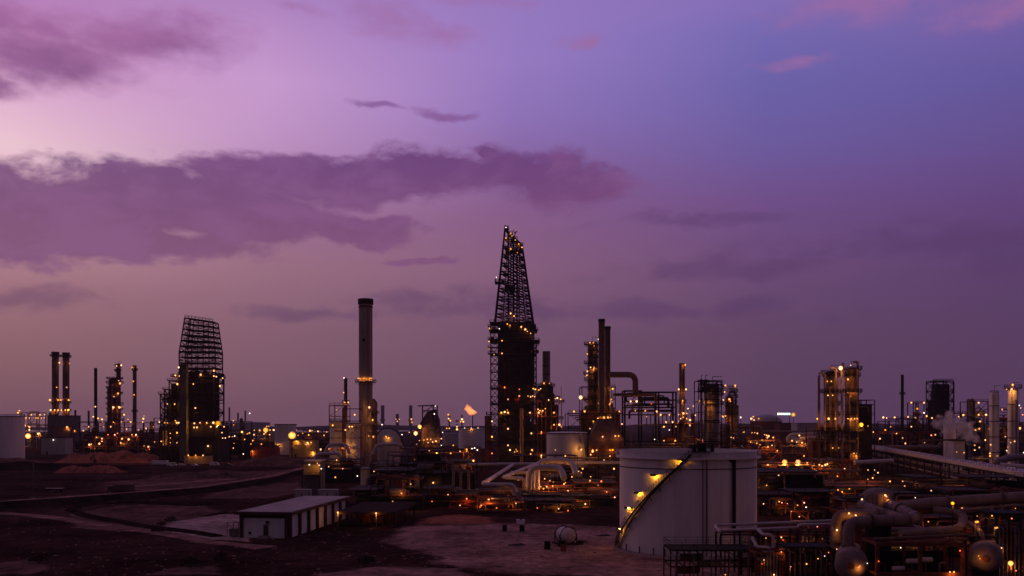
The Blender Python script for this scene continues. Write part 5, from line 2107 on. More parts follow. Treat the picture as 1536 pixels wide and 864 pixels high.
mid_unit('dark tall pipe rack in deep shade between chimney foot and coker foot', 556, 660, 320, 676, 51, skin='steel_black', vess=6, pipes=10, uprights=3, lamps=((561, 707, 's'), (555, 720, 's'), (622, 689, 's'), (629, 719, 'w'), (609, 759, 'w')))
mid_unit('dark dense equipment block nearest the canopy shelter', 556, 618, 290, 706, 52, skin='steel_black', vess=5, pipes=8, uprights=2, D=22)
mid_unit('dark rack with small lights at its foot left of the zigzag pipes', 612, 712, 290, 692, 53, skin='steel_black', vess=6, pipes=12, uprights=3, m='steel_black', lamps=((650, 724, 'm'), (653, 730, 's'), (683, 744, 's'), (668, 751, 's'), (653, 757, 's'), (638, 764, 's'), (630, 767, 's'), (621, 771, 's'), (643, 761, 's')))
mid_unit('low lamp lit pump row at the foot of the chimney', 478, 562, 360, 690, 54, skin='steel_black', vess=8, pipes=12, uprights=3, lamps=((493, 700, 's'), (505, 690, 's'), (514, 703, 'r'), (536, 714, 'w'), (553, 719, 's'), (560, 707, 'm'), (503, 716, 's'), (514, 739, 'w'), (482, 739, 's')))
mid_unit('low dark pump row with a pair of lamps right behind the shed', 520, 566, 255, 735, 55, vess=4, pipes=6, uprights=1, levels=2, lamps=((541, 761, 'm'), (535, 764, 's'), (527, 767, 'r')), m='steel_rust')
mid_unit('red lit low pipe row behind the dark rack', 600, 720, 420, 672, 56, vess=8, pipes=12, uprights=1, m='steel_rust', levels=2, lamps=((655, 679, 'm'), (660, 682, 's'), (676, 680, 's'), (690, 677, 's'), (700, 676, 'm'), (700, 674, 'a')))
mid_unit('dark piped unit under the zigzag pipes', 712, 792, 275, 738, 57, D=16, vess=6, pipes=12, uprights=3, skin='steel_black', levels=3, lamps=((751, 727, 'm'), (763, 726, 'm'), (759, 729, 's'), (759, 749, 's'), (757, 753, 'r'), (768, 753, 's'), (727, 768, 'w'), (737, 768, 'r'), (735, 771, 'r')))
mid_unit('amber lit valve deck below the big looped pipes', 784, 862, 288, 728, 58, D=14, vess=6, pipes=16, uprights=2, m='steel_rust', levels=2, lamps=((781, 717, 'm'), (777, 720, 's'), (802, 726, 's'), (803, 731, 'a'), (791, 734, 'a'), (811, 730, 's'), (820, 730, 's'), (825, 721, 's'), (817, 718, 's'), (830, 723, 's'), (829, 729, 'm'), (815, 733, 'a'), (848, 724, 'a'), (846, 726, 'a'), (858, 715, 'm'), (821, 742, 'm'), (789, 727, 'a')))
mid_unit('dark unit with pale flat cover in front of the valve deck', 784, 842, 262, 750, 59, D=10, vess=4, pipes=5, uprights=0, skin='steel_black', levels=1)
b_ = block('low dark pump house with pale roof in front of the looped pipes', 786, 831, 749, 255, 8, 'steel_black', 'roof_pale', 'pump_house', ())
mid_unit('dark red lit unit between the looped pipes and the large white tank', 862, 926, 290, 724, 60, D=20, vess=7, pipes=10, uprights=2, m='steel_rust', skin='steel_dark', levels=3, lamps=((874, 703, 'm'), (868, 707, 's'), (872, 709, 's'), (885, 721, 'a'), (902, 722, 'r'), (897, 728, 's'), (890, 737, 's'), (921, 703, 'm'), (886, 715, 's')))
mid_unit('low dark unit on the yard edge with two bright lamps', 842, 920, 258, 748, 61, D=12, vess=5, pipes=8, uprights=0, m='steel_black', skin='steel_black', levels=1, lamps=((860, 748, 'm'), (856, 753, 's'), (878, 756, 'm')))
mid_unit('long dark lamp lit deck in front of the small white tank', 770, 930, 370, 684, 62, D=14, vess=8, pipes=12, uprights=2, m='steel_dark', levels=2, lamps=((796, 681, 's'), (812, 683, 's'), (889, 677, 'm'), (895, 675, 's'), (886, 682, 's')))

mid_unit('black equipment block between the canopy shelter and the lamp row', 556, 634, 246, 712, 91, skin='steel_black', vess=6, pipes=12, uprights=3, D=14, lamps=((602, 740, 's'), (589, 752, 's'), (616, 726, 's')))
mid_unit('dark rusty pipe rack ending at the red lane left of the zigzag pipes', 634, 716, 256, 733, 92, skin='steel_black', vess=6, pipes=14, uprights=3, D=14, m='steel_rust', lamps=((648, 752, 'r'), (664, 762, 'r'), (690, 758, 's'), (700, 748, 'r'), (672, 742, 's')))
mid_unit('rusty frame full of upright pipes under the first zigzag pipe', 716, 786, 250, 742, 93, vess=7, pipes=16, uprights=6, D=12, m='steel_rust', levels=2, lamps=((722, 758, 's'), (745, 762, 'r'), (774, 755, 's'), (733, 749, 'm'), (760, 768, 'r')))
mid_unit('low rusty pump frame facing the yard behind the barrels', 786, 864, 243, 758, 94, vess=7, pipes=14, uprights=2, D=10, m='steel_rust', levels=1, lamps=((806, 762, 'r'), (838, 763, 's'), (852, 766, 'r')))
mid_unit('crowded valve frame between the looped pipes and the yard', 838, 930, 276, 736, 95, vess=8, pipes=16, uprights=3, D=10, m='steel_rust', levels=2, lamps=((868, 742, 's'), (898, 748, 'r'), (910, 738, 's'), (922, 746, 'r'), (852, 736, 's')))
Yp = 285.0
pipe('pale pipe making a zigzag nearest the looped pipes, ending in a drop', [ppx(770, 697, 316), ppx(722, 727, 268), ppx(772, 727, 268), ppx(772, 746, 268)], .62, 'pipe_clad', bend=3.2, collars=0)
pipe('pale pipe zigzagging behind the first zigzag pipe', [ppx(806, 695, 318), ppx(752, 717, 284), ppx(788, 717, 284), ppx(788, 740, 284)], .58, 'pipe_clad', bend=2.8, collars=0)
pipe('pale straight pipe running level into the zigzag pipes', [ppx(668, 697, 316), ppx(806, 696, 316)], .55, 'pipe_clad', collars=9)
pipe('short pale pipe between the zigzag and the looped pipes', [ppx(766, 709, 300), ppx(800, 709, 300), ppx(800, 730, 300)], .6, 'pipe_clad', bend=2, collars=0)
pipe('big pale looped pipe, front one of the pair', [ppx(793, 742, 276), ppx(793, 701, 276), ppx(841, 701, 276), ppx(846, 718, 272)], .95, 'pipe_clad', bend=3.6, collars=0)
pipe('big pale looped pipe, rear one of the pair', [ppx(805, 735, 286), ppx(806, 691, 290), ppx(858, 691, 290), ppx(864, 712, 284)], .95, 'pipe_clad', bend=3.6, collars=0)
pipe('pale level pipe from the looped pipes to the large white tank', [ppx(858, 694, 300), ppx(930, 694, 300)], .45, 'pipe_clad', collars=8)
for px_, top, k in ((667, 690, 0), (678, 702, 1), (690, 702, 2)):
    pipe(('tallest', 'middle', 'rightmost')[k] + ' of three slim bent drop pipes left of the zigzag pipes', [ppx(px_, top - 4, 284), ppx(px_ + 2, top + 3, 284), ppx(px_ + 13, top + 4, 284), ppx(px_ + 13, 752, 284)], .45, 'pipe_dull', bend=1.6, collars=0)
for px0, px1, top, Yq, lab in ((472, 512, 681, 420, 'pale arched pipe loop, lower one below the squat silos'), (490, 522, 667, 440, 'pale arched pipe loop, upper one below the squat silos'), (562, 604, 667, 430, 'pale arched pipe loop under the domed tank')):
    pipe(lab, [ppx(px0 - 3, top + 14, Yq), ppx(px0 + 3, top, Yq), ppx(px1 - 3, top - 1, Yq), ppx(px1 + 3, top + 14, Yq)], .8, 'pipe_clad', bend=3, collars=0)
pipe('pale short duct elbow at the foot of the chimney', [ppx(552, 740, 300), ppx(552, 716, 300), ppx(566, 714, 300), ppx(566, 735, 300)], .8, 'pipe_dull', bend=2, collars=0)
for px_, w_, py, Yq, lab in ((547, 18, 748, 270, 'pale flat tank top beside the pump row near the shed'), (548, 14, 702, 330, 'pale flat ledge at the foot of the chimney')):
    tank(lab, px_ - w_ / 2, px_ + w_ / 2, py, Yq, 'tank_grey', rail=False)

# ------------------------------------------------------------------ right: dark process field behind the large tank
for px0, px1, Yq, top, sd, kw, lab, lm in (
    (1136, 1226, 330, 694, 71, dict(m='steel_rust', skin='steel_black'), 'dark field of low equipment with two orange lamps above', ((1138, 687, 's'), (1152, 697, 's'), (1177, 693, 'b'), (1197, 693, 'b'), (1195, 698, 's'), (1211, 694, 's'), (1179, 702, 'r'))),
    (1218, 1262, 340, 690, 72, dict(m='steel_rust'), 'small lamp lit valve cluster at the foot of the outer amber lit column', ((1221, 697, 'm'), (1229, 697, 's'), (1233, 699, 's'), (1238, 697, 'm'), (1241, 696, 's'), (1222, 704, 's'), (1224, 706, 's'))),
    (1104, 1172, 400, 660, 73, dict(m='steel_rust'), 'low lamp lit pipe row along the lane behind the large white tank', ((1116, 648, 'm'), (1088, 653, 's'), (1091, 654, 's'), (1094, 655, 's'), (1097, 656, 's'), (1100, 657, 's'), (1106, 659, 's'), (1128, 649, 's'), (1132, 649, 's'), (1136, 650, 's'), (1147, 652, 's'), (1150, 653, 's'), (1153, 654, 'm'), (1160, 656, 'm'), (1151, 657, 's'), (1126, 663, 's'), (1130, 664, 's'), (1135, 665, 's'), (1140, 667, 's'), (1152, 670, 'm'))),
    (1170, 1240, 420, 664, 74, dict(m='steel_rust'), 'low lamp lit pipe deck left of the amber lit columns', ((1199, 653, 'm'), (1188, 661, 'm'), (1195, 663, 's'), (1203, 664, 'm'), (1208, 666, 's'), (1212, 665, 'm'), (1216, 669, 's'), (1225, 670, 'm'), (1236, 678, 's'))),
    (1134, 1236, 262, 708, 75, dict(m='steel_black', skin='steel_black', D=24), 'wide black equipment block in deep shade right of the large white tank', ((1136, 755, 's'), (1147, 765, 'w'), (1215, 767, 's'), (1221, 772, 'r'))),
    (1236, 1330, 275, 716, 76, dict(m='steel_rust', skin='steel_black', D=24), 'dark equipment row under the amber lit columns, near the vertical drum', ((1263, 738, 'm'), (1257, 735, 's'), (1274, 733, 'a'), (1252, 738, 'm'), (1302, 705, 's'), (1312, 705, 's'), (1311, 713, 's'), (1309, 717, 's'), (1317, 709, 's'), (1301, 719, 'm'))),
    (1330, 1536, 250, 716, 77, dict(m='steel_black', skin='steel_black', D=14, levels=2), 'long black equipment row under the covered conveyor', ((1354, 722, 's'), (1397, 736, 's'), (1441, 735, 'm'), (1357, 729, 's'), (1335, 722, 's')))):
    mid_unit(lab, px0, px1, Yq, top, sd, vess=7, pipes=12, uprights=2, lamps=lm, **kw)
for k, (a, c, py, Yq) in enumerate(((1180, 1224, 652, 440), (1196, 1246, 657, 425), (1210, 1270, 662, 410))):
    pipe(('rearmost', 'middle', 'front')[k] + ' of three pale bent pipes ending left of the amber lit columns', [ppx(a + 8, py + 14, Yq), ppx(a, py + 8, Yq), ppx(a + 6, py, Yq), ppx(c, py - 1, Yq + 6)], .95, 'pipe_clad', bend=2.4, collars=7)
pipe('long pale pipe crossing the lane far behind the large white tank', [ppx(1096, 641, 470), ppx(1140, 640, 470), ppx(1143, 648, 470), ppx(1230, 648, 470)], .85, 'pipe_dull', bend=2.5, collars=0)
for k, (py, Yq, a, c) in enumerate(((706, 300, 1228, 1290), (724, 285, 1240, 1336), (691, 320, 1232, 1262), (731, 270, 1252, 1312))):
    pipe(('pale pipe at the feet of the amber lit columns, highest of the near set', 'long pale pipe passing below the amber lit columns', 'short pale pipe at the back of the valve cluster', 'pale pipe above the vertical drum, lowest of the near set')[k], [ppx(a, py, Yq), ppx(c, py - 1, Yq)], .4, 'pipe_dull', collars=6)
for px0, px1, Yq, top, sd_, lab in ((1138, 1196, 232, 742, 201, 'low crowded pump row in the dark just right of the large white tank'), (1190, 1262, 222, 738, 202, 'low crowded pipe row in the dark between the stair frame and the valve cluster'), (1256, 1336, 212, 744, 203, 'low crowded vessel row in the dark behind the upright drum'), (1330, 1436, 205, 740, 204, 'low crowded pipe row in the dark behind the topmost near pipe'), (1430, 1545, 200, 736, 205, 'low crowded pump row in the dark at the foot of the long trestle')):
    t = mid_unit(lab, px0, px1, Yq, top, sd_, vess=9, pipes=18, uprights=4, D=12, m='steel_rust' if sd_ % 2 else 'steel_dark', levels=2, fill=.5)
    rnd = random.Random(sd_)
    for k in range(6):
        lamp_px(t, rnd.uniform(px0 + 4, min(px1, 1530) - 4), rnd.uniform(top + 4, top + 34), Yq - 1.0, rnd.choice('ssrrw'))
# small lit steel stair frame
t = thing('stair_frame', 'small amber lit steel stair frame in the black block beyond the near pipes', 'steel stair', (wx(1200, 190), 190, 0))
b = MB()
zz = wz(767, 190); z2 = wz(781, 190)
b.bar((-2, 0, z2 - 2), (-2, 0, zz), .18); b.bar((1.8, 0, z2 - 2), (1.8, 0, zz), .18)
b.bar((-2, 0, zz), (1.8, 0, zz), .22); b.bar((-1, 0, zz), (2.2, 0, z2), .2); b.bar((-2, 0, z2), (.5, 0, z2), .18)
for q in (-2, 1.8):
    b.bar((q, .2, 0), (q, .2, z2), .2)
b.build('frame', 'steel_rust', t)
for a, c in ((1187, 767), (1199, 775), (1207, 781)):
    lamp_px(t, a, c, 189.3, 'm', .5)

# ------------------------------------------------------------------ the long covered conveyor and its trestle
A, B = Vector(ppx(1284, 666, 520)), Vector((wx(1536, 236) + 8, 226, 9.4))
A.z = 12.4; B.z = 9.3
d = (B - A)
Lc = d.length
t = thing('pipe_bridge', 'long pale covered conveyor bridge descending to the frame edge on a two level trestle', 'pipe bridge', (A.x, A.y, 0), None, 0)
dn = Vector((d.x, d.y, 0)).normalized()
sd = Vector((-dn.y, dn.x, 0))
if sd.y > 0:
    sd = -sd                    # side facing the camera
lo = lambda s, o, z: Vector((dn.x * s + sd.x * o, dn.y * s + sd.y * o, z))
zc = lambda s: A.z + (B.z - A.z) * s / Lc
Lh = Vector((d.x, d.y, 0)).length
n = 60
b = MB(); b2 = MB()
prof = [(2.3, -.9), (2.3, .2), (1.5, .75), (0, 1.0), (-1.5, .75), (-2.3, .2), (-2.3, -.9)]
vs, fs = [], []
for i in range(n + 1):
    s = Lh * i / n
    for o_, h in prof:
        vs.append(lo(s, o_, zc(s) + h))
k = len(prof)
for i in range(n):
    for j in range(k):
        j2 = (j + 1) % k
        fs.append((i * k + j, i * k + j2, (i + 1) * k + j2, (i + 1) * k + j))
fs.append(tuple(range(k))); fs.append(tuple(range(n * k + k - 1, n * k - 1, -1)))
b.add(vs, fs)
b.build('cover', 'pipe_clad', t, True)
b = MB()
for i in range(0, n + 1, 2):
    s = Lh * i / n
    pts = [lo(s, o_ * 1.02, zc(s) + h * 1.04) for o_, h in prof[1:6]]
    for p, q in zip(pts[:-1], pts[1:]):
        b.bar(p, q, .16)
b.build('cover_rib', 'pipe_dull', t)
nb = 26
for i in range(nb + 1):
    s = Lh * i / nb
    b = MB()
    b.bar(lo(s, 5.4, zc(s) - 1.1), lo(s, 2.2, zc(s) - 1.1), .35)
    b.bar(lo(s, 5.2, zc(s) - 1.1), lo(s, 2.4, zc(s) - 3.4), .25)
    for o_ in (2.4, -2.4):
        b.bar(lo(s, o_, 0), lo(s, o_, zc(s) - 1), .45)
    for q in (1.1, 4.6, 7.4):
        b.bar(lo(s, 2.6, zc(s) - q), lo(s, -2.6, zc(s) - q), .4)
    b.build('trestle_bent', 'steel_dark', t)
b = MB()
for o_ in (2.4, -2.4):
    for q in (1.2, 4.3, 7.1):
        b.bar(lo(0, o_, A.z - q), lo(Lh, o_, B.z - q), .35, .5)
for i in range(nb):
    s0, s1 = Lh * i / nb, Lh * (i + 1) / nb
    b.bar(lo(s0, 2.4, zc(s0) - 4.3), lo(s1, 2.4, zc(s1) - 1.2), .16)
b.build('longitudinal_beam', 'steel_dark', t)
for q, rr, o_, mm, nm in ((.5, .42, 3.1, 'pipe_clad', 'side_pipe'), (.62, .3, 4.0, 'pipe_dull', 'side_pipe'), (.55, .36, 4.8, 'pipe_clad', 'side_pipe'), (3.7, .36, 1.5, 'pipe_clad', 'upper_pipe'), (3.75, .3, .4, 'pipe_dull', 'upper_pipe'), (3.7, .36, -1.0, 'pipe_dull', 'upper_pipe'), (6.6, .34, 1.4, 'pipe_clad', 'lower_pipe'), (6.65, .28, .2, 'pipe_dull', 'lower_pipe')):
    b = MB()
    b.tube([lo(0, o_, A.z - q), lo(Lh, o_, B.z - q)], rr, 9)
    b.build(nm, mm, t, True)
b = MB()
b.rail([lo(0, -2.2, A.z + .3), lo(Lh, -2.2, B.z + .3)], 1.1, .1, False, 3)
b.build('railing', 'steel_grey', t)
pipe('pale flat pipe running beside the upper end of the covered conveyor', [ppx(1296, 671, 470), ppx(1408, 671, 470), ppx(1412, 664, 470)], 1.0, 'pipe_dull', bend=2, collars=8)
pipe('short pale pipe bridge under the upper end of the covered conveyor', [ppx(1282, 694, 330), ppx(1340, 691, 330)], .8, 'pipe_clad', collars=6)
pipe('dark level pipe carried across in front of the steam', [ppx(1380, 661, 415), ppx(1450, 659, 415)], .4, 'steel_brown', collars=6)
pipe('fat pale pipe curling at the frame edge above the covered conveyor', [ppx(1490, 704, 292), ppx(1497, 692, 292), ppx(1512, 687, 300), ppx(1545, 685, 310)], 1.15, 'pipe_dull', bend=4, collars=0)
pipe('smaller pale pipe beside the fat curling one at the frame edge', [ppx(1500, 697, 280), ppx(1545, 701, 276)], .7, 'pipe_clad', collars=4)
t = unit('pale lamp lit valve station right of the square hut', 1456, 1500, 380, 682, 10, 81, 2, 'steel_grey', .6, vess=4, pipes=8, uprights=1)
for a, c, k in ((1462, 675, 'm'), (1462, 668, 's'), (1469, 671, 's'), (1485, 680, 'a'), (1485, 684, 'a'), (1496, 684, 's'), (1486, 667, 's'), (1435, 678, 's'), (1446, 679, 's')):
    lamp_px(t, a, c, 378, k)
t = unit('dark lamp lit unit along the upper end of the covered conveyor', 1318, 1400, 520, 650, 12, 82, 2, 'steel_rust', .8, vess=7, pipes=8, uprights=1, skin='steel_black')
for a, c, k in ((1325, 626, 'm'), (1330, 627, 's'), (1342, 626, 'm'), (1362, 625, 'm'), (1354, 657, 's'), (1358, 665, 'm'), (1328, 645, 'a'), (1320, 658, 's'), (1397, 653, 'r'), (1403, 652, 'a'), (1387, 664, 's')):
    lamp_px(t, a, c, 517, k)

# ------------------------------------------------------------------ near pipe run in front of the large tank
Yr = 142.0
def rack_run():
    X0, X1 = wx(1070, 146), wx(1262, 138)
    t = thing('pipe_rack', 'near low steel pipe rack standing in front of the large white tank', 'pipe rack', (X0, Yr, 0))
    b = MB()
    W = X1 - X0
    zt = 7.0
    for i in range(7):
        xx = W * i / 6
        for yy in (-1.2, 2.2):
            b.bar((xx, yy, 0), (xx, yy, zt), .26)
        b.bar((xx, -1.4, zt - .3), (xx, 2.4, zt - .3), .26)
        b.bar((xx, -1.4, 4.0), (xx, 2.4, 4.0), .22)
    b.build('bent', 'steel_dark', t)
    b = MB()
    for yy in (-1.2, 2.2):
        b.bar((0, yy, zt - .55), (W, yy, zt - .55), .2, .3)
        b.bar((0, yy, 3.9), (W, yy, 3.9), .18, .28)
    for i in range(6):
        if i % 2:
            b.bar((W * i / 6, -1.2, 0), (W * (i + 1) / 6, -1.2, 3.9), .1)
    b.build('beam', 'steel_rust', t)
    for k, (yy, rr) in enumerate(((-.4, .14), (.5, .2), (1.3, .16))):
        p = MB()
        p.tube([(0, yy, 4.3), (W, yy, 4.3)], rr, 8)
        p.build('lower_pipe', 'pipe_dull', t, True)
    return t
rack_run()
pipe('pale pipe on the near rack, rear one with an end loop', [ppx(1080, 798, 139), ppx(1072, 788, 146), ppx(1250, 781, 146)], .24, 'pipe_clad', bend=.6, collars=5)
pipe('pale pipe on the near rack, front one with a small step', [ppx(1073, 796, 141), ppx(1128, 794, 141), ppx(1196, 791, 141), ppx(1199, 787, 142), ppx(1250, 786, 142)], .21, 'pipe_clad', bend=.5, collars=5)
pipe('pale branch pipe dropping from the near rack in two bends', [ppx(1137, 794, 140), ppx(1144, 802, 138), ppx(1155, 802, 138), ppx(1160, 807, 138), ppx(1160, 822, 138)], .26, 'pipe_clad', bend=.9, collars=0)
pipe('pale short branch pipe slanting from the near rack', [ppx(1128, 806, 138), ppx(1135, 821, 136), ppx(1150, 821, 136), ppx(1161, 828, 136)], .24, 'pipe_clad', bend=.7, collars=0)


def frame_box(label, px0, px1, top, Yq, D, nx, levels, m='steel_dark', mem=.16, lamps=(), extra=None, cat='steel frame', name='steel_platform', deck=True):
    X0 = wx((px0 + px1) / 2, Yq)
    W = (px1 - px0) / F * Yq
    H = wz(top, Yq)
    t = thing(name, label, cat, (X0, Yq, 0))
    b = MB()
    for i in range(nx + 1):
        xx = -W / 2 + W * i / nx
        for yy in (0, D):
            b.bar((xx, yy, 0), (xx, yy, H), mem * 1.3)
    for j in range(levels):
        z = H * (j + 1) / levels
        for yy in (0, D):
            b.bar((-W / 2, yy, z), (W / 2, yy, z), mem, mem * 1.5)
        for i in range(nx + 1):
            xx = -W / 2 + W * i / nx
            b.bar((xx, 0, z), (xx, D, z), mem)
    b.build('frame', m, t)
    if deck:
        b = MB()
        b.b2(-W / 2, W / 2, .1, D - .1, H + .12, H + .2)
        o = b.build('deck', 'steel_dark', t)
        b = MB()
        b.rail([(-W / 2, 0, H + .2), (W / 2, 0, H + .2), (W / 2, D, H + .2), (-W / 2, D, H + .2)], 1.1, .06, True, 1.6)
        b.build('railing', m, o)
    if extra:
        extra(t, W, H, D)
    for a, c, k in lamps:
        lamp_px(t, a, c, Yq - .35, k)
    return t


def tubes_inside(t, W, H, D):
    rnd = random.Random(int(W * 100))
    for k in range(9):
        xx = -W / 2 + W * (k + .5) / 9
        p = MB()
        p.tube([(xx, -.3, 0), (xx, -.3, H * rnd.uniform(.75, 1.0)), (xx, D, H * rnd.uniform(.75, 1.0))], rnd.uniform(.06, .12), 6, .3)
        p.build('riser_pipe', rnd.choice(('pipe_dull', 'steel_rust', 'steel_grey')), t, True)
    for k in range(3):
        p = MB()
        z = H * (.3 + .2 * k)
        p.vessel((rnd.uniform(-W * .3, W * .3), D * .5, z), .6, W * .25, 'x', 12)
        p.build('exchanger', rnd.choice(('steel_rust', 'steel_grey', 'steel_brown')), t, True)


frame_box('dark railed manifold platform at the foot of the large white tank', 1006, 1128, 826, 134, 6, 6, 2, 'steel_dark', .14, ((1088, 862, 'a'),), tubes_inside)
frame_box('amber lit steel frame round small pumps under the near rack', 1134, 1176, 830, 130, 4, 1, 1, 'steel_rust', .22, ((1172, 828, 'a'), (1146, 840, 's'), (1172, 806, 'm'), (1161, 862, 'a'), (1143, 846, 'r')), tubes_inside, deck=False)
frame_box('dark pipe frame between the amber lit frame and the big bent pipes', 1180, 1250, 822, 132, 5, 3, 2, 'steel_dark', .14, ((1186, 850, 's'), (1227, 838, 's'), (1226, 790, 'r'), (1210, 846, 's')), tubes_inside)

for px0, px1, top, Yq, sd_, lab in ((1140, 1200, 800, 158, 1, 'dark crowded pump frame beyond the near rack, close to the large white tank'), (1196, 1262, 796, 154, 2, 'dark crowded valve frame beyond the near rack, close to the amber elbow'), (1384, 1462, 776, 160, 3, 'dark crowded pipe frame behind the U shaped return pipe'), (1440, 1540, 764, 170, 4, 'dark crowded pipe frame under the topmost near pipe'), (1290, 1390, 786, 150, 5, 'dark crowded pipe frame behind the mitred pipe')):
    t = unit(lab, px0, px1, Yq, top, 8, 100 + sd_, 2, 'steel_rust' if sd_ % 2 else 'steel_dark', .5, vess=9, pipes=22, uprights=4, hostit=True)
    rnd = random.Random(sd_)
    for k in range(7):
        lamp_px(t, rnd.uniform(px0 + 4, px1 - 4), rnd.uniform(top + 6, min(top + 46, 850)), Yq - 1.2, rnd.choice('ssrsw'))
    for k in range(6):
        W = (px1 - px0) / F * Yq
        b = MB()
        xx = rnd.uniform(-W / 2, W / 2); zz = rnd.uniform(1.5, wz(top, Yq))
        b.ring(.26, .34, -.04, .04, n=12)
        b.bar((-.3, 0, 0), (.3, 0, 0), .05); b.bar((0, -.3, 0), (0, .3, 0), .05)
        b.bar((0, 0, 0), (0, 0, -1.0), .1)
        b.box((0, 0, -1.1), (.5, .5, .4))
        o = b.build('valve', rnd.choice(('steel_rust', 'pipe_dull')), t)
        o.location = (xx, -.8, zz)

# ------------------------------------------------------------------ the big bent pipes on the right
t = thing('vertical_drum', 'pale upright drum with a bright amber patch behind the big bent pipes', 'vessel', (wx(1317, 142), 142, 0))
b = MB()
b.rev([(2.3, wz(772, 142)), (2.3, wz(741, 142))] + [(max(2.3 * math.cos(R(a)), .05), wz(741, 142) + 1.0 * math.sin(R(a))) for a in (20, 40, 60, 80, 90)], 30)
b.build('shell', 'pipe_dull', t, True)
b = MB()
for k in range(16):
    a = 2 * PI * k / 16
    b.b2(2.34 * math.cos(a) - .05, 2.34 * math.cos(a) + .05, 2.34 * math.sin(a) - .05, 2.34 * math.sin(a) + .05, wz(770, 142), wz(743, 142))
b.build('rib', 'steel_brown', t)
b = MB()
b.rev([(2.0, 0), (2.0, wz(773, 142))], 20)
b.build('skirt', 'steel_black', t, True)
lamp_px(t, 1328, 743, 142 - 2.9, 'a', 1.2)
lamp_px(t, 1330, 745, 142 - 2.8, 'a', .9)
lamp_px(t, 1293, 749, 142 - 2.6, 'm')

N = 'pipe'
pipe('thick pale pipe rising gently to the frame edge, topmost of the near pipes', [ppx(1352, 760, 134), ppx(1378, 756, 133), ppx(1560, 744, 128)], .82, 'pipe_dull', bend=1.5, collars=3.2, flange=((1, .25), (1, .7)))
pipe('thick pale slanting pipe crossing over the others, left one', [ppx(1292, 757, 140), ppx(1318, 768, 134), ppx(1362, 781, 127)], .78, 'pipe_dull', bend=1.2, collars=3, flange=((1, .3),))
pipe('thick pale slanting pipe meeting the level pipe in a mitred corner', [ppx(1326, 752, 142), ppx(1381, 779, 125), ppx(1300, 781.5, 125), ppx(1273, 784, 125), ppx(1273, 830, 125)], .80, 'pipe_dull', bend=3.4, collars=2.4, flange=((1, .92), (0, .5), (3, .75)))
pipe('third thick pale slanting pipe behind the mitred one', [ppx(1350, 757, 141), ppx(1376, 768, 133)], .6, 'pipe_dull', collars=0)
pipe('thick pipe elbow glowing amber, outermost left of the near pipes', [ppx(1330, 771, 132), ppx(1288, 772, 132), ppx(1254, 772, 132), ppx(1254, 822, 132)], .78, 'pipe_dull', bend=4.0, collars=0, flange=((0, .35), (2, .8)))
for a, c, k in ((1273, 770, 'm'), (1283, 773, 'm'), (1255, 795, 'm')):
    lp = thing('pipe_lamp', ('bare lamp on the crown of the amber glowing elbow', 'bare lamp at the flange of the amber glowing elbow', 'bare lamp halfway down the amber glowing elbow')[(1273, 1283, 1255).index(a)], 'lamp', ppx(a, c, 130.6))
    b = MB()
    b.bar((0, 0, 0), (0, .9, -.1), .06)
    b.bar((0, 0, .12), (0, 0, -.12), .1)
    b.build('bracket', 'steel_dark', lp)
    lamp_local(lp, (0, -.12, 0), 'big', .15)
pipe('pale U shaped return pipe beside the near frame', [ppx(1350, 800, 124), ppx(1442, 794, 124), ppx(1446, 770, 130), ppx(1400, 764, 132)], .58, 'pipe_dull', bend=2.4, collars=6)
pipe('short rusty header pipe inside the U shaped return pipe', [ppx(1372, 768, 133), ppx(1418, 764, 133)], .5, 'steel_rust', collars=0)
pipe('small pale pipe below the topmost near pipe', [ppx(1440, 765, 129), ppx(1512, 759, 128), ppx(1560, 756, 128)], .2, 'pipe_dull', collars=6)
pipe('small dark pipe under the U shaped return pipe, upper', [ppx(1310, 809, 122), ppx(1452, 802, 122)], .22, 'steel_brown', collars=5)
pipe('small dark pipe under the U shaped return pipe, lower', [ppx(1312, 816, 121), ppx(1452, 808, 121)], .2, 'steel_brown', collars=5)
pipe('pale small bent pipe with a lit edge over the right hand drum', [ppx(1452, 784, 126), ppx(1466, 790, 124), ppx(1472, 800, 122), ppx(1474, 812, 122)], .32, 'pipe_dull', bend=1.2, collars=0)
pipe('fat short pipe stub right of the U shaped return pipe', [ppx(1446, 800, 126), ppx(1458, 806, 125), ppx(1464, 830, 125)], .4, 'steel_rust', bend=1, collars=0)


def hdrum(label, px, py, rp, Yq, L, lamps):
    r = rp / F * Yq
    p = Vector(ppx(px, py, Yq))
    t = thing('horizontal_drum', label, 'vessel', (p.x, p.y, 0), None, -math.atan2(p.x, p.y))
    b = MB()
    b.vessel((0, L / 2 + r * .5, p.z), r, L, 'y', 28, .55)
    b.build('shell', 'pipe_dull', t, True)
    b = MB()
    for yy in (1.5, L - 1):
        b = MB()
        b.b2(-r * .8, r * .8, yy - .3, yy + .3, 0, p.z - r * .55)
        b.build('saddle', 'steel_dark', t)
    b = MB()
    b.cyl((0, 0, 0), .3, 0, .25, 12)
    b = MB()
    b.rev([(.42, -.06), (.42, .06)], 14, (0, -r * .08, p.z), 'y')
    b.build('manway', 'steel_rust', t)
    for a, c, k, f in lamps:
        lamp_px(t, a, c, Yq - .55, k, f)
    return t


hdrum('round ended drum with an amber glow at its nose, below the big bent pipes', 1277, 849, 24, 120, 7, ((1290, 849, 'a', .75), (1288, 851, 'a', .7), (1301, 845, 'w', 1)))
hdrum('round ended drum with an amber glow at its nose, near the corner of the view', 1478, 838, 23, 118, 7, ((1468, 834, 'a', .75), (1470, 838, 'a', .7)))


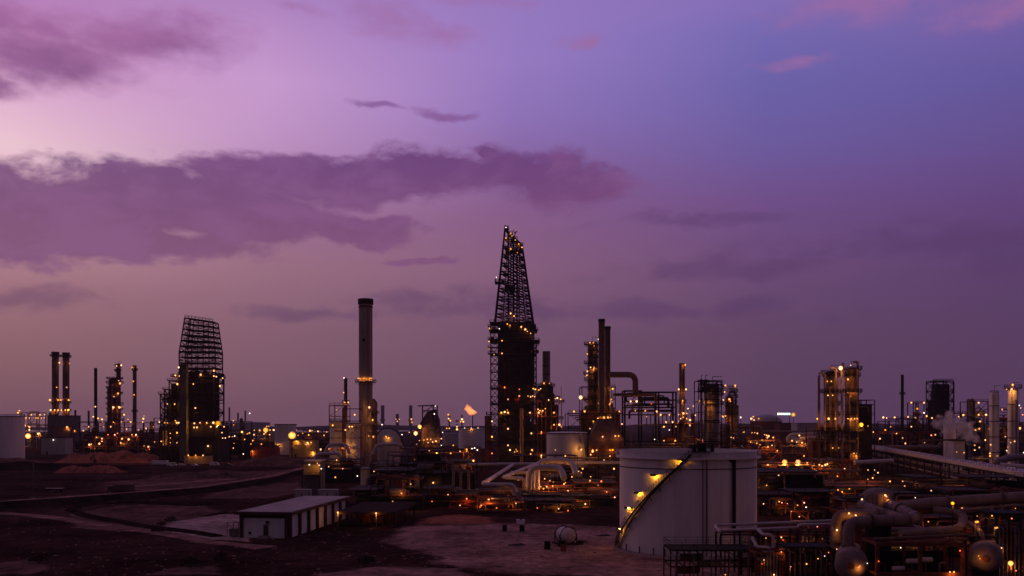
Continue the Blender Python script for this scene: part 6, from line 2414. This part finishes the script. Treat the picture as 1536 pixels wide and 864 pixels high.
def bay(t, W, H, D):
    rnd = random.Random(8)
    for k in range(6):
        p = MB()
        xx = -W / 2 + W * (k + .5) / 6
        p.tube([(xx, D - .5, .5), (xx, D - .5, H * .6), (xx + rnd.uniform(-1, 1), D - .5, H * .6)], rnd.uniform(.1, .22), 7, .4)
        p.build('riser_pipe', rnd.choice(('steel_rust', 'pipe_dull')), t, True)
    for xx, z in ((W * .05, 5.2), (W * .22, 5.4), (-W * .12, 4.2)):
        p = MB()
        p.vessel((xx, D * .7, z), .35, 1.4, 'x', 12)
        p.build('small_drum', 'pipe_clad', t, True)
    p = MB()
    p.b2(-W / 2, W / 2, D - .2, D, 0, H * .8)
    p.build('back_panel', 'steel_black', t)


frame_box('red brown steel portal frame with two open bays below the big bent pipes', 1316, 1444, 816, 118, 5, 2, 2, 'steel_rust', .34, ((1431, 858, 'a'), (1425, 858, 'a'), (1440, 826, 'r'), (1318, 842, 'r')), bay, deck=False)
frame_box('dark upright equipment frame at the corner of the view', 1494, 1548, 772, 128, 6, 3, 4, 'steel_dark', .2, ((1516, 845, 'b'), (1516, 849, 'a'), (1502, 822, 'm'), (1524, 856, 'r')), tubes_inside)
frame_box('dark low valve frame between the U shaped pipe and the corner frame', 1446, 1496, 806, 122, 4, 2, 1, 'steel_dark', .16, ((1464, 783, 'm'), (1493, 792, 'm')), None)
for a, c, lab in ((1464, 783, 'angled floodlight over the bent pipe by the corner of the view'), (1493, 792, 'angled floodlight right above the corner drum')):
    lp = thing('flood_lamp', lab, 'lamp', (wx(a, 123), 123, 0))
    z = wz(c, 123)
    b = MB()
    b.bar((0, .3, 0), (0, .3, z + .2), .12)
    b.bar((0, .3, z + .2), (0, -.3, z + .35), .1)
    b.build('pole', 'steel_grey', lp)
    b = MB()
    b.box((0, -.35, z + .28), (.5, .5, .1))
    b.build('hood', 'steel_dark', lp)
    lamp_local(lp, (0, -.4, z + .08), 'big', .17)
lp = thing('pole_lamp', 'single bright lamp standing in front of the topmost near pipe', 'lamp', (wx(1429, 124), 124, 0))
b = MB()
b.bar((0, 0, 0), (0, 0, wz(757, 124)), .12)
b.build('pole', 'steel_dark', lp)
lamp_local(lp, (0, 0, wz(755, 124)), 'big', .24)

# ------------------------------------------------------------------ things standing on the yard
Yv = gy(818)
t = thing('skid_vessel', 'pale round vessel lying in a dark pipe cage on the yard', 'vessel', (wx(855, Yv), Yv, 0), None, R(18))
b = MB()
b.vessel((-.3, 1.6, 1.9), 1.5, 3.0, 'y', 24, .7)
b.build('shell', 'pipe_clad', t, True)
b = MB()
for yy in (.2, 2.9):
    pts = [(1.75 * math.cos(R(a)) - .3, yy, 1.9 + 1.75 * math.sin(R(a))) for a in range(0, 361, 30)]
    for p, q in zip(pts[:-1], pts[1:]):
        b.bar(p, q, .14)
for xx in (-2.1, 1.5):
    b.bar((xx, -.3, .25), (xx, 4.4, .25), .28)
    b.bar((xx, .2, .25), (xx, .2, 2.2), .14)
    b.bar((xx, 2.9, .25), (xx, 2.9, 2.4), .14)
b.bar((-2.1, .2, .25), (1.5, .2, .25), .2)
b.bar((1.5, 3.6, .25), (1.5, 3.6, 2.8), .14)
b.bar((-.3, 3.6, 3.7), (1.5, 3.6, 2.8), .14)
b.build('cage', 'steel_dark', t)
b = MB()
b.box((-2.2, -.9, .55), (1.3, 1.0, 1.1))
b.box((2.3, .5, .4), (1.2, .9, .8))
b.tube([(2.0, 1.0, .5), (3.5, .8, .5), (4.2, 1.5, .3)], .14, 6)
b.build('pump_skid', 'steel_dark', t)
for px_, py, hh, rr, mm, lab in ((821, 824, 1.5, .62, 'rubber', 'black upright barrel on the yard nearest the viewer'), (845, 827, 1.2, .55, 'brick_red', 'squat red barrel in front of the caged vessel'), (757, 797, 1.4, .55, 'rubber', 'black barrel on the yard, left of the pale crate'), (783, 797, 1.3, .6, 'rubber', 'black barrel on the yard, in front of the pale crate')):
    Yq = gy(py)
    t = thing('barrel', lab, 'barrel', (wx(px_, Yq), Yq, 0))
    b = MB()
    b.rev([(rr, 0), (rr, .06), (rr * .95, .1), (rr * .95, hh * .33), (rr, hh * .35), (rr * .95, hh * .37), (rr * .95, hh * .65), (rr, hh * .67), (rr * .95, hh * .69), (rr * .95, hh - .06), (rr, hh - .04), (rr, hh), (rr * .92, hh - .03)], 18)
    b.build('body', mm, t, True)
    b = MB()
    b.cyl((rr * .4, 0, 0), .07, hh - .05, hh + .03, 8)
    b.build('bung', 'steel_grey', t)
Yq = gy(787)
t = thing('crate', 'small pale crate with a gap in its top behind the two black barrels', 'crate', (wx(781, Yq), Yq, 0))
b = MB()
b.b2(-1.0, 1.0, -.6, .6, .15, .9)
b.b2(-1.0, -.2, -.6, .6, .9, 1.25)
b.b2(.3, 1.0, -.6, .6, .9, 1.2)
b.build('box', 'shed_wall', t)
b = MB()
for xx in (-.8, 0, .8):
    b.b2(xx - .1, xx + .1, -.6, .6, 0, .149)
b.build('pallet_foot', 'steel_brown', t)
Yq = gy(806)
for k, (px_, py, ln, lab) in enumerate(((775, 818, 3.4, 'dark puddle-flat plate lying in the middle of the yard'), (905, 804, 3.0, 'thin dark plank lying near the caged vessel'), (918, 789, 2.6, 'dark flat plate lying at the back of the yard'))):
    Yq = gy(py)
    b = MB()
    b.box((0, 0, .08), (ln, 1.0, .14), .2 * k)
    b.box((.3, .5, .2), (ln * .6, .3, .1), .3)
    o = b.build('scrap_plate', 'steel_dark', None, False, (wx(px_, Yq), Yq, .02))
    tag(o, lab, 'scrap')

# bushes and scrub along the near bank
def bush(px, py, s, lab, Yq=None):
    Yq = Yq or gy(py)
    rnd = random.Random(int(px * 7 + py))
    t = thing('shrub', lab, 'shrub', (wx(px, Yq), Yq, 0.3))
    b = MB()
    for k in range(int(70 * s)):
        a = rnd.uniform(0, 6.28); rr = s * 1.1 * rnd.random() ** .5; z = rnd.uniform(.2, 1) * s * (1.2 - rr / (s * 1.5))
        c = Vector((rr * math.cos(a), rr * math.sin(a), z))
        u = Vector((rnd.uniform(-1, 1), rnd.uniform(-1, 1), rnd.uniform(-.3, 1))).normalized() * .28
        w = u.cross(Vector((rnd.uniform(-1, 1), rnd.uniform(-1, 1), rnd.uniform(-1, 1)))).normalized() * .12
        b.add([c - u, c + w, c + u, c - w], [(0, 1, 2, 3)])
    b.build('foliage', 'scrub', t)
    b = MB()
    for k in range(6):
        a = rnd.uniform(0, 6.28)
        b.bar((0, 0, -.3), (s * .7 * math.cos(a), s * .7 * math.sin(a), s * .8), .05)
    b.build('stem', 'scrub', t)


for k, (px_, py, s, w) in enumerate(((58, 846, 1.4, 'at the left end of the near bank'), (286, 852, 1.7, 'next to the pale rut at the bottom of the view'), (332, 842, 1.2, 'close to the pale rut, the smaller'), (548, 848, 1.5, 'where the near track leaves the bank'), (256, 784, 1.3, 'on the pale apron left of the shed'), (242, 790, 1.0, 'on the pale apron, farther from the shed'))):
    bush(px_, py, s, 'dark low scrub bush ' + w)

# ------------------------------------------------------------------ vehicles
def wheel(t, x, y, r=.42, w=.28):
    b = MB()
    b.rev([(r * .6, -w / 2), (r, -w / 2 + .04), (r, w / 2 - .04), (r * .6, w / 2)], 14, (x, y, r), 'y')
    o = b.build('wheel', 'rubber', t, True)
    b = MB()
    b.rev([(r * .58, -w / 2 - .02), (r * .58, w / 2 + .02)], 10, (x, y, r), 'y')
    b.build('rim', 'steel_grey', o)


def car(label, px, Yq, rz, m='car_white', van=False, lights=False):
    t = thing('parked_van' if van else 'parked_car', label, 'van' if van else 'car', (wx(px, Yq), Yq, .05), None, rz)
    b = MB()
    if van:
        prof = [(-2.6, .4), (-2.6, 2.2), (-2.4, 2.35), (1.2, 2.35), (1.9, 1.5), (2.6, 1.2), (2.65, .4)]
    else:
        prof = [(-2.2, .4), (-2.2, .95), (-1.7, 1.05), (-1.3, 1.5), (.3, 1.5), (1.0, 1.0), (2.1, .85), (2.2, .4)]
    n = len(prof)
    w = .95 if van else .85
    b.add([(x_, -w, z_) for x_, z_ in prof] + [(x_, w, z_) for x_, z_ in prof], [tuple(range(n)), tuple(range(2 * n - 1, n - 1, -1))] + [((i + 1) % n, i, i + n, (i + 1) % n + n) for i in range(n)])
    b.build('body', m, t)
    b = MB()
    if van:
        b.b2(.4, 1.15, -w - .02, w + .02, 1.4, 2.0)
    else:
        b.b2(-1.15, .25, -w - .02, w + .02, 1.06, 1.4)
    b.build('side_window', 'glass_dark', t)
    for xx in (-1.5, 1.4):
        for yy in (-w, w):
            wheel(t, xx, yy)
    for yy in (-.6, .6):
        b = MB()
        b.b2(2.2 if not van else 2.64, 2.26 if not van else 2.7, yy - .2, yy + .2, .6, .8)
        b.build('headlight', 'headlight' if lights else 'pipe_clad', t)
    return t


car('pale parked van nearest the pale long trailer', 258, 500, R(15), 'car_white', True)
car('pale parked car by the foot of the yellow lit curved wall', 272, 505, R(5), 'car_white')
car('pale parked car right under the middle of the yellow lit curved wall', 292, 500, R(-10), 'car_white')
car('pale parked van on the track past the banded tower', 322, 505, R(8), 'car_white', True)
car('dark parked car between the pale van and the lit car', 342, 505, R(8), 'car_dark')
car('car facing the viewer with its headlights on below the banded tower', 366.5, 520, R(-80), 'car_white', False, True)
lp = lamp_post(365, 681, 'w', 'white flood lamp over the car with its headlights on', None, 5.5, 545)
for px_ in (363, 370):
    pass


def truck(label, px, Yq, L, rz=0.0, cab=True, box=True, m='tank_grey', load=None):
    t = thing('parked_truck' if cab else 'trailer', label, 'truck' if cab else 'trailer', (wx(px, Yq), Yq, .05), None, rz)
    b = MB()
    b.b2(-L / 2, L / 2, -1.2, 1.2, .95, 1.2)
    b.b2(-L / 2 + .3, L / 2 - .3, -.5, .5, .6, .949)
    b.build('chassis', 'steel_dark', t)
    x0 = -L / 2
    if cab:
        c = MB()
        prof = [(-L / 2 - 2.0, .5), (-L / 2 - 2.0, 1.6), (-L / 2 - 1.6, 2.8), (-L / 2 - .1, 2.8), (-L / 2 - .1, .5)]
        n = len(prof)
        c.add([(x_, -1.15, z_) for x_, z_ in prof] + [(x_, 1.15, z_) for x_, z_ in prof], [tuple(range(n - 1, -1, -1)), tuple(range(n, 2 * n))] + [(i, (i + 1) % n, (i + 1) % n + n, i + n) for i in range(n)])
        o = c.build('cab', m if not box else 'steel_brown', t)
        g_ = MB()
        g_.b2(-L / 2 - 1.4, -L / 2 - .5, -1.18, 1.18, 1.7, 2.5)
        g_.build('window', 'glass_dark', o)
        wheel(t, -L / 2 - 1.0, -1.0, .55); wheel(t, -L / 2 - 1.0, 1.0, .55)
    if box:
        b = MB()
        b.b2(-L / 2 + .1, L / 2, -1.25, 1.25, 1.21, 3.3)
        b.build('load_box', m, t)
    else:
        b = MB()
        b.b2(-L / 2, L / 2, -1.25, 1.25, 1.201, 1.32)
        b.build('flat_bed', 'roof_pale', t)
    for xx in (L / 2 - 2.4, L / 2 - 1.1):
        wheel(t, xx, -1.0, .55); wheel(t, xx, 1.0, .55)
    return t


truck('long pale box trailer parked behind the soil mound', 240, 500, 8.5, R(6), False, True, 'car_white')
truck('dark truck with a pale box on the open ground above the basin', 186, gy(741), 6.4, R(4), True, True, 'steel_brown')
truck('flat bed trailer with a pale deck left of the dark truck', 82, gy(738), 6.0, R(-2), False, False)
t = thing('excavator', 'dark excavator with its boom raised on the soil mound', 'excavator', (wx(141, 470), 470, 1.6))
b = MB()
for yy in (-1.2, 1.2):
    b.vessel((0, yy, .45), .45, 3.4, 'x', 10, 1.0)
b.build('track', 'rubber', t)
b = MB()
b.b2(-1.9, 1.3, -1.2, 1.2, 1.0, 2.1)
b.build('housing', 'digger_paint', t)
b = MB()
b.b2(.2, 1.4, -1.2, -.1, 2.101, 3.4)
o = b.build('cab', 'glass_dark', t)
b = MB()
b.bar((1.2, .3, 1.8), (-.6, .3, 6.0), .5, .7)
b.build('boom', 'digger_paint', t)
b = MB()
b.bar((-.6, .3, 6.0), (-1.6, .3, 4.4), .4, .5)
o = b.build('dipper_arm', 'digger_paint', t)
b = MB()
b.box((-1.7, .3, 4.0), (.9, 1.1, .9))
b.build('bucket', 'steel_dark', o)
t = thing('mast_pole', 'thin tall grey mast standing alone on the embankment road', 'pole', (wx(50, 266), 266, 1.6))
b = MB()
b.cyl((0, 0, 0), .16, 0, wz(680, 266) - 1.6, 8, .09)
b.build('pole', 'steel_grey', t)
b = MB()
b.box((0, 0, .2), (.9, .9, .5))
b.build('footing', 'concrete', t)
b = MB()
b.bar((-.5, 0, wz(690, 266) - 1.6), (.5, 0, wz(690, 266) - 1.6), .1)
b.build('cross_arm', 'steel_grey', t)
Yq = gy(797)
t = thing('road_barrier', 'dark low barrier block lying on the pale apron', 'barrier', (wx(237, Yq), Yq, .05))
b = MB()
b.b2(-1.4, 1.4, -.5, .5, 0, .9)
b.b2(-1.0, 1.0, -.3, .3, .9, 1.2)
b.build('block', 'brown_trim', t)
b = MB()
b.bar((-1.2, 0, 1.1), (-1.2, 0, 1.7), .1)
b.bar((1.2, 0, 1.1), (1.2, 0, 1.7), .1)
b.build('lifting_eye', 'steel_dark', t)
# ------------------------------------------------------------------ lights scattered over the plant
def scatter(lst, label, group, z=6.0):
    for px, py, k in lst:
        best = None
        for h in HOSTS:
            t, a, b, c, d_, Yh, pri = h
            if a <= px <= b and c <= py <= d_:
                if best is None or Yh < best[5]:
                    best = h
        if best:
            lamp_px(best[0], px, py, best[5], k)
        else:
            lamp_post(px, py, k, label, group, z)


scatter([(28, 623, 's'), (34, 639, 'm'), (37, 638, 'm'), (43.5, 640, 'm'), (44, 645, 's'), (57, 650.5, 'm'), (59, 650, 'm'), (42, 654, 'b'), (80, 660, 'w'), (100.5, 640.5, 'm'), (112, 646, 'm'), (103, 645, 's'), (39, 627, 's'), (44, 627, 's'), (54, 627, 's'), (57, 627, 's'), (62, 627, 's'), (66, 627, 's'), (47, 622, 's'), (52, 622, 's'), (60, 622, 's'), (67, 622, 's'), (27, 619, 'm'), (29, 616, 's')],
        'small lamp on a post among the pipework beside the white tank cut by the frame', 'lamps by the cut off white tank')
scatter([(116, 629, 's'), (120, 629, 's'), (140, 625, 'm'), (147, 627.5, 'm'), (153, 629, 'm'), (154, 633, 's'), (155, 640, 's'), (133, 640, 'm'), (145, 656, 's'), (153, 658, 's'), (153, 662, 's'), (134, 667, 'm'), (137, 666, 's'), (149, 665.5, 'm'), (183, 658, 'm'), (181, 664, 'm'), (193, 659, 'm'), (190, 643.5, 'm'), (198, 652, 's'), (204, 652, 'm'), (170, 633, 's'), (182, 633, 's'), (186, 622, 'm'), (161, 624, 'm'), (196, 633, 'm'), (192, 629, 's'), (215, 628, 'm'), (216, 624, 's'), (214, 633, 's'), (239, 633, 'm'), (219, 642.5, 'm'), (232, 663, 's'), (243, 662.5, 's'), (216, 669, 's'), (222.5, 670, 'm'), (251, 674, 's'), (242, 678, 'w'), (125, 646, 's'), (166, 640, 's'), (208, 645, 's'), (230, 640, 's'), (176, 650, 'r'), (172, 652, 'r'), (162, 652, 'r')],
        'small lamp on a post behind the soil mound', 'lamps behind the soil mound')
scatter([(363, 648, 'm'), (371, 651, 's'), (374, 649.5, 'm'), (370, 655.5, 's'), (367, 659, 's'), (381.5, 645.5, 's'), (381, 652, 's'), (389.5, 645.5, 'm'), (398.5, 645, 'b'), (396, 651, 's'), (405, 645, 's'), (410.5, 645, 'm'), (404.5, 652, 's'), (400, 639.5, 's'), (403, 639.5, 's'), (379, 661, 's'), (376, 666, 'm'), (392, 666, 'm'), (378, 677, 'm')],
        'small lamp on a post between the banded tower and the pale square block', 'lamps before the sea')
scatter([(417, 667, 'm'), (444, 645, 'm'), (447, 653, 's'), (445, 662, 'm'), (465, 646, 'm'), (468, 646, 's'), (477, 647, 'm'), (463, 652.5, 's'), (459.5, 667, 's'), (461, 664, 's'), (466.5, 664, 's'), (469, 678.5, 'm'), (454, 650, 's'), (486, 653, 's'), (490, 648, 's'), (481, 674, 'm'), (493, 672, 'm'), (514, 672, 's'), (523.5, 672, 'm'), (512, 665, 's')],
        'small lamp on a post between the pale square block and the squat silos', 'lamps before the squat silos')
lp = lamp_post(438, 653, 'b', 'brightest yellow flood lamp standing in front of the pale square block', None, 6, 640)
for ch in lp.children:
    if ch.name.startswith('lamp'):
        ch.scale = [v * 1.45 for v in ch.scale]
scatter([(563, 664, 'm'), (556, 665, 'm'), (573, 664, 's'), (580, 662.5, 'm'), (592, 661, 'b'), (603, 652, 'w'), (614, 648.5, 's'), (685, 654, 's'), (670, 642.5, 's'), (674, 642.5, 's'), (700, 676, 's'), (708, 673, 'w'), (712, 672, 'w'), (729, 676, 'm'), (710, 691, 'm'), (716, 675, 'w'), (680, 668, 's'), (644, 676, 's'), (662, 668, 'w')],
        'small lamp on a post between the tall chimney and the tallest tower', 'lamps left of the tallest tower')
scatter([(846, 690, 's'), (834, 703, 's'), (848, 684, 's'), (812, 686, 's'), (906, 690, 's'), (915, 684, 's'), (856, 668, 's')],
        'small lamp on a post near the small white tank', 'lamps round the small white tank')
scatter([(1048, 660, 'm'), (1053, 660, 'm'), (1057, 659, 's'), (1111, 627, 's'), (1143, 660, 's'), (1158, 668, 's'), (1166, 676, 's'), (1206, 684, 's'), (1246, 690, 's'), (1168, 713, 's'), (1150, 728, 's')],
        'small lamp on a post behind the large white tank', 'lamps behind the large white tank')
scatter([(1302, 639, 's'), (1310, 648, 's'), (1336, 640, 's'), (1345, 650, 's'), (1367, 640, 's'), (1407, 624, 'm'), (1398, 627, 's'), (1390, 624, 'm'), (1386, 619.5, 'w'), (1438, 625, 's'), (1445, 622.5, 'm'), (1455, 625, 's'), (1468, 604, 'm'), (1468, 622, 'm'), (1470, 632, 'm'), (1469, 643, 'm'), (1463, 645, 's'), (1479, 622, 'm'), (1489, 644, 's'), (1497, 642, 'm'), (1484, 643.5, 's'), (1503, 614, 'm'), (1530, 642, 'm'), (1529, 608, 'w'), (1531, 612, 's'), (1534, 622, 'r'), (1510, 676, 'w'), (1478, 660, 's'), (1495, 663, 'm'), (1536, 679, 'w'), (1508, 655, 's')],
        'small lamp on a post among the units round the white columns', 'lamps round the white columns')
print('lamps', NLAMP[0], 'objects', len(bpy.data.objects))
